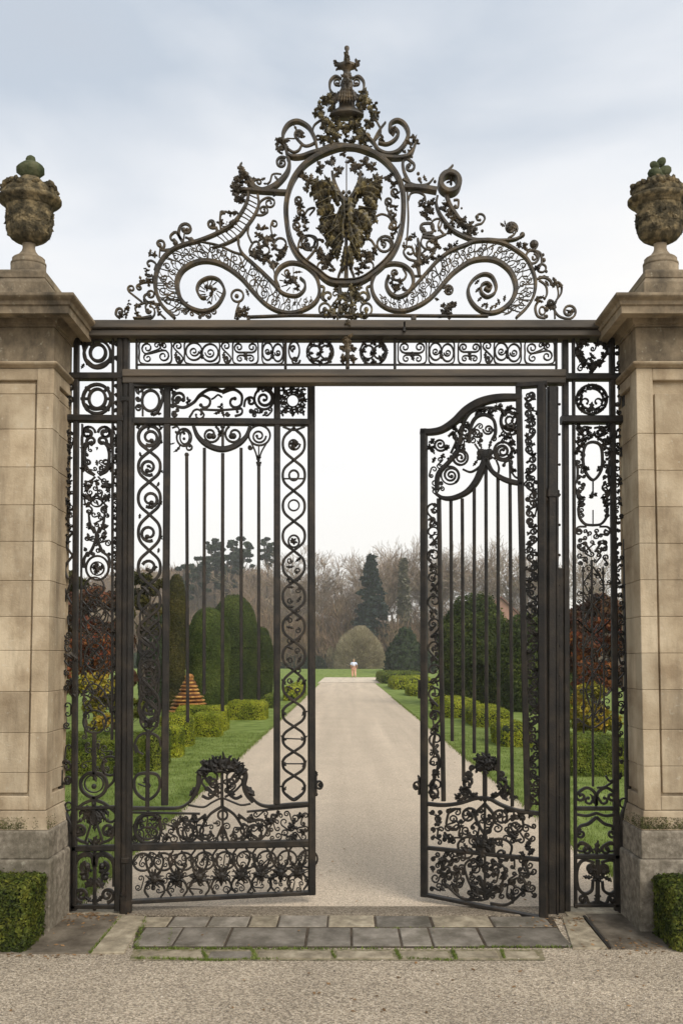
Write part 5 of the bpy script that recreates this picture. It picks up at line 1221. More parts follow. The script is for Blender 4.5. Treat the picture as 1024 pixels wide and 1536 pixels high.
    sqpart('cap', [(.160, z5 + .001), (.160, z6 - .02), (.153, z6 - .006), (.140, z6)], 'stone_cap', t)
    for ch in list(t.children) + [q for c_ in t.children for q in c_.children]:
        if ch.name.startswith('cap') and not ch.name.startswith('cap_slope'): continue
        for v in ch.data.vertices:
            if v.co.y > 0: v.co.y *= .10
    return t, z6

def leaves_data(P, size, seed=0, jitter=.5, normals=None, align=.0, aspect=1.5, stretch=None):
    rs = np.random.RandomState(seed); n = len(P)
    a = rs.normal(size=(n, 3))
    if normals is not None: a = a * (1 - align) + normals * align * 1.8
    a /= np.linalg.norm(a, axis=1)[:, None] + 1e-9
    b = rs.normal(size=(n, 3)); b -= (b * a).sum(1)[:, None] * a; b /= np.linalg.norm(b, axis=1)[:, None] + 1e-9
    c = np.cross(a, b)
    s = size * (1 + jitter * rs.uniform(-1, 1, n))[:, None]
    L, W = b * s * .5 * aspect, c * s * .5
    V = np.stack([P - L, P + W * .9 - L * .1, P + L, P - W * .9 - L * .1], 1).reshape(-1, 3)
    Fc = np.arange(n * 4).reshape(n, 4)
    return V, Fc
def np_mesh(name, V, Fq, mats, mi=None, parent=None, loc=None, rz=0):
    me = bpy.data.meshes.new(name)
    nf, k = Fq.shape
    me.vertices.add(len(V)); me.vertices.foreach_set('co', V.astype(np.float32).ravel())
    me.loops.add(nf * k); me.loops.foreach_set('vertex_index', Fq.astype(np.int32).ravel())
    me.polygons.add(nf); me.polygons.foreach_set('loop_start', np.arange(0, nf * k, k, dtype=np.int32))
    try: me.polygons.foreach_set('loop_total', np.full(nf, k, dtype=np.int32))
    except Exception: pass
    for m in mats: me.materials.append(m)
    if mi is not None: me.polygons.foreach_set('material_index', mi.astype(np.int32))
    me.update(calc_edges=True)
    o = bpy.data.objects.new(name, me); COL.objects.link(o)
    if parent: o.parent = parent
    if loc: o.location = loc
    o.rotation_euler.z = rz
    return o
def leaves_obj(name, P, size, m, parent=None, seed=0, loc=None, **k):
    V, Fq = leaves_data(np.asarray(P, float), size, seed, **k)
    return np_mesh(name, V, Fq, [m], parent=parent, loc=loc)

pierL, capz = pier(-2.02, 'tall sandstone gate pier on the left with a thinly mossed ledge and dark stained frieze', [590, 643, 700, 757, 812, 871, 925, 976, 1038, 1100, 1160])
pierR, capz2 = pier(2.005, 'tall sandstone gate pier on the right with thick moss on its base ledge', [650, 705, 760, 815, 870, 925, 980, 1035, 1095, 1150])

def urn(cx, z0, label, variant):
    t = empty('stone_urn', (cx, -.03, z0)); tag(t, label, 'urn', 'urns on the gate piers')
    s = D / F
    zz = lambda py: (420 - py + (4 if py < 372 else 0) + (9 if py < 299 else 0)) * s * 1.03
    pr = lambda L: [(r * s * 1.03, zz(y_)) for r, y_ in L]
    lathe('base_block', 0, 0, [(28 * s, 0), (28 * s, 8 * s), (26.5 * s, 10 * s), (26.5 * s, 20.5 * s)], 'stone_cap', t, 24)
    lathe('foot', 0, 0, pr([(26, 401), (26, 397.5), (24, 396), (24, 393.5), (23, 392.5), (24, 391), (22, 389), (15, 385), (10.5, 379), (9, 374), (10, 370)]), 'stone_cap', t, 28)
    bowl = lathe('bowl', 0, 0, pr([(9, 371.5), (17, 369.5), (25, 365), (31, 358), (33.5, 350), (33, 342), (31.5, 334), (31.5, 327), (33, 320), (36, 314)]), 'urn', t, 40, 1, .02, 5)
    # carved foliage in relief round the bowl
    g = random.Random(variant); m2 = []; V, Fc = [], []
    P, Nn = [], []
    for i in range(900):
        a = g.uniform(0, 2 * PI); k = g.random()
        y_ = 322 + 34 * k; r = (32 + 2.2 * math.sin(k * 4)) * s * 1.03
        P.append((math.cos(a) * r, math.sin(a) * r, zz(y_))); Nn.append((math.cos(a), math.sin(a), 0))
    V, Fq = leaves_data(np.array(P), .026, variant, .4, np.array(Nn), .72, 2.0)
    np_mesh('carved_foliage', V, Fq, [M['urn']], parent=bowl)
    lathe('rim', 0, 0, pr([(34, 316.5), (37, 315.5), (38, 312), (44, 309.5), (46.5, 307), (46.5, 303.5), (43, 301), (39, 300)]), 'urn', t, 40)
    P, EX = [], []
    for i in range(34):
        a = 2 * PI * i / 34
        P.append((math.cos(a) * 40 * s, math.sin(a) * 40 * s, zz(298 + g.uniform(-4, 4)), g.uniform(6, 8)))
    for i in range(30):
        a = g.uniform(0, 2 * PI); q = g.uniform(.3, .9); P.append((math.cos(a) * 42 * s * q, math.sin(a) * 42 * s * q, zz(299 - 12 * (1 - q)), g.uniform(6.5, 9)))
    for x, y_, r in (((33, 288, 6), (35, 294, 7), (-22, 286, 6), (40, 303, 7)) if variant == 1 else ((-20, 292, 5), (16, 286, 6), (-36, 303, 7), (-40, 311, 6))): EX.append((x * s, -.02, zz(y_), r))
    for nm, PP in [('garland', P)] + [('scrolled_leaf', [q_]) for q_ in EX]:
     bm = bmesh.new()
     for x, y_, z, r in PP:
        mt = Matrix.Translation((x, y_, z)) @ Matrix.Rotation(g.uniform(0, 3), 4, 'X') @ Matrix.Rotation(g.uniform(0, 3), 4, 'Y') @ Matrix.Diagonal((r * s, r * s * .75, r * s * .6, 1))
        bmesh.ops.create_icosphere(bm, subdivisions=1, radius=1, matrix=mt)
     me = bpy.data.meshes.new(nm); bm.to_mesh(me); bm.free(); me.materials.append(M['urn'])
     o = bpy.data.objects.new(nm, me); COL.objects.link(o); o.parent = t
    lid = lathe('lid', 0, 0, pr([(43, 303), (38, 297), (28, 291), (21, 287), (17, 283), (14, 279.5)]), 'urn', t, 26, 1, .06, variant)
    if variant == 1:
        lathe('lid_knob', 0, 0, pr([(11, 281), (14, 277), (20, 271), (20.5, 265), (17, 260), (12, 256.5), (7, 255.5)]), 'urn_green', lid, 14, 1, .06, 3)
        lathe('lid_knob', 0, 0, pr([(5, 258), (7.3, 255), (7.5, 251), (6, 247), (3, 245), (.5, 244.5)]), 'urn_green', lid, 12, 1, .04, 3)
    else:
        bm = bmesh.new()
        for x, y_, r, a in ((-5, 273, 12, .2), (9, 269, 11, -.5), (-6, 260, 8, .6), (4, 255, 8.5, -.9), (1, 279, 10, 0)):
            mt = Matrix.Translation((x * s, 0, zz(y_))) @ Matrix.Rotation(a, 4, 'Y') @ Matrix.Diagonal((r * s * 1.05, r * s * .9, r * s * .8, 1))
            bmesh.ops.create_icosphere(bm, subdivisions=2, radius=1, matrix=mt)
        me = bpy.data.meshes.new('lid_knob'); bm.to_mesh(me); bm.free(); me.materials.append(M['urn_green'])
        for p in me.polygons: p.use_smooth = True
        o = bpy.data.objects.new('lid_knob', me); COL.objects.link(o); o.parent = lid
urn(-2.02, capz, 'carved stone urn on the left pier with one rounded acorn knob on its lid', 1)
urn(2.0, capz2, 'carved stone urn on the right pier with a lumpy green knob cluster on its lid', 2)

for o_ in COL.objects:
    if o_.name.startswith('stone_urn'): o_.scale = (1, .62, 1)
# ================================================================== GROUND
def sheet(name, pts, z, mname, nx=1, kind='structure', label=None):
    V = [(x, y, z) for x, y in pts]
    o = mk(name, V, [tuple(range(len(V)))], M[mname], smooth=False); tag(o, label, name.replace('_', ' '), kind=kind); return o
S = 262
sheet('ground', [(-S, -60), (S, -60), (S, 332), (-S, 332)], -.03, 'soil')
g = random.Random(2)
# lawns with a slightly uneven edge along the drive
def edge(x, y0, y1, n, wob, seed):
    q = random.Random(seed); return [(x + q.uniform(-wob, wob), y0 + (y1 - y0) * i / n) for i in range(n + 1)]
LE, RE = -1.70, 1.90
eL = edge(LE, .10, 44, 70, .018, 1); eR = edge(RE, .10, 44, 70, .018, 2)
def strip(name, a, b, z, mname, kind='structure'):
    n = len(a); V = [(x, y, z) for x, y in a] + [(x, y, z) for x, y in b]
    o = mk(name, V, [(i, n + i, n + i + 1, i + 1)[::-1] for i in range(n - 1)], M[mname], smooth=False); tag(o, None, name.replace('_', ' '), kind=kind); return o
strip('lawn', [(-60, y_) for x, y_ in eL], eL, .006, 'lawn'); strip('lawn', eR, [(60, y_) for x, y_ in eR], .006, 'lawn')
sheet('lawn', [(-140, 60.2), (140, 60.2), (140, 150), (-140, 150)], .006, 'lawn')
sheet('lawn', [(-140, 44), (-1.9, 44), (-1.9, 60.2), (-140, 60.2)], .006, 'lawn'); sheet('lawn', [(3.4, 44), (140, 44), (140, 60.2), (3.4, 60.2)], .006, 'lawn')
sheet('drive', [(-3, .12), (3, .12), (3, 61), (-3, 61)], 0.0, 'drive')
sheet('forecourt', [(-30, -30), (30, -30), (30, -.1), (-30, -.1)], -.003, 'gravel')
# low grass rises in the far lawn (two mown banks)
def bank(y0, y1, h, x0=-90, x1=90):
    ys = [y0 + (y1 - y0) * i / 8 for i in range(9)]
    V = []; Fc = []
    for i, y_ in enumerate(ys):
        z = .01 + h * math.sin(PI * i / 8)
        V += [(x0, y_, z), (x1, y_, z)]
    for i in range(8): Fc.append((2 * i, 2 * i + 1, 2 * i + 3, 2 * i + 2))
    o = mk('lawn_bank', V, Fc, M['lawn']); tag(o, kind='structure')
sheet('cross_path', [(-1.9, 46), (3.4, 46), (3.4, 60.6), (-1.9, 60.6)], .012, 'pale_path')
bank(62, 70, .22); bank(84, 100, .35)

# paving: threshold strip, three slab rows, side slabs
V, Fc, MI = [], [], []
def slab(pts, z, mi):
    """bevelled slab from plan polygon (pixels on the ground)"""
    P = [ground(*p) for p in pts]; b = len(V); n = len(P); cxm = sum(p[0] for p in P) / n; cym = sum(p[1] for p in P) / n
    k0 = len(Fc)
    for (x, y_) in P: V.append((x, y_, z - .06))
    for (x, y_) in P: V.append((x, y_, z - .006))
    for (x, y_) in P:
        dx, dy = x - cxm, y_ - cym; l = math.hypot(dx, dy); V.append((x - dx / l * .012, y_ - dy / l * .008, z))
    for i in range(n):
        j = (i + 1) % n
        Fc.append((b + i, b + j, b + n + j, b + n + i)); Fc.append((b + n + i, b + n + j, b + 2 * n + j, b + 2 * n + i))
    Fc.append(tuple(b + 2 * n + i for i in range(n)))
    MI.extend([mi] * (len(Fc) - k0))
def quad(x0, x1, ya, yb, sk, z, mi, gap=1.5):
    """ya back row, yb front row"""
    f = lambda x, y_: CX + (x - CX) * (y_ - 990) / (yb - 990)
    slab([(x0 + gap / 2, yb - gap * .4), (x1 - gap / 2, yb - gap * .4), (f(x1, ya) - gap / 2, ya + gap * .4), (f(x0, ya) + gap / 2, ya + gap * .4)], z, mi)
g = random.Random(5)
for x0, x1, mi in ((196, 250, 1), (250, 309, 0), (309, 371, 0), (371, 415, 1), (415, 491, 0), (491, 563, 1), (563, 650, 0), (650, 742, 1), (742, 830, 0)):
    quad(x0, x1, 1374 + (abs(x0 - 519) > 200) * 2, 1392, 0, .0035 + g.uniform(-.0015, .002), mi)
for x0, x1, mi in ((196, 258, 0), (258, 336, 0), (336, 458, 0), (458, 527, 0), (527, 603, 0), (603, 650, 0), (650, 728, 0), (728, 860, 0)):
    quad(x0, x1, 1392, 1421, 0, .0035 + g.uniform(-.0015, .002), mi)
for x0, x1, mi in ((200, 305, 1), (308, 378, 0), (382, 498, 1), (502, 592, 1), (596, 678, 1), (684, 752, 1), (756, 812, 1)):
    quad(x0, x1, 1427, 1439, 0, .002 + g.uniform(-.0012, .0016), mi)
slab([(-60, 1431), (132, 1431), (180, 1373), (60, 1373), (-60, 1395)], .004, 2); slab([(137, 1431), (186, 1431), (218, 1376), (184, 1374)], .008, 1)
slab([(858, 1424), (912, 1424), (872, 1376), (842, 1376)], .006, 1); slab([(918, 1424), (1100, 1424), (1080, 1372), (876, 1372)], .005, 2)
pav = mk('paving', V, Fc, [M['slab'], M['slab_warm'], M['slab_brown']], smooth=False, mi=MI); tag(pav, kind='structure')
V, Fc = [], []; box_data(V, Fc, -1.34, 1.34, -.045, .115, -.05, .004, .004)
tag(mk('threshold', V, Fc, M['threshold'], smooth=False), kind='structure')
V, Fc = [], []; box_data(V, Fc, -2.6, -1.345, -.10, .10, -.05, .003, .004); box_data(V, Fc, 1.345, 2.6, -.10, .10, -.05, .003, .004)
tag(mk('threshold', V, Fc, M['slab_warm'], smooth=False), kind='structure')

sheet('paving_bed', [ground(198, 1422), ground(853, 1422), ground(828, 1376), ground(212, 1376)], .0005, 'soil')
sheet('paving_bed', [ground(194, 1441), ground(818, 1441), ground(812, 1424.5), ground(200, 1424.5)], -.0005, 'joint')
# grass in the joints
def blades(name, P, h, m, seed=1, w=.004, kind='stuff', label=None, cat=None):
    rs = np.random.RandomState(seed); n = len(P); P = np.asarray(P, float)
    a = rs.uniform(0, 2 * PI, n); hh = h * rs.uniform(.5, 1.2, n); ln = rs.uniform(0, .6, n) * hh; b = rs.uniform(0, 2 * PI, n)
    dx = np.stack([np.cos(a), np.sin(a), 0 * a], 1) * w * rs.uniform(.7, 1.3, n)[:, None]
    tip = P + np.stack([np.cos(b) * ln, np.sin(b) * ln, hh], 1)
    V = np.stack([P - dx, P + dx, tip], 1).reshape(-1, 3)
    o = np_mesh(name, V, np.arange(n * 3).reshape(n, 3), [m]); tag(o, label, cat, kind=kind); return o
P = []
g = random.Random(8)
for (x0, y0, x1, y1, n, wd) in ((203, 1424, 470, 1424, 900, 3), (470, 1424, 850, 1422, 260, 2), (203, 1421, 218, 1376, 330, 5), (135, 1430, 182, 1376, 260, 3), (205, 1438, 330, 1441, 500, 3), (330, 1441, 420, 1438, 160, 3), (378, 1426, 384, 1440, 130, 3), (594, 1426, 600, 1440, 130, 3), (678, 1426, 684, 1440, 160, 3), (752, 1426, 756, 1438, 90, 3), (498, 1428, 502, 1438, 60, 2), (258, 1394, 252, 1420, 50, 2), (560, 1394, 700, 1393, 80, 2), (304, 1428, 309, 1438, 120, 3), (720, 1421, 860, 1421, 260, 3), (610, 1438, 680, 1441, 120, 3)):
    for i in range(n):
        t = g.random(); t = t if g.random() < .6 else (int(t * 5) / 5 + .05 * g.random())
        x, y_ = x0 + (x1 - x0) * t, y0 + (y1 - y0) * t + g.gauss(0, .5) ; X_, Y_ = ground(x + g.gauss(0, wd * .5), y_); P.append((X_, Y_, -.003))
blades('grass', P, .016, M['blade'], 3, .0035)
# lawn blades, densest near the gate
P = []
while len(P) < 70000:
    y_ = .12 + 11 * g.random() ** 1.6
    if g.random() < .62: x = LE - 4.5 * g.random() ** 1.3
    else: x = RE + 3.6 * g.random() ** 1.3
    P.append((x, y_, .004))
for i in range(9000):
    y_ = .12 + 26 * g.random() ** 1.3; P.append(((LE if g.random() < .5 else RE) + g.gauss(0, .028), y_, .003))
blades('grass', P, .032, M['blade'], 4, .0045)
# stones and litter on the forecourt
V, Fc = [], []
bm = bmesh.new()
for i in range(3200):
    x, y_ = ground(g.uniform(-20, 1044), g.uniform(1432, 1550)); r = g.uniform(.0015, .0038) * (1 if g.random() < .95 else 2.2)
    bmesh.ops.create_icosphere(bm, subdivisions=1, radius=1, matrix=Matrix.Translation((x, y_, -.003 + r * .3)) @ Matrix.Rotation(g.uniform(0, 3), 4, 'Z') @ Matrix.Diagonal((r, r * g.uniform(.6, 1), r * .6, 1)))
me = bpy.data.meshes.new('loose_gravel'); bm.to_mesh(me); bm.free(); me.materials.append(mat('loose_gravel_stone', [(.18, .15, .11), (.36, .31, .25), (.56, .50, .42)], 3, .9, island=.55))
o = bpy.data.objects.new('loose_gravel', me); COL.objects.link(o); tag(o, kind='stuff')
P = []
for i in range(420):
    px, py = g.choice(((g.gauss(95, 34), 1372 + abs(g.gauss(0, 13))), (g.gauss(60, 60), 1431 + g.gauss(0, 5)), (g.gauss(850, 30), 1378 + abs(g.gauss(0, 8))), (g.gauss(960, 40), 1420 + g.gauss(0, 6)), (g.uniform(0, 1024), g.uniform(1380, 1520)), (g.gauss(130, 25), 1371 + abs(g.gauss(0, 5)))))
    if py < 1366: continue

    P.append((*ground(px, py), .008 if py < 1425 else .001))
for i in range(260): P.append((g.uniform(-1.9, 2.1), .2 + 14 * g.random() ** 1.5, .006))
o = leaves_obj('fallen_leaves', P, .013, M['litter'], seed=4, jitter=.6, normals=np.tile((0, 0, 1.0), (len(P), 1)), align=.85); tag(o, kind='stuff')
m_ = MB(); fx0 = ground(876, 1376); fx1 = ground(914, 1424)
V, Fc = [], []; dxx = .008
mk_ = mk('paving_rail', [(fx0[0] - dxx, fx0[1], .010), (fx0[0] + dxx, fx0[1], .010), (fx1[0] + dxx, fx1[1], .010), (fx1[0] - dxx, fx1[1], .010), (fx0[0] - dxx, fx0[1], -.02), (fx0[0] + dxx, fx0[1], -.02), (fx1[0] + dxx, fx1[1], -.02), (fx1[0] - dxx, fx1[1], -.02)],
         [(0, 3, 2, 1), (4, 5, 6, 7), (0, 1, 5, 4), (1, 2, 6, 5), (2, 3, 7, 6), (3, 0, 4, 7)], M['iron'], smooth=False)
tag(mk_, 'thin rusty iron strip set slanting in the paving by the right pier', 'iron strip')

# ================================================================== CLIPPED HEDGES, TOPIARY
def round_box_pts(n, hx, hy, h, r, seed):
    rs = np.random.RandomState(seed)
    P = []; Nn = []
    A = np.array([4 * hx * hy, 2 * hx * h * 1., 2 * hx * h * 1., 2 * hy * h, 2 * hy * h]); A = A / A.sum()
    k = rs.choice(5, n, p=A); u, v = rs.uniform(-1, 1, n), rs.uniform(0, 1, n)
    x = np.where(k == 0, u * hx, np.where(k < 3, u * hx, np.where(k == 3, -hx, hx)))
    y = np.where(k == 0, (v * 2 - 1) * hy, np.where(k == 1, -hy, np.where(k == 2, hy, u * hy)))
    z = np.where(k == 0, h, v * h)
    P = np.stack([x, y, z], 1)
    rr = min(r, hx, hy, h)
    I = np.stack([np.clip(x, -hx + rr, hx - rr), np.clip(y, -hy + rr, hy - rr), np.minimum(z, h - rr)], 1)
    dlt = P - I; l = np.linalg.norm(dlt, axis=1)[:, None] + 1e-9; Nn = dlt / l
    return I + Nn * rr, Nn
def lump(P, f, a, seed=0):
    """smooth pseudo noise"""
    rs = np.random.RandomState(seed); o = np.zeros(len(P))
    for i in range(6):
        k = rs.normal(size=3) * f * (1 + i * .5); o += np.sin(P @ k + rs.uniform(0, 6)) / (1 + i * .5)
    return o[:, None] * a / 2
def clipped_box(x0, x1, y0, y1, h, leaf, n, mname, label, cat='hedge', group=None, r=.08, seed=1, name='box_hedge', lumpy=.012, core='core'):
    hx, hy = (x1 - x0) / 2, (y1 - y0) / 2; cx, cy = (x0 + x1) / 2, (y0 + y1) / 2
    t = empty(name, (cx, cy, 0)); tag(t, label, cat, group)
    P, Nn = round_box_pts(n, hx, hy, h, r, seed)
    rs = np.random.RandomState(seed + 9)
    P = P + Nn * lump(P + [cx, cy, 0], 6, lumpy * 1.2, 4) + Nn * (rs.normal(size=(n, 1)) * lumpy * .5) - Nn * (rs.random((n, 1)) < .25) * leaf * 1.2 + Nn * (rs.random((n, 1)) < .015) * leaf * 1.3
    P[:, 2] = np.maximum(P[:, 2], .004)
    V, Fq = leaves_data(P, leaf * (.85 if leaf < .03 else 1), seed, .5, Nn, .62, 1.5)
    np_mesh('foliage', V, Fq, [M[mname]], parent=t)
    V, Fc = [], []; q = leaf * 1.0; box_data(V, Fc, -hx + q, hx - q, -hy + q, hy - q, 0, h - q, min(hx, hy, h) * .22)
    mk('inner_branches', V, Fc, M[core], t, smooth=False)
    return t
def px2x(px, Y): return at(px, 1000, Y)[0]
GRP = 'clipped box hedges beside the drive'
# foreground pair in front of the piers
def fore(x0, x1, y0, y1, h, label, seed): clipped_box(x0, x1, y0, y1, h, .0125, 34000, 'box_near', label, r=.035, seed=seed, lumpy=.010, group='clipped hedges in front of the piers')
fore(-2.9, -1.70, -.62, -.335, .345, 'low clipped green hedge block in the bottom left corner, in front of the left pier', 1)
fore(1.74, 2.9, -.60, -.335, .335, 'low clipped green hedge block at the right edge, in front of the right pier', 2)
# along the left lawn
def hedge_px(xa, xb, base, depth, h, leaf, n, mname, label, seed, r=.1, name='box_hedge', grp=GRP, lumpy=.012, cat='hedge', ext=None):
    _, Y = ground(CX, base); X0, X1 = px2x(xa, Y), px2x(xb, Y)
    if ext is not None: X0, X1 = (X0 - ext, X1) if xa < CX else (X0, X1 + ext)
    return clipped_box(X0, X1, Y, Y + depth, h, leaf, n, mname, label, cat, grp, r, seed, name, lumpy)
hedge_px(60, 203, 1166, 1.0, .50, .020, 30000, 'box', 'long dark green clipped hedge seen through the left iron screen', 11, .07)
hedge_px(203, 238, 1158, .9, .54, .020, 9000, 'box', 'clipped green hedge block behind the scroll column of the left gate leaf', 12, .10)
hedge_px(232, 270, 1138, .45, .50, .020, 8000, 'box_gold', 'small bright hedge block just right of the left leaf column', 13, .10)
hedge_px(238, 286, 1122, .55, .58, .020, 10000, 'box_gold', 'pale topped rounded hedge block second in the stepped row on the left lawn', 14, .14)
hedge_px(289, 330, 1107, .6, .48, .022, 10000, 'box_gold', 'golden green hedge block in front of the stepped orange cone', 15, .10)
hedge_px(262, 338, 1098, .7, .54, .022, 14000, 'box_gold', 'wide golden hedge carrying round behind the block below the orange cone', 16, .12)
hedge_px(339, 398, 1081, .9, .49, .024, 14000, 'box_gold', 'bright green box hedge at the foot of the tallest yew dome on the left', 17, .16)
hedge_px(394, 414, 1063, 1.4, .44, .028, 7000, 'box', 'farthest small hedge on the left lawn beside the thin yew', 18, .14)
hedge_px(424, 446, 1052, 6, .55, .06, 5000, 'box_gold', 'low hedge glimpsed through the scroll column nearest the drive', 19, .2)
# right side row
hedge_px(856, 942, 1166, 1.0, .50, .020, 26000, 'box', 'dark green clipped hedge with golden top seen through the right iron screen', 21, .08)
hedge_px(752, 800, 1122, 1.2, .40, .026, 10000, 'box_gold', 'rounded golden hedge clump between the bars near the right leaf stile', 22, .18, lumpy=.02)
hedge_px(712, 768, 1092, 2.1, .42, .028, 12000, 'box_gold', 'lumpy golden green hedge behind the middle bars of the right leaf', 23, .18, lumpy=.02)
hedge_px(664, 722, 1078, 2.6, .47, .030, 12000, 'box_gold', 'bright rounded hedge at the foot of the great yew, behind the right leaf', 24, .2, lumpy=.02)
hedge_px(614, 642, 1045, 2.6, .46, .040, 6000, 'box_gold', 'small round golden hedge half hidden by the free stile of the right leaf', 25, .2, lumpy=.02)
hedge_px(590, 650, 1035, 5, .62, .055, 9000, 'box_gold', 'middle golden hedge in the receding row right of the drive', 26, .28, lumpy=.03)
hedge_px(572, 640, 1026, 9, .72, .07, 9000, 'box', 'farthest green hedge right of the drive where it meets the cross path', 27, .34, lumpy=.03)

def domed(px, base, top, wpx, Y, mname, label, leaf, n, prof, seed, name='yew_topiary', cat='topiary', group='clipped yew topiary', lumpy=.03, cone=None, sub='core', depthk=1.0, align=.5):
    cx = px2x(px, Y); h = zat(top, Y); w = wpx / F * (Y + D) / 2
    t = empty(name, (cx, Y, 0)); tag(t, label, cat, group)
    rs = np.random.RandomState(seed)
    # prof(k) -> radius fraction, k 0..1 height; sample by height
    ks = np.linspace(0, 1, 200); rr = np.array([prof(k) for k in ks]); cdf = np.cumsum(rr + .12); cdf /= cdf[-1]
    k = np.interp(rs.random(n), cdf, ks); r = np.interp(k, ks, rr) * w; a = rs.uniform(0, 2 * PI, n)
    dr = np.gradient(rr * w, ks * h + 1e-9); nz = -np.interp(k, ks, dr)
    Nn = np.stack([np.cos(a), np.sin(a), nz.clip(-2, 6)], 1); Nn /= np.linalg.norm(Nn, axis=1)[:, None]
    P = np.stack([r * np.cos(a), r * np.sin(a) * depthk, k * h], 1)
    P = P + Nn * lump(P, 3.2 / max(w, .5), lumpy * 1.5, seed) + Nn * rs.normal(size=(n, 1)) * lumpy * .6 - Nn * (rs.random((n, 1)) < .3) * leaf
    P[:, 2] = np.maximum(P[:, 2], .01)
    V, Fq = leaves_data(P, leaf, seed, .4, Nn, align, 1.6)
    np_mesh('foliage', V, Fq, [M[mname]], parent=t)
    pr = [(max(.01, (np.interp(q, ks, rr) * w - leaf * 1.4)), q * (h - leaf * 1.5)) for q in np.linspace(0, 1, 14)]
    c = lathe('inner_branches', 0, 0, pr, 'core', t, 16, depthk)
    return t
dome = lambda p=.45, q=2.4: (lambda k: min(1, (.86 + .2 * k) if k < p else 1.0) * (max(0, 1 - ((k - p) / (1 - p)) ** q) ** .5 if k > p else 1))
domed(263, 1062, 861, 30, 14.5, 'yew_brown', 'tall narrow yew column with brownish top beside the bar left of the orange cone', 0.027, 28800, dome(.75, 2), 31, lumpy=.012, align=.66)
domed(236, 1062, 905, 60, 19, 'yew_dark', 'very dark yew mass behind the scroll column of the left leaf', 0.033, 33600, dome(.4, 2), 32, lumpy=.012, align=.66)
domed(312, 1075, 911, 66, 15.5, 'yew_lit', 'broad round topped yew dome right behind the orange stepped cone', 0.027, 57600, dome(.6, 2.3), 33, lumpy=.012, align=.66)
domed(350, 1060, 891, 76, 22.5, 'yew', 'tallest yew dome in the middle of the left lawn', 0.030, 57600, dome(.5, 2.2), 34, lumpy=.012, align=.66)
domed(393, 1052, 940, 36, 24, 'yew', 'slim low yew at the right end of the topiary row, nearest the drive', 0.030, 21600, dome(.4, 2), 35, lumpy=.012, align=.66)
domed(712, 1060, 891, 112, 21, 'yew', 'great dark yew dome behind the bars of the right gate leaf', .055, 30000, dome(.35, 2), 36, lumpy=.07)
domed(784, 1060, 924, 84, 18, 'yew', 'loosely clipped dark yew behind the right leaf stile', .055, 20000, dome(.45, 2), 37, lumpy=.08)
domed(830, 1060, 905, 80, 20, 'yew', 'dark yew rising behind the massive right hinge post', .055, 14000, dome(.45, 2), 38, lumpy=.08)
# far clipped trees
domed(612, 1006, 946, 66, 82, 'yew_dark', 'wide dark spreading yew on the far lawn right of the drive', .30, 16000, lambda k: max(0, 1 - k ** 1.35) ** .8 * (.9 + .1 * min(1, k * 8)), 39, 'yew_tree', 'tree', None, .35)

# orange stepped cone
t = empty('stepped_cone', (px2x(284, 12.4), 12.4, 0)); tag(t, 'orange and dark banded stepped clay cone in front of the yew dome', 'garden ornament')
ht = zat(1015, 12.4); w0 = 68 / F * 17 / 2; nlev = 13
for i in range(nlev):
    a = i / nlev; rr = w0 * (1 - a) ** .75 * 1.0 + .03; z0 = .12 + (ht - .12) * a; dz = (ht - .12) / nlev
    if a > .55: rr = w0 * .42 * max(.3, (1 - ((a - .55) / .45) ** 2)) + .03
    tr_ = lathe('tier', 0, 0, [(rr * .93, z0), (rr, z0 + dz * .12), (rr * .98, z0 + dz * .42), (rr * .86, z0 + dz * .58)], 'terracotta', t, 26, 1, .065, i)
    lathe('gap_ring', 0, 0, [(rr * .80, z0 + dz * .5), (rr * .80, z0 + dz * 1.02)], 'terracotta_dark', tr_, 16)
lathe('base', 0, 0, [(w0 * 1.1, 0), (w0 * 1.1, .12)], 'terracotta_dark', t, 18)
lathe('cap_knob', 0, 0, [(.09, ht - .05), (.11, ht), (.07, ht + .05), (.01, ht + .07)], 'terracotta', t, 12)

# ================================================================== TREES
class Tubes:
    def __init__(s): s.V = []; s.F = []
    def seg(s, a, b, ra, rb, k=4):
        ax, ay, az = a; d = (b[0] - ax, b[1] - ay, b[2] - az)
        l = math.sqrt(d[0] ** 2 + d[1] ** 2 + d[2] ** 2) or 1e-6; d = (d[0] / l, d[1] / l, d[2] / l)
        u = (d[2], 0, -d[0]) if abs(d[1]) > .5 else (d[1], -d[0], 0)
        if abs(u[0]) + abs(u[1]) + abs(u[2]) < 1e-3: u = (1, 0, 0)
        m = math.sqrt(u[0] ** 2 + u[1] ** 2 + u[2] ** 2); u = (u[0] / m, u[1] / m, u[2] / m)
        v = (d[1] * u[2] - d[2] * u[1], d[2] * u[0] - d[0] * u[2], d[0] * u[1] - d[1] * u[0])
        B = len(s.V)
        for (p, r) in ((a, ra), (b, rb)):
            for i in range(k):
                c_, s_ = math.cos(2 * PI * i / k) * r, math.sin(2 * PI * i / k) * r
                s.V.append((p[0] + u[0] * c_ + v[0] * s_, p[1] + u[1] * c_ + v[1] * s_, p[2] + u[2] * c_ + v[2] * s_))
        for i in range(k): s.F.append((B + i, B + (i + 1) % k, B + k + (i + 1) % k, B + k + i))
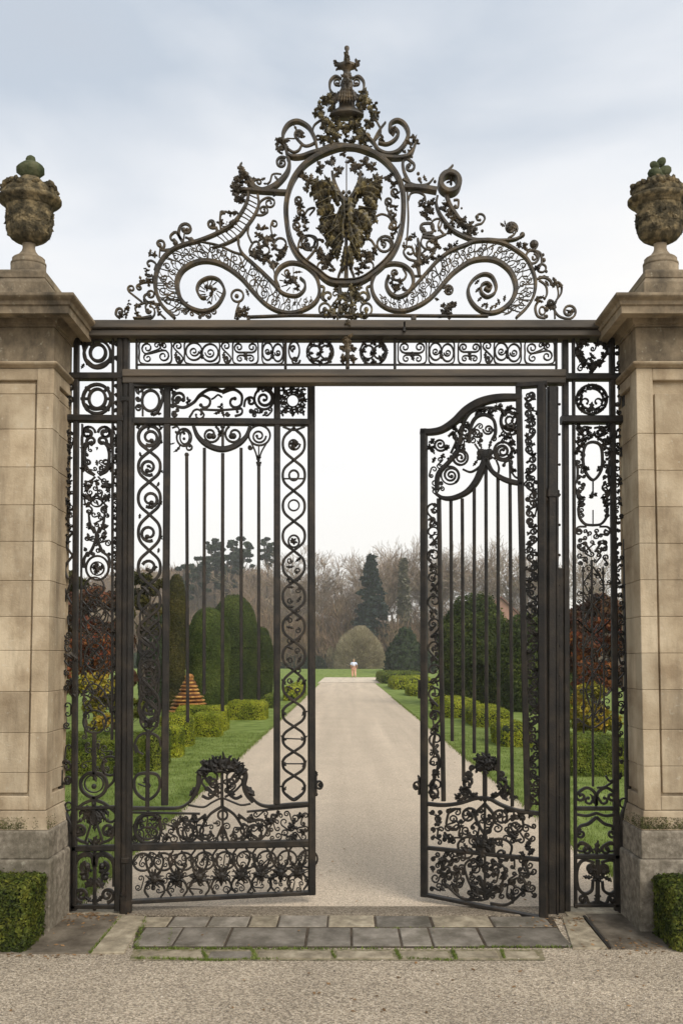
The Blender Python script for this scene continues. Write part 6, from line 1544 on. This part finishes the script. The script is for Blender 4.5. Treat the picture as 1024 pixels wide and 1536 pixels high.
def grow(T, tips, p, d, ln, r, lev, g, up=.12, spread=.55, kids=(2, 3), wig=.16, minr=.02, k=3, shrink=.76):
    """recursive branch"""
    n = 3
    for i in range(n):
        d = (d[0] + g.gauss(0, wig), d[1] + g.gauss(0, wig), d[2] + g.gauss(0, wig) + up * .3)
        m = math.sqrt(sum(c * c for c in d)); d = tuple(c / m for c in d)
        q = tuple(a + b * ln / n for a, b in zip(p, d)); r2 = max(minr, r * .88)
        T.seg(p, q, r, r2, 5 if r > .12 else k); p, r = q, r2
        if lev > 0 and i < n - 1 and g.random() < .6:
            e = (d[0] + g.gauss(0, spread), d[1] + g.gauss(0, spread), d[2] + g.gauss(0, spread * .5) + up)
            grow(T, tips, p, e, ln * shrink * .8, r * .5, lev - 1, g, up, spread, kids, wig, minr, k, shrink)
    if lev == 0: tips.append(p); return
    for j in range(g.randint(*kids)):
        e = (d[0] + g.gauss(0, spread), d[1] + g.gauss(0, spread), d[2] + g.gauss(0, spread * .6) + up)
        grow(T, tips, p, e, ln * shrink * g.uniform(.8, 1.15), r * .68, lev - 1, g, up, spread, kids, wig, minr, k, shrink)
def bare_tree(x, y, h, label, seed, m='twig', lev=6, ln=None, trunk=.25, spread=.52, up=.10, group=None):
    g = random.Random(seed); t = empty('bare_tree', (x, y, 0)); tag(t, label, 'tree', group)
    T = Tubes(); tips = []; th = h * trunk
    Tk = Tubes(); p = (0, 0, -.1); r = h * .016
    for i in range(4):
        q = (p[0] + g.gauss(0, .1), p[1] + g.gauss(0, .1), th * (i + 1) / 4); Tk.seg(p, q, r, r * .93, 7); p = q; r *= .93
    for j in range(4):
        a = g.uniform(0, 2 * PI); s_ = g.uniform(.15, .5)
        grow(T, tips, p, (math.cos(a) * s_, math.sin(a) * s_, 1), h * .20, r * .66, lev - 1, g, up, spread, (2, 3), .12, h * .0011, 3, .80)
    zmax = max(v[2] for v in T.V); k = (h - th) / (zmax - th)
    T.V = [(v[0] * min(1, k * 1.1), v[1] * min(1, k * 1.1), th + (v[2] - th) * k) for v in T.V]
    mk('trunk', Tk.V, Tk.F, M[m], t, smooth=False); mk('crown', T.V, T.F, M[m], t, smooth=False)
    return t
bt = []
YB = 134
defs = [(492, 805, 138, 'bare deciduous tree with a rounded crown just right of the left leaf', 3), (517, 838, 150, 'lower bare tree filling the dip of the treeline over the drive', 4),
        (566, 806, 136, 'large bare tree rising behind the tall blue green conifer', 5), (596, 806, 142, 'wide bare tree crown right of the tall conifer', 6), (632, 812, 139, 'bare tree behind the free stile of the right leaf', 7)]
for px, top, Y, lab, sd in defs:
    bt.append(bare_tree(px2x(px, Y), Y, zat(top, Y), lab, sd, group='bare trees along the far treeline'))
more = [(455, 832, 146, 'bare tree behind the free stile of the left leaf', 1), (424, 818, 141, 'bare tree seen through the scroll column near the drive', 0), (668, 812, 140, 'bare tree between the first bars of the right leaf', 2), (700, 808, 136, 'bare tree above the great yew dome, between middle bars', 3),
        (738, 815, 138, 'bare tree above the pink gabled house', 4), (772, 806, 134, 'bare tree close to the right leaf inner stile', 0), (812, 822, 137, 'bare tree behind the massive hinge post', 2), (885, 806, 120, 'bare tree standing over the red shrub behind the right screen', 4),
        (545, 845, 160, 'thin bare tree deep behind the tall conifer', 1), (580, 835, 162, 'thin bare tree between the two conifers', 3)]
for px, top, Y, lab, src in more:
    s0 = bt[src]; c = copy_tree(s0); sc = zat(top, Y) / zat(defs[src][1], defs[src][2])
    c.location = (px2x(px, Y), Y, 0); c.rotation_euler.z = 1.3 * src + px; c.scale = (sc * 1.05, sc * 1.05, sc); c['label'] = lab
# thin saplings between the trees
# thicket below the trees
def thicket(name, x0, x1, y0, y1, h, n, m, seed, kind='stuff', leaf=None, ln=(.8, 2.4)):
    rs = np.random.RandomState(seed)
    P = np.stack([rs.uniform(x0, x1, n), rs.uniform(y0, y1, n), np.zeros(n)], 1)
    hh = h * (.72 + .18 * np.sin(P[:, 0] * .35 + seed) + .12 * np.sin(P[:, 0] * 1.1 + P[:, 1]))
    P[:, 2] = hh * rs.random(n) ** .8
    d = rs.normal(size=(n, 3)) * [.45, .45, .3] + [0, 0, 1]; d /= np.linalg.norm(d, axis=1)[:, None]
    L = rs.uniform(*ln, n)[:, None]; w = rs.normal(size=(n, 3)); w -= (w * d).sum(1)[:, None] * d; w /= np.linalg.norm(w, axis=1)[:, None]
    w *= rs.uniform(.02, .07, n)[:, None]
    V = np.stack([P - w, P + w, P + d * L + w * .3, P + d * L - w * .3], 1).reshape(-1, 3)
    o = np_mesh(name, V, np.arange(n * 4).reshape(n, 4), [M[m]]); tag(o, kind=kind); return o
thicket('far_thicket', -75, 75, 128, 150, 13.0, 85000, 'thicket', 2)
thicket('far_thicket', -22, 26, 124, 130, 7.5, 16000, 'thicket', 5)
# wooded slope closing the view
def hill(name, f, x0, x1, y0, y1, nx, ny, m):
    V, Fc = [], []
    for j in range(ny + 1):
        for i in range(nx + 1):
            x, y = x0 + (x1 - x0) * i / nx, y0 + (y1 - y0) * j / ny; V.append((x, y, f(x, y)))
    for j in range(ny):
        for i in range(nx): a = j * (nx + 1) + i; Fc.append((a, a + 1, a + nx + 2, a + nx + 1))
    o = mk(name, V, Fc, M[m]); tag(o, kind='structure'); return o
sm = lambda t: max(0, min(1, t)) ** 2 * (3 - 2 * max(0, min(1, t)))
hz = lambda x, y: -.5 + 11 * sm((y - 152) / 40) + 15.5 * sm((-x - 4) / 22) * sm((y - 150) / 45) * (1 - .25 * sm((-x - 40) / 40)) + .5 * math.sin(x * .3) * sm((y - 150) / 30) + .35 * math.sin(x * .8 + y * .3)
hill('hillside', hz, -260, 260, 146, 330, 90, 40, 'hill')
# scrub on the slope
rs = np.random.RandomState(3); n = 26000
P = np.stack([rs.uniform(-75, 80, n), rs.uniform(152, 205, n), np.zeros(n)], 1); P[:, 2] = [hz(x, y) for x, y in P[:, :2]]
d = rs.normal(size=(n, 3)) * [.5, .5, .3] + [0, 0, 1]; L = rs.uniform(.5, 1.8, n)[:, None]; w = rs.normal(size=(n, 3)) * .06
o = np_mesh('hill_scrub', np.stack([P - w, P + w, P + d * L + w * .3, P + d * L - w * .3], 1).reshape(-1, 3), np.arange(n * 4).reshape(n, 4), [M['thicket']]); tag(o, kind='stuff')

def conifer(x, y, h, w, label, seed, m='conifer', z0=0):
    t = empty('conifer', (x, y, z0)); tag(t, label, 'tree')
    rs = np.random.RandomState(seed); T = Tubes(); T.seg((0, 0, -.2), (0, 0, h * .97), h * .014, .03, 6); mk('trunk', T.V, T.F, M['bark'], t, smooth=False)
    P, Nn = [], []
    for i in range(230):
        k = rs.random() ** .8; z = h * (.04 + .96 * k); r = w / 2 * (1 - k) ** .85 * rs.uniform(.65, 1.12) + .12; a = rs.uniform(0, 2 * PI)
        for j in range(70):
            q = rs.random() ** .6
            P.append((r * q * math.cos(a) + rs.normal() * .22, r * q * math.sin(a) + rs.normal() * .22, z - .28 * r * q + rs.normal() * .16)); Nn.append((0, 0, 1))
    V, Fq = leaves_data(np.array(P), .42, seed, .4, np.array(Nn), .3, 1.7)
    np_mesh('foliage', V, Fq, [M[m]], parent=t)
conifer(px2x(556, 128), 128, zat(834, 128), 11.0, 'tall dark blue green conifer in the middle of the treeline', 3)
conifer(px2x(606, 131), 131, zat(840, 131), 3.8, 'narrow greyish conifer right of the tall dark one', 4, 'conifer_pale')
def clump_tree(name, x, y, z0, h, label, clumps, m, leaf, n, seed, cat='tree', group=None, bark='bark', tr=.03, limbs=True):
    """trunk with limbs to leaf clumps; clumps = (dx, dy, z, r, flat)"""
    t = empty(name, (x, y, z0)); tag(t, label, cat, group); g = random.Random(seed); rs = np.random.RandomState(seed)
    T = Tubes(); top = max(c[2] for c in clumps)
    p = (0, 0, -.1); n_ = 5; pts = [p]
    for i in range(n_):
        q = (g.gauss(0, h * .012), g.gauss(0, h * .012), top * .75 * (i + 1) / n_); T.seg(p, q, h * tr * (1 - i * .15), h * tr * (1 - (i + 1) * .15), 6); p = q; pts.append(q)
    for cx, cy, cz, r, fl in clumps:
        b = min(pts[1:], key=lambda v: abs(v[2] - cz * .7)); mid = ((b[0] + cx) / 2 + g.gauss(0, r * .1), (b[1] + cy) / 2, (b[2] + cz) / 2 - r * .1)
        T.seg(b, mid, h * tr * .4, h * tr * .28, 4); T.seg(mid, (cx, cy, cz), h * tr * .28, h * tr * .12, 4)
        for k in range(5): T.seg((cx, cy, cz), (cx + g.gauss(0, r * .5), cy + g.gauss(0, r * .5), cz + g.gauss(0, r * fl * .5)), h * tr * .1, h * tr * .04, 3)
    mk('trunk', T.V, T.F, M[bark], t, smooth=False)
    tot = sum(c[3] ** 2 for c in clumps); P, Nn = [], []
    for cx, cy, cz, r, fl in clumps:
        k = int(n * r * r / tot); v = rs.normal(size=(k, 3)); v /= np.linalg.norm(v, axis=1)[:, None]; q = rs.random((k, 1)) ** .45
        wv = 1 + .22 * np.sin(v[:, :1] * 5 + seed) * np.cos(v[:, 1:2] * 4 + v[:, 2:] * 6)
        P.append(np.array((cx, cy, cz)) + v * q * r * wv * [1, 1, fl]); Nn.append(v)
    V, Fq = leaves_data(np.concatenate(P), leaf, seed, .45, np.concatenate(Nn), .35, 1.5)
    np_mesh('crown', V, Fq, [M[m]], parent=t)
    return t
# pines on the left hill
for i, (px, top, wpx, Y, lab) in enumerate([(322, 802, 30, 172, 'scots pine with a ragged crown on the left skyline'), (360, 801, 44, 176, 'broad flat topped pine standing on the left hill crest'), (298, 830, 40, 168, 'low dark pine at the left foot of the hill crest'), (400, 802, 30, 180, 'small pine at the right end of the hill crest'), (340, 828, 50, 170, 'spreading pine below the skyline pair'), (275, 842, 34, 166, 'greyish pine at the left end of the hill trees')]):
    x = px2x(px, Y); z0 = hz(x, Y) - .4; h = zat(top, Y) - z0; w = wpx / F * (Y + D) / 2; g = random.Random(i)
    cl = [(g.uniform(-.75, .75) * w, g.uniform(-.6, .6) * w, h * g.uniform(.50, .9), w * g.uniform(.13, .30), .5) for _ in range(34)] + [(g.uniform(-.3, .3) * w, 0, h * .93, w * .2, .6) for _ in range(4)]
    clump_tree('pine_tree', x, Y, z0, h, lab, cl, 'pine', .42, 9000, i + 3, group='pines on the left hill', tr=.022)
# willow dome and bushes at the far end of the lawn
def mound(name, px, base, top, wpx, m, label, leaf, n, seed, cat='bush', tw=True):
    _, Y = ground(CX, base); x = px2x(px, Y); h = zat(top, Y); w = wpx / F * (Y + D) / 2
    t = empty(name, (x, Y, 0)); tag(t, label, cat); rs = np.random.RandomState(seed)
    v = rs.normal(size=(n, 3)); v[:, 2] = abs(v[:, 2]); v /= np.linalg.norm(v, axis=1)[:, None]; q = rs.random((n, 1)) ** .22
    wv = 1 + .035 * np.sin(v[:, :1] * 7 + seed) + .03 * np.sin(v[:, 1:2] * 11)
    hw = h * .46
    P = v * q * wv * [w, w, h - hw * 0]
    P[:, 2] = np.minimum(P[:, 2], h)
    dr = v * [w, w, h * .8] + rs.normal(size=(n, 3)) * [w * .35, w * .35, h * .2]; dr /= np.linalg.norm(dr, axis=1)[:, None]
    sd = rs.normal(size=(n, 3)); sd -= (sd * dr).sum(1)[:, None] * dr; sd /= np.linalg.norm(sd, axis=1)[:, None]
    Lw = leaf * 4 * rs.uniform(.6, 1.3, (n, 1)); sd *= leaf * .22
    V = np.stack([P - sd - dr * Lw, P + sd - dr * Lw, P + sd * .4, P - sd * .4], 1).reshape(-1, 3); V[:, 2] = np.maximum(V[:, 2], 0)
    np_mesh('crown', V, np.arange(n * 4).reshape(n, 4), [M[m]], parent=t)
    g = random.Random(seed); T = Tubes()
    for i in range(40):
        a, b = g.uniform(0, 2 * PI), g.uniform(.2, .95); T.seg((g.gauss(0, .2), g.gauss(0, .2), 0), (math.cos(a) * w * b * .9, math.sin(a) * w * b * .9, h * (1 - b * b) ** .5 * .9), .08, .03, 4)
    mk('trunk', T.V, T.F, M['twig'], t, smooth=False)
mound('willow_bush', 539, 1003.5, 938, 80, 'willow', 'large round leafless willow bush at the end of the lawn', .13, 42000, 1)
mound('round_bush', 572, 1003.2, 976, 26, 'lime', 'lime green bush at the right foot of the willow', .26, 4000, 2)
mound('round_bush', 497, 1003.3, 968, 22, 'willow', 'pale bush left of the willow at the lawn end', .26, 4000, 3)
mound('round_bush', 470, 1003.4, 982, 44, 'yew_dark', 'dark low bush partly behind the left leaf free stile', .30, 5000, 4)
mound('round_bush', 640, 1003.4, 970, 60, 'willow', 'brown bush beyond the wide dark yew', .26, 5000, 6)
# dark hedge closing the lawn
def longhedge(x0, x1, y, h, label): clipped_box(x0, x1, y, y + 3, h, .35, 14000, 'yew_dark', label, 'hedge', None, .6, 5, 'boundary_hedge', .15)
longhedge(-40, 28, 126, 2.6, 'long dark boundary hedge along the far edge of the lawn')

# red, golden shrubs behind the side screens
def shrub(name, px, Y, top, wpx, m, label, leaf, n, seed, low=.25, flat=.8, cnt=16, group=None):
    x = px2x(px, Y); h = zat(top, Y); w = wpx / F * (Y + D) / 2; g = random.Random(seed)
    cl = [(g.uniform(-.85, .85) * w, g.uniform(-.8, .8) * w, h * g.uniform(low, .86), w * g.uniform(.28, .46), flat) for _ in range(cnt)] + [(0, 0, h * .85, w * .4, flat)]
    return clump_tree(name, x, Y, 0, h, label, cl, m, leaf, n, seed, 'shrub', group, tr=.016)
shrub('autumn_shrub', 140, 9.5, 858, 104, 'maroon', 'dark russet shrub filling the view behind the left screen', .055, 12000, 1, .3)
shrub('autumn_shrub', 126, 8.6, 905, 74, 'red', 'orange red autumn shrub behind the left screen', .050, 5200, 2, .35)
shrub('golden_shrub', 150, 7.6, 1000, 66, 'gold', 'yellow leaved shrub above the hedge behind the left screen', .045, 4200, 3, .35)
shrub('golden_shrub', 196, 9.0, 1040, 46, 'lime', 'small yellow green shrub between the left hinge post and the yew', .045, 3000, 4, .3)
shrub('olive_shrub', 216, 13.5, 832, 62, 'yew_brown', 'tall olive brown shrub behind the scroll column of the left leaf', .06, 6500, 5, .55, cnt=12)
shrub('autumn_shrub', 900, 9.6, 872, 110, 'maroon', 'dark russet shrub filling the view behind the right screen', .055, 12000, 6, .3)
shrub('autumn_shrub', 893, 8.8, 905, 72, 'red', 'orange red autumn shrub behind the right screen', .050, 5200, 7, .4)
shrub('golden_shrub', 893, 7.8, 1018, 66, 'gold', 'yellow and orange shrub behind the right screen, above its hedge', .045, 5200, 8, .3)
shrub('golden_shrub', 868, 8.6, 1042, 30, 'box_gold', 'green gold shrub at the left edge of the right screen', .045, 3000, 9, .3)
shrub('olive_shrub', 100, 12, 826, 60, 'yew_brown', 'olive shrub behind the inner edge of the left pier', .06, 6000, 10, .5)

# pink gabled house
hx, hy = px2x(752, 92), 92
t = empty('gabled_house', (hx, hy, 0)); tag(t, 'small pink gabled house glimpsed between bars of the right leaf', 'house')
wv = 3.0; he, hr = zat(930, 92), zat(898, 92)
wl_ = mk('wall', [(-wv, 0, 0), (wv, 0, 0), (wv, 0, he), (0, 0, hr), (-wv, 0, he), (-wv, 8, 0), (wv, 8, 0), (wv, 8, he), (0, 8, hr), (-wv, 8, he)], [(0, 1, 2, 3, 4), (9, 8, 7, 6, 5), (0, 4, 9, 5), (1, 6, 7, 2)], M['brick'], t, smooth=False)
mk('roof', [(-wv - .4, -.3, he - .3), (0, -.3, hr + .1), (wv + .4, -.3, he - .3), (-wv - .4, 8.3, he - .3), (0, 8.3, hr + .1), (wv + .4, 8.3, he - .3), (-wv - .4, -.3, he - .12), (0, -.3, hr + .3), (wv + .4, -.3, he - .12), (-wv - .4, 8.3, he - .12), (0, 8.3, hr + .3), (wv + .4, 8.3, he - .12)],
   [(0, 1, 4, 3), (1, 2, 5, 4), (6, 9, 10, 7), (7, 10, 11, 8), (0, 6, 7, 1), (1, 7, 8, 2), (3, 4, 10, 9), (4, 5, 11, 10), (0, 3, 9, 6), (2, 8, 11, 5)], M['roof'], t, smooth=False)
V, Fc = [], []; box_data(V, Fc, -.5, .5, -.06, .02, he - 1.4, he - .2); mk('window', V, Fc, M['glass'], wl_, smooth=False)

# ================================================================== PERSON at the end of the drive
def skinned(name, joints, edges, mname, parent=None, sub=1, root=0):
    me = bpy.data.meshes.new(name); me.from_pydata([j[0] for j in joints], edges, []); o = bpy.data.objects.new(name, me); COL.objects.link(o)
    sk = o.modifiers.new('skin', 'SKIN'); sk.use_smooth_shade = True
    for i, j in enumerate(joints):
        r = j[1]; me.skin_vertices[0].data[i].radius = r if isinstance(r, tuple) else (r, r)
    me.skin_vertices[0].data[root].use_root = True
    s_ = o.modifiers.new('sub', 'SUBSURF'); s_.levels = sub; s_.render_levels = sub
    me.materials.append(M[mname])
    if parent: o.parent = parent
    return o
px_, py_ = ground(530.5, 1017)
per = empty('person', (px_, py_, 0), R(8)); per.scale = (1.15, 1.1, 1.0); tag(per, 'person in white and blue top and salmon trousers far along the drive', 'person')
J = [((0, 0, .86), .13), ((0, 0, 1.02), .115), ((0, 0, 1.24), (.16, .10)), ((0, 0, 1.38), .055), ((0, 0, 1.45), .05), ((0, .01, 1.53), .095), ((0, .01, 1.60), .075),
     ((-.17, 0, 1.30), .05), ((-.23, -.02, 1.05), .04), ((-.20, .10, .86), .032), ((-.20, .13, .80), .03), ((.17, 0, 1.30), .05), ((.24, .0, 1.05), .04), ((.22, .08, .84), .032), ((.22, .1, .78), .03),
     ((-.09, 0, .80), .085), ((-.10, .06, .45), .058), ((-.10, -.04, .08), .042), ((-.10, .08, .035), .035), ((.09, 0, .80), .085), ((.10, -.02, .45), .058), ((.10, -.16, .10), .042), ((.10, -.05, .035), .035)]
E = [(0, 1), (1, 2), (2, 3), (3, 4), (4, 5), (5, 6), (2, 7), (7, 8), (8, 9), (9, 10), (2, 11), (11, 12), (12, 13), (13, 14), (0, 15), (15, 16), (16, 17), (17, 18), (0, 19), (19, 20), (20, 21), (21, 22)]
skinned('body', J, E, 'skin', per)
skinned('top', [((0, 0, .98), (.155, .13)), ((0, 0, 1.10), (.15, .125)), ((0, 0, 1.26), (.19, .12)), ((0, 0, 1.35), (.10, .08)), ((-.18, 0, 1.30), .065), ((-.235, -.02, 1.10), .055), ((.18, 0, 1.30), .065), ((.245, 0, 1.10), .055)], [(0, 1), (1, 2), (2, 3), (2, 4), (4, 5), (2, 6), (6, 7)], 'white_cloth', per)
skinned('belt_jacket', [((0, 0, .90), (.175, .145)), ((0, 0, 1.00), (.172, .142))], [(0, 1)], 'navy', per)
skinned('trousers', [((0, 0, .88), (.15, .12)), ((-.095, 0, .78), .105), ((-.10, .05, .45), .082), ((-.10, -.03, .14), .07), ((.095, 0, .78), .105), ((.10, -.02, .45), .082), ((.10, -.14, .16), .07)], [(0, 1), (1, 2), (2, 3), (0, 4), (4, 5), (5, 6)], 'peach', per)
skinned('hair', [((0, -.015, 1.52), .10), ((0, -.01, 1.60), .092), ((0, .0, 1.645), .06)], [(0, 1), (1, 2)], 'hair', per)

# ================================================================== HAZE, SKY, LIGHT
V, Fc = [], []; V = [(x, y, z) for z in (-2.5, 36) for x, y in ((-270, -66), (270, -66), (270, 336), (-270, 336))]
HZ = bpy.data.materials.new('haze'); HZ.use_nodes = True; N = HZ.node_tree.nodes; N.remove(N['Principled BSDF'])
pv = N.new('ShaderNodeVolumePrincipled'); pv.inputs['Density'].default_value = HAZE; pv.inputs['Color'].default_value = (.93, .94, .96, 1); pv.inputs['Anisotropy'].default_value = .2
HZ.node_tree.links.new(pv.outputs[0], N['Material Output'].inputs['Volume'])
if HAZE > 0:
    o = mk('haze', V, [(3, 2, 1, 0), (4, 5, 6, 7), (0, 1, 5, 4), (1, 2, 6, 5), (2, 3, 7, 6), (3, 0, 4, 7)], HZ, smooth=False); tag(o, kind='stuff')

SUN_EL, SUN_AZ = R(48), R(205)      # azimuth clockwise from +Y
w = bpy.data.worlds.new('World'); scene.world = w; w.use_nodes = True
N, L = w.node_tree.nodes, w.node_tree.links; bg = N['Background']
sky = N.new('ShaderNodeTexSky'); sky.sky_type = 'NISHITA'; sky.sun_disc = False; sky.sun_elevation = SUN_EL; sky.sun_rotation = SUN_AZ
sky.dust_density = 2.5; sky.air_density = 1.2
tc = N.new('ShaderNodeTexCoord'); sx = N.new('ShaderNodeSeparateXYZ'); L.new(tc.outputs['Generated'], sx.inputs[0])
# overcast cloud deck: bright towards the horizon, blue grey overhead
cr = N.new('ShaderNodeValToRGB'); e = cr.color_ramp.elements
for i, (p_, c) in enumerate([(0.0, (6.0, 5.75, 5.4)), (.34, (6.15, 6.0, 5.8)), (.52, (5.2, 5.3, 5.45)), (.72, (3.35, 3.72, 4.2)), (1.0, (3.4, 3.6, 3.95))]):
    if i > 1: e.new(p_)
    e[i].position = p_; e[i].color = (*[v / 10 for v in c], 1)
mp = N.new('ShaderNodeMapping'); mp.inputs['Scale'].default_value = (1.1, 1.1, 3.2); L.new(tc.outputs['Generated'], mp.inputs[0])
nz = N.new('ShaderNodeTexNoise'); nz.inputs['Scale'].default_value = 2.1; nz.inputs['Detail'].default_value = 5; nz.inputs['Roughness'].default_value = .5; nz.inputs['Distortion'].default_value = .3
L.new(mp.outputs[0], nz.inputs['Vector'])
ma = N.new('ShaderNodeMath'); ma.operation = 'MULTIPLY_ADD'; ma.inputs[1].default_value = .62; ma.inputs[2].default_value = -.31; L.new(nz.outputs['Fac'], ma.inputs[0])
mb = N.new('ShaderNodeMath'); mb.operation = 'ADD'; L.new(sx.outputs['Z'], mb.inputs[0]); L.new(ma.outputs[0], mb.inputs[1])
# left side of the sky a little bluer
mc = N.new('ShaderNodeMath'); mc.operation = 'MULTIPLY_ADD'; mc.inputs[1].default_value = -.16; L.new(sx.outputs['X'], mc.inputs[0]); L.new(mb.outputs[0], mc.inputs[2])
L.new(mc.outputs[0], cr.inputs['Fac'])
sc_ = N.new('ShaderNodeVectorMath'); sc_.operation = 'SCALE'; sc_.inputs['Scale'].default_value = 9.6; L.new(cr.outputs[0], sc_.inputs[0])
mx = N.new('ShaderNodeMixRGB'); mx.inputs['Fac'].default_value = .9; L.new(sky.outputs[0], mx.inputs['Color1']); L.new(sc_.outputs[0], mx.inputs['Color2'])
L.new(mx.outputs[0], bg.inputs['Color']); bg.inputs['Strength'].default_value = .1
sl = bpy.data.lights.new('sun', 'SUN'); sl.energy = 1.5; sl.angle = R(38); sl.color = (1, .93, .83)
so = bpy.data.objects.new('sun', sl); COL.objects.link(so)
dv = Vector((math.sin(SUN_AZ) * math.cos(SUN_EL) * -1, math.cos(SUN_AZ) * math.cos(SUN_EL), math.sin(SUN_EL)))
dv = Vector((.55, -.62, .80)).normalized()
so.rotation_euler = (-dv).to_track_quat('-Z', 'Y').to_euler()
sky.sun_elevation = math.asin(dv.z); sky.sun_rotation = math.atan2(dv.x, dv.y)
vs = scene.view_settings; vs.view_transform = 'Standard'; vs.look = 'None'; vs.gamma = 1; vs.exposure = .92
scene.render.engine = 'CYCLES'
scene.cycles.max_bounces = 6; scene.cycles.volume_bounces = 1; scene.cycles.transparent_max_bounces = 4
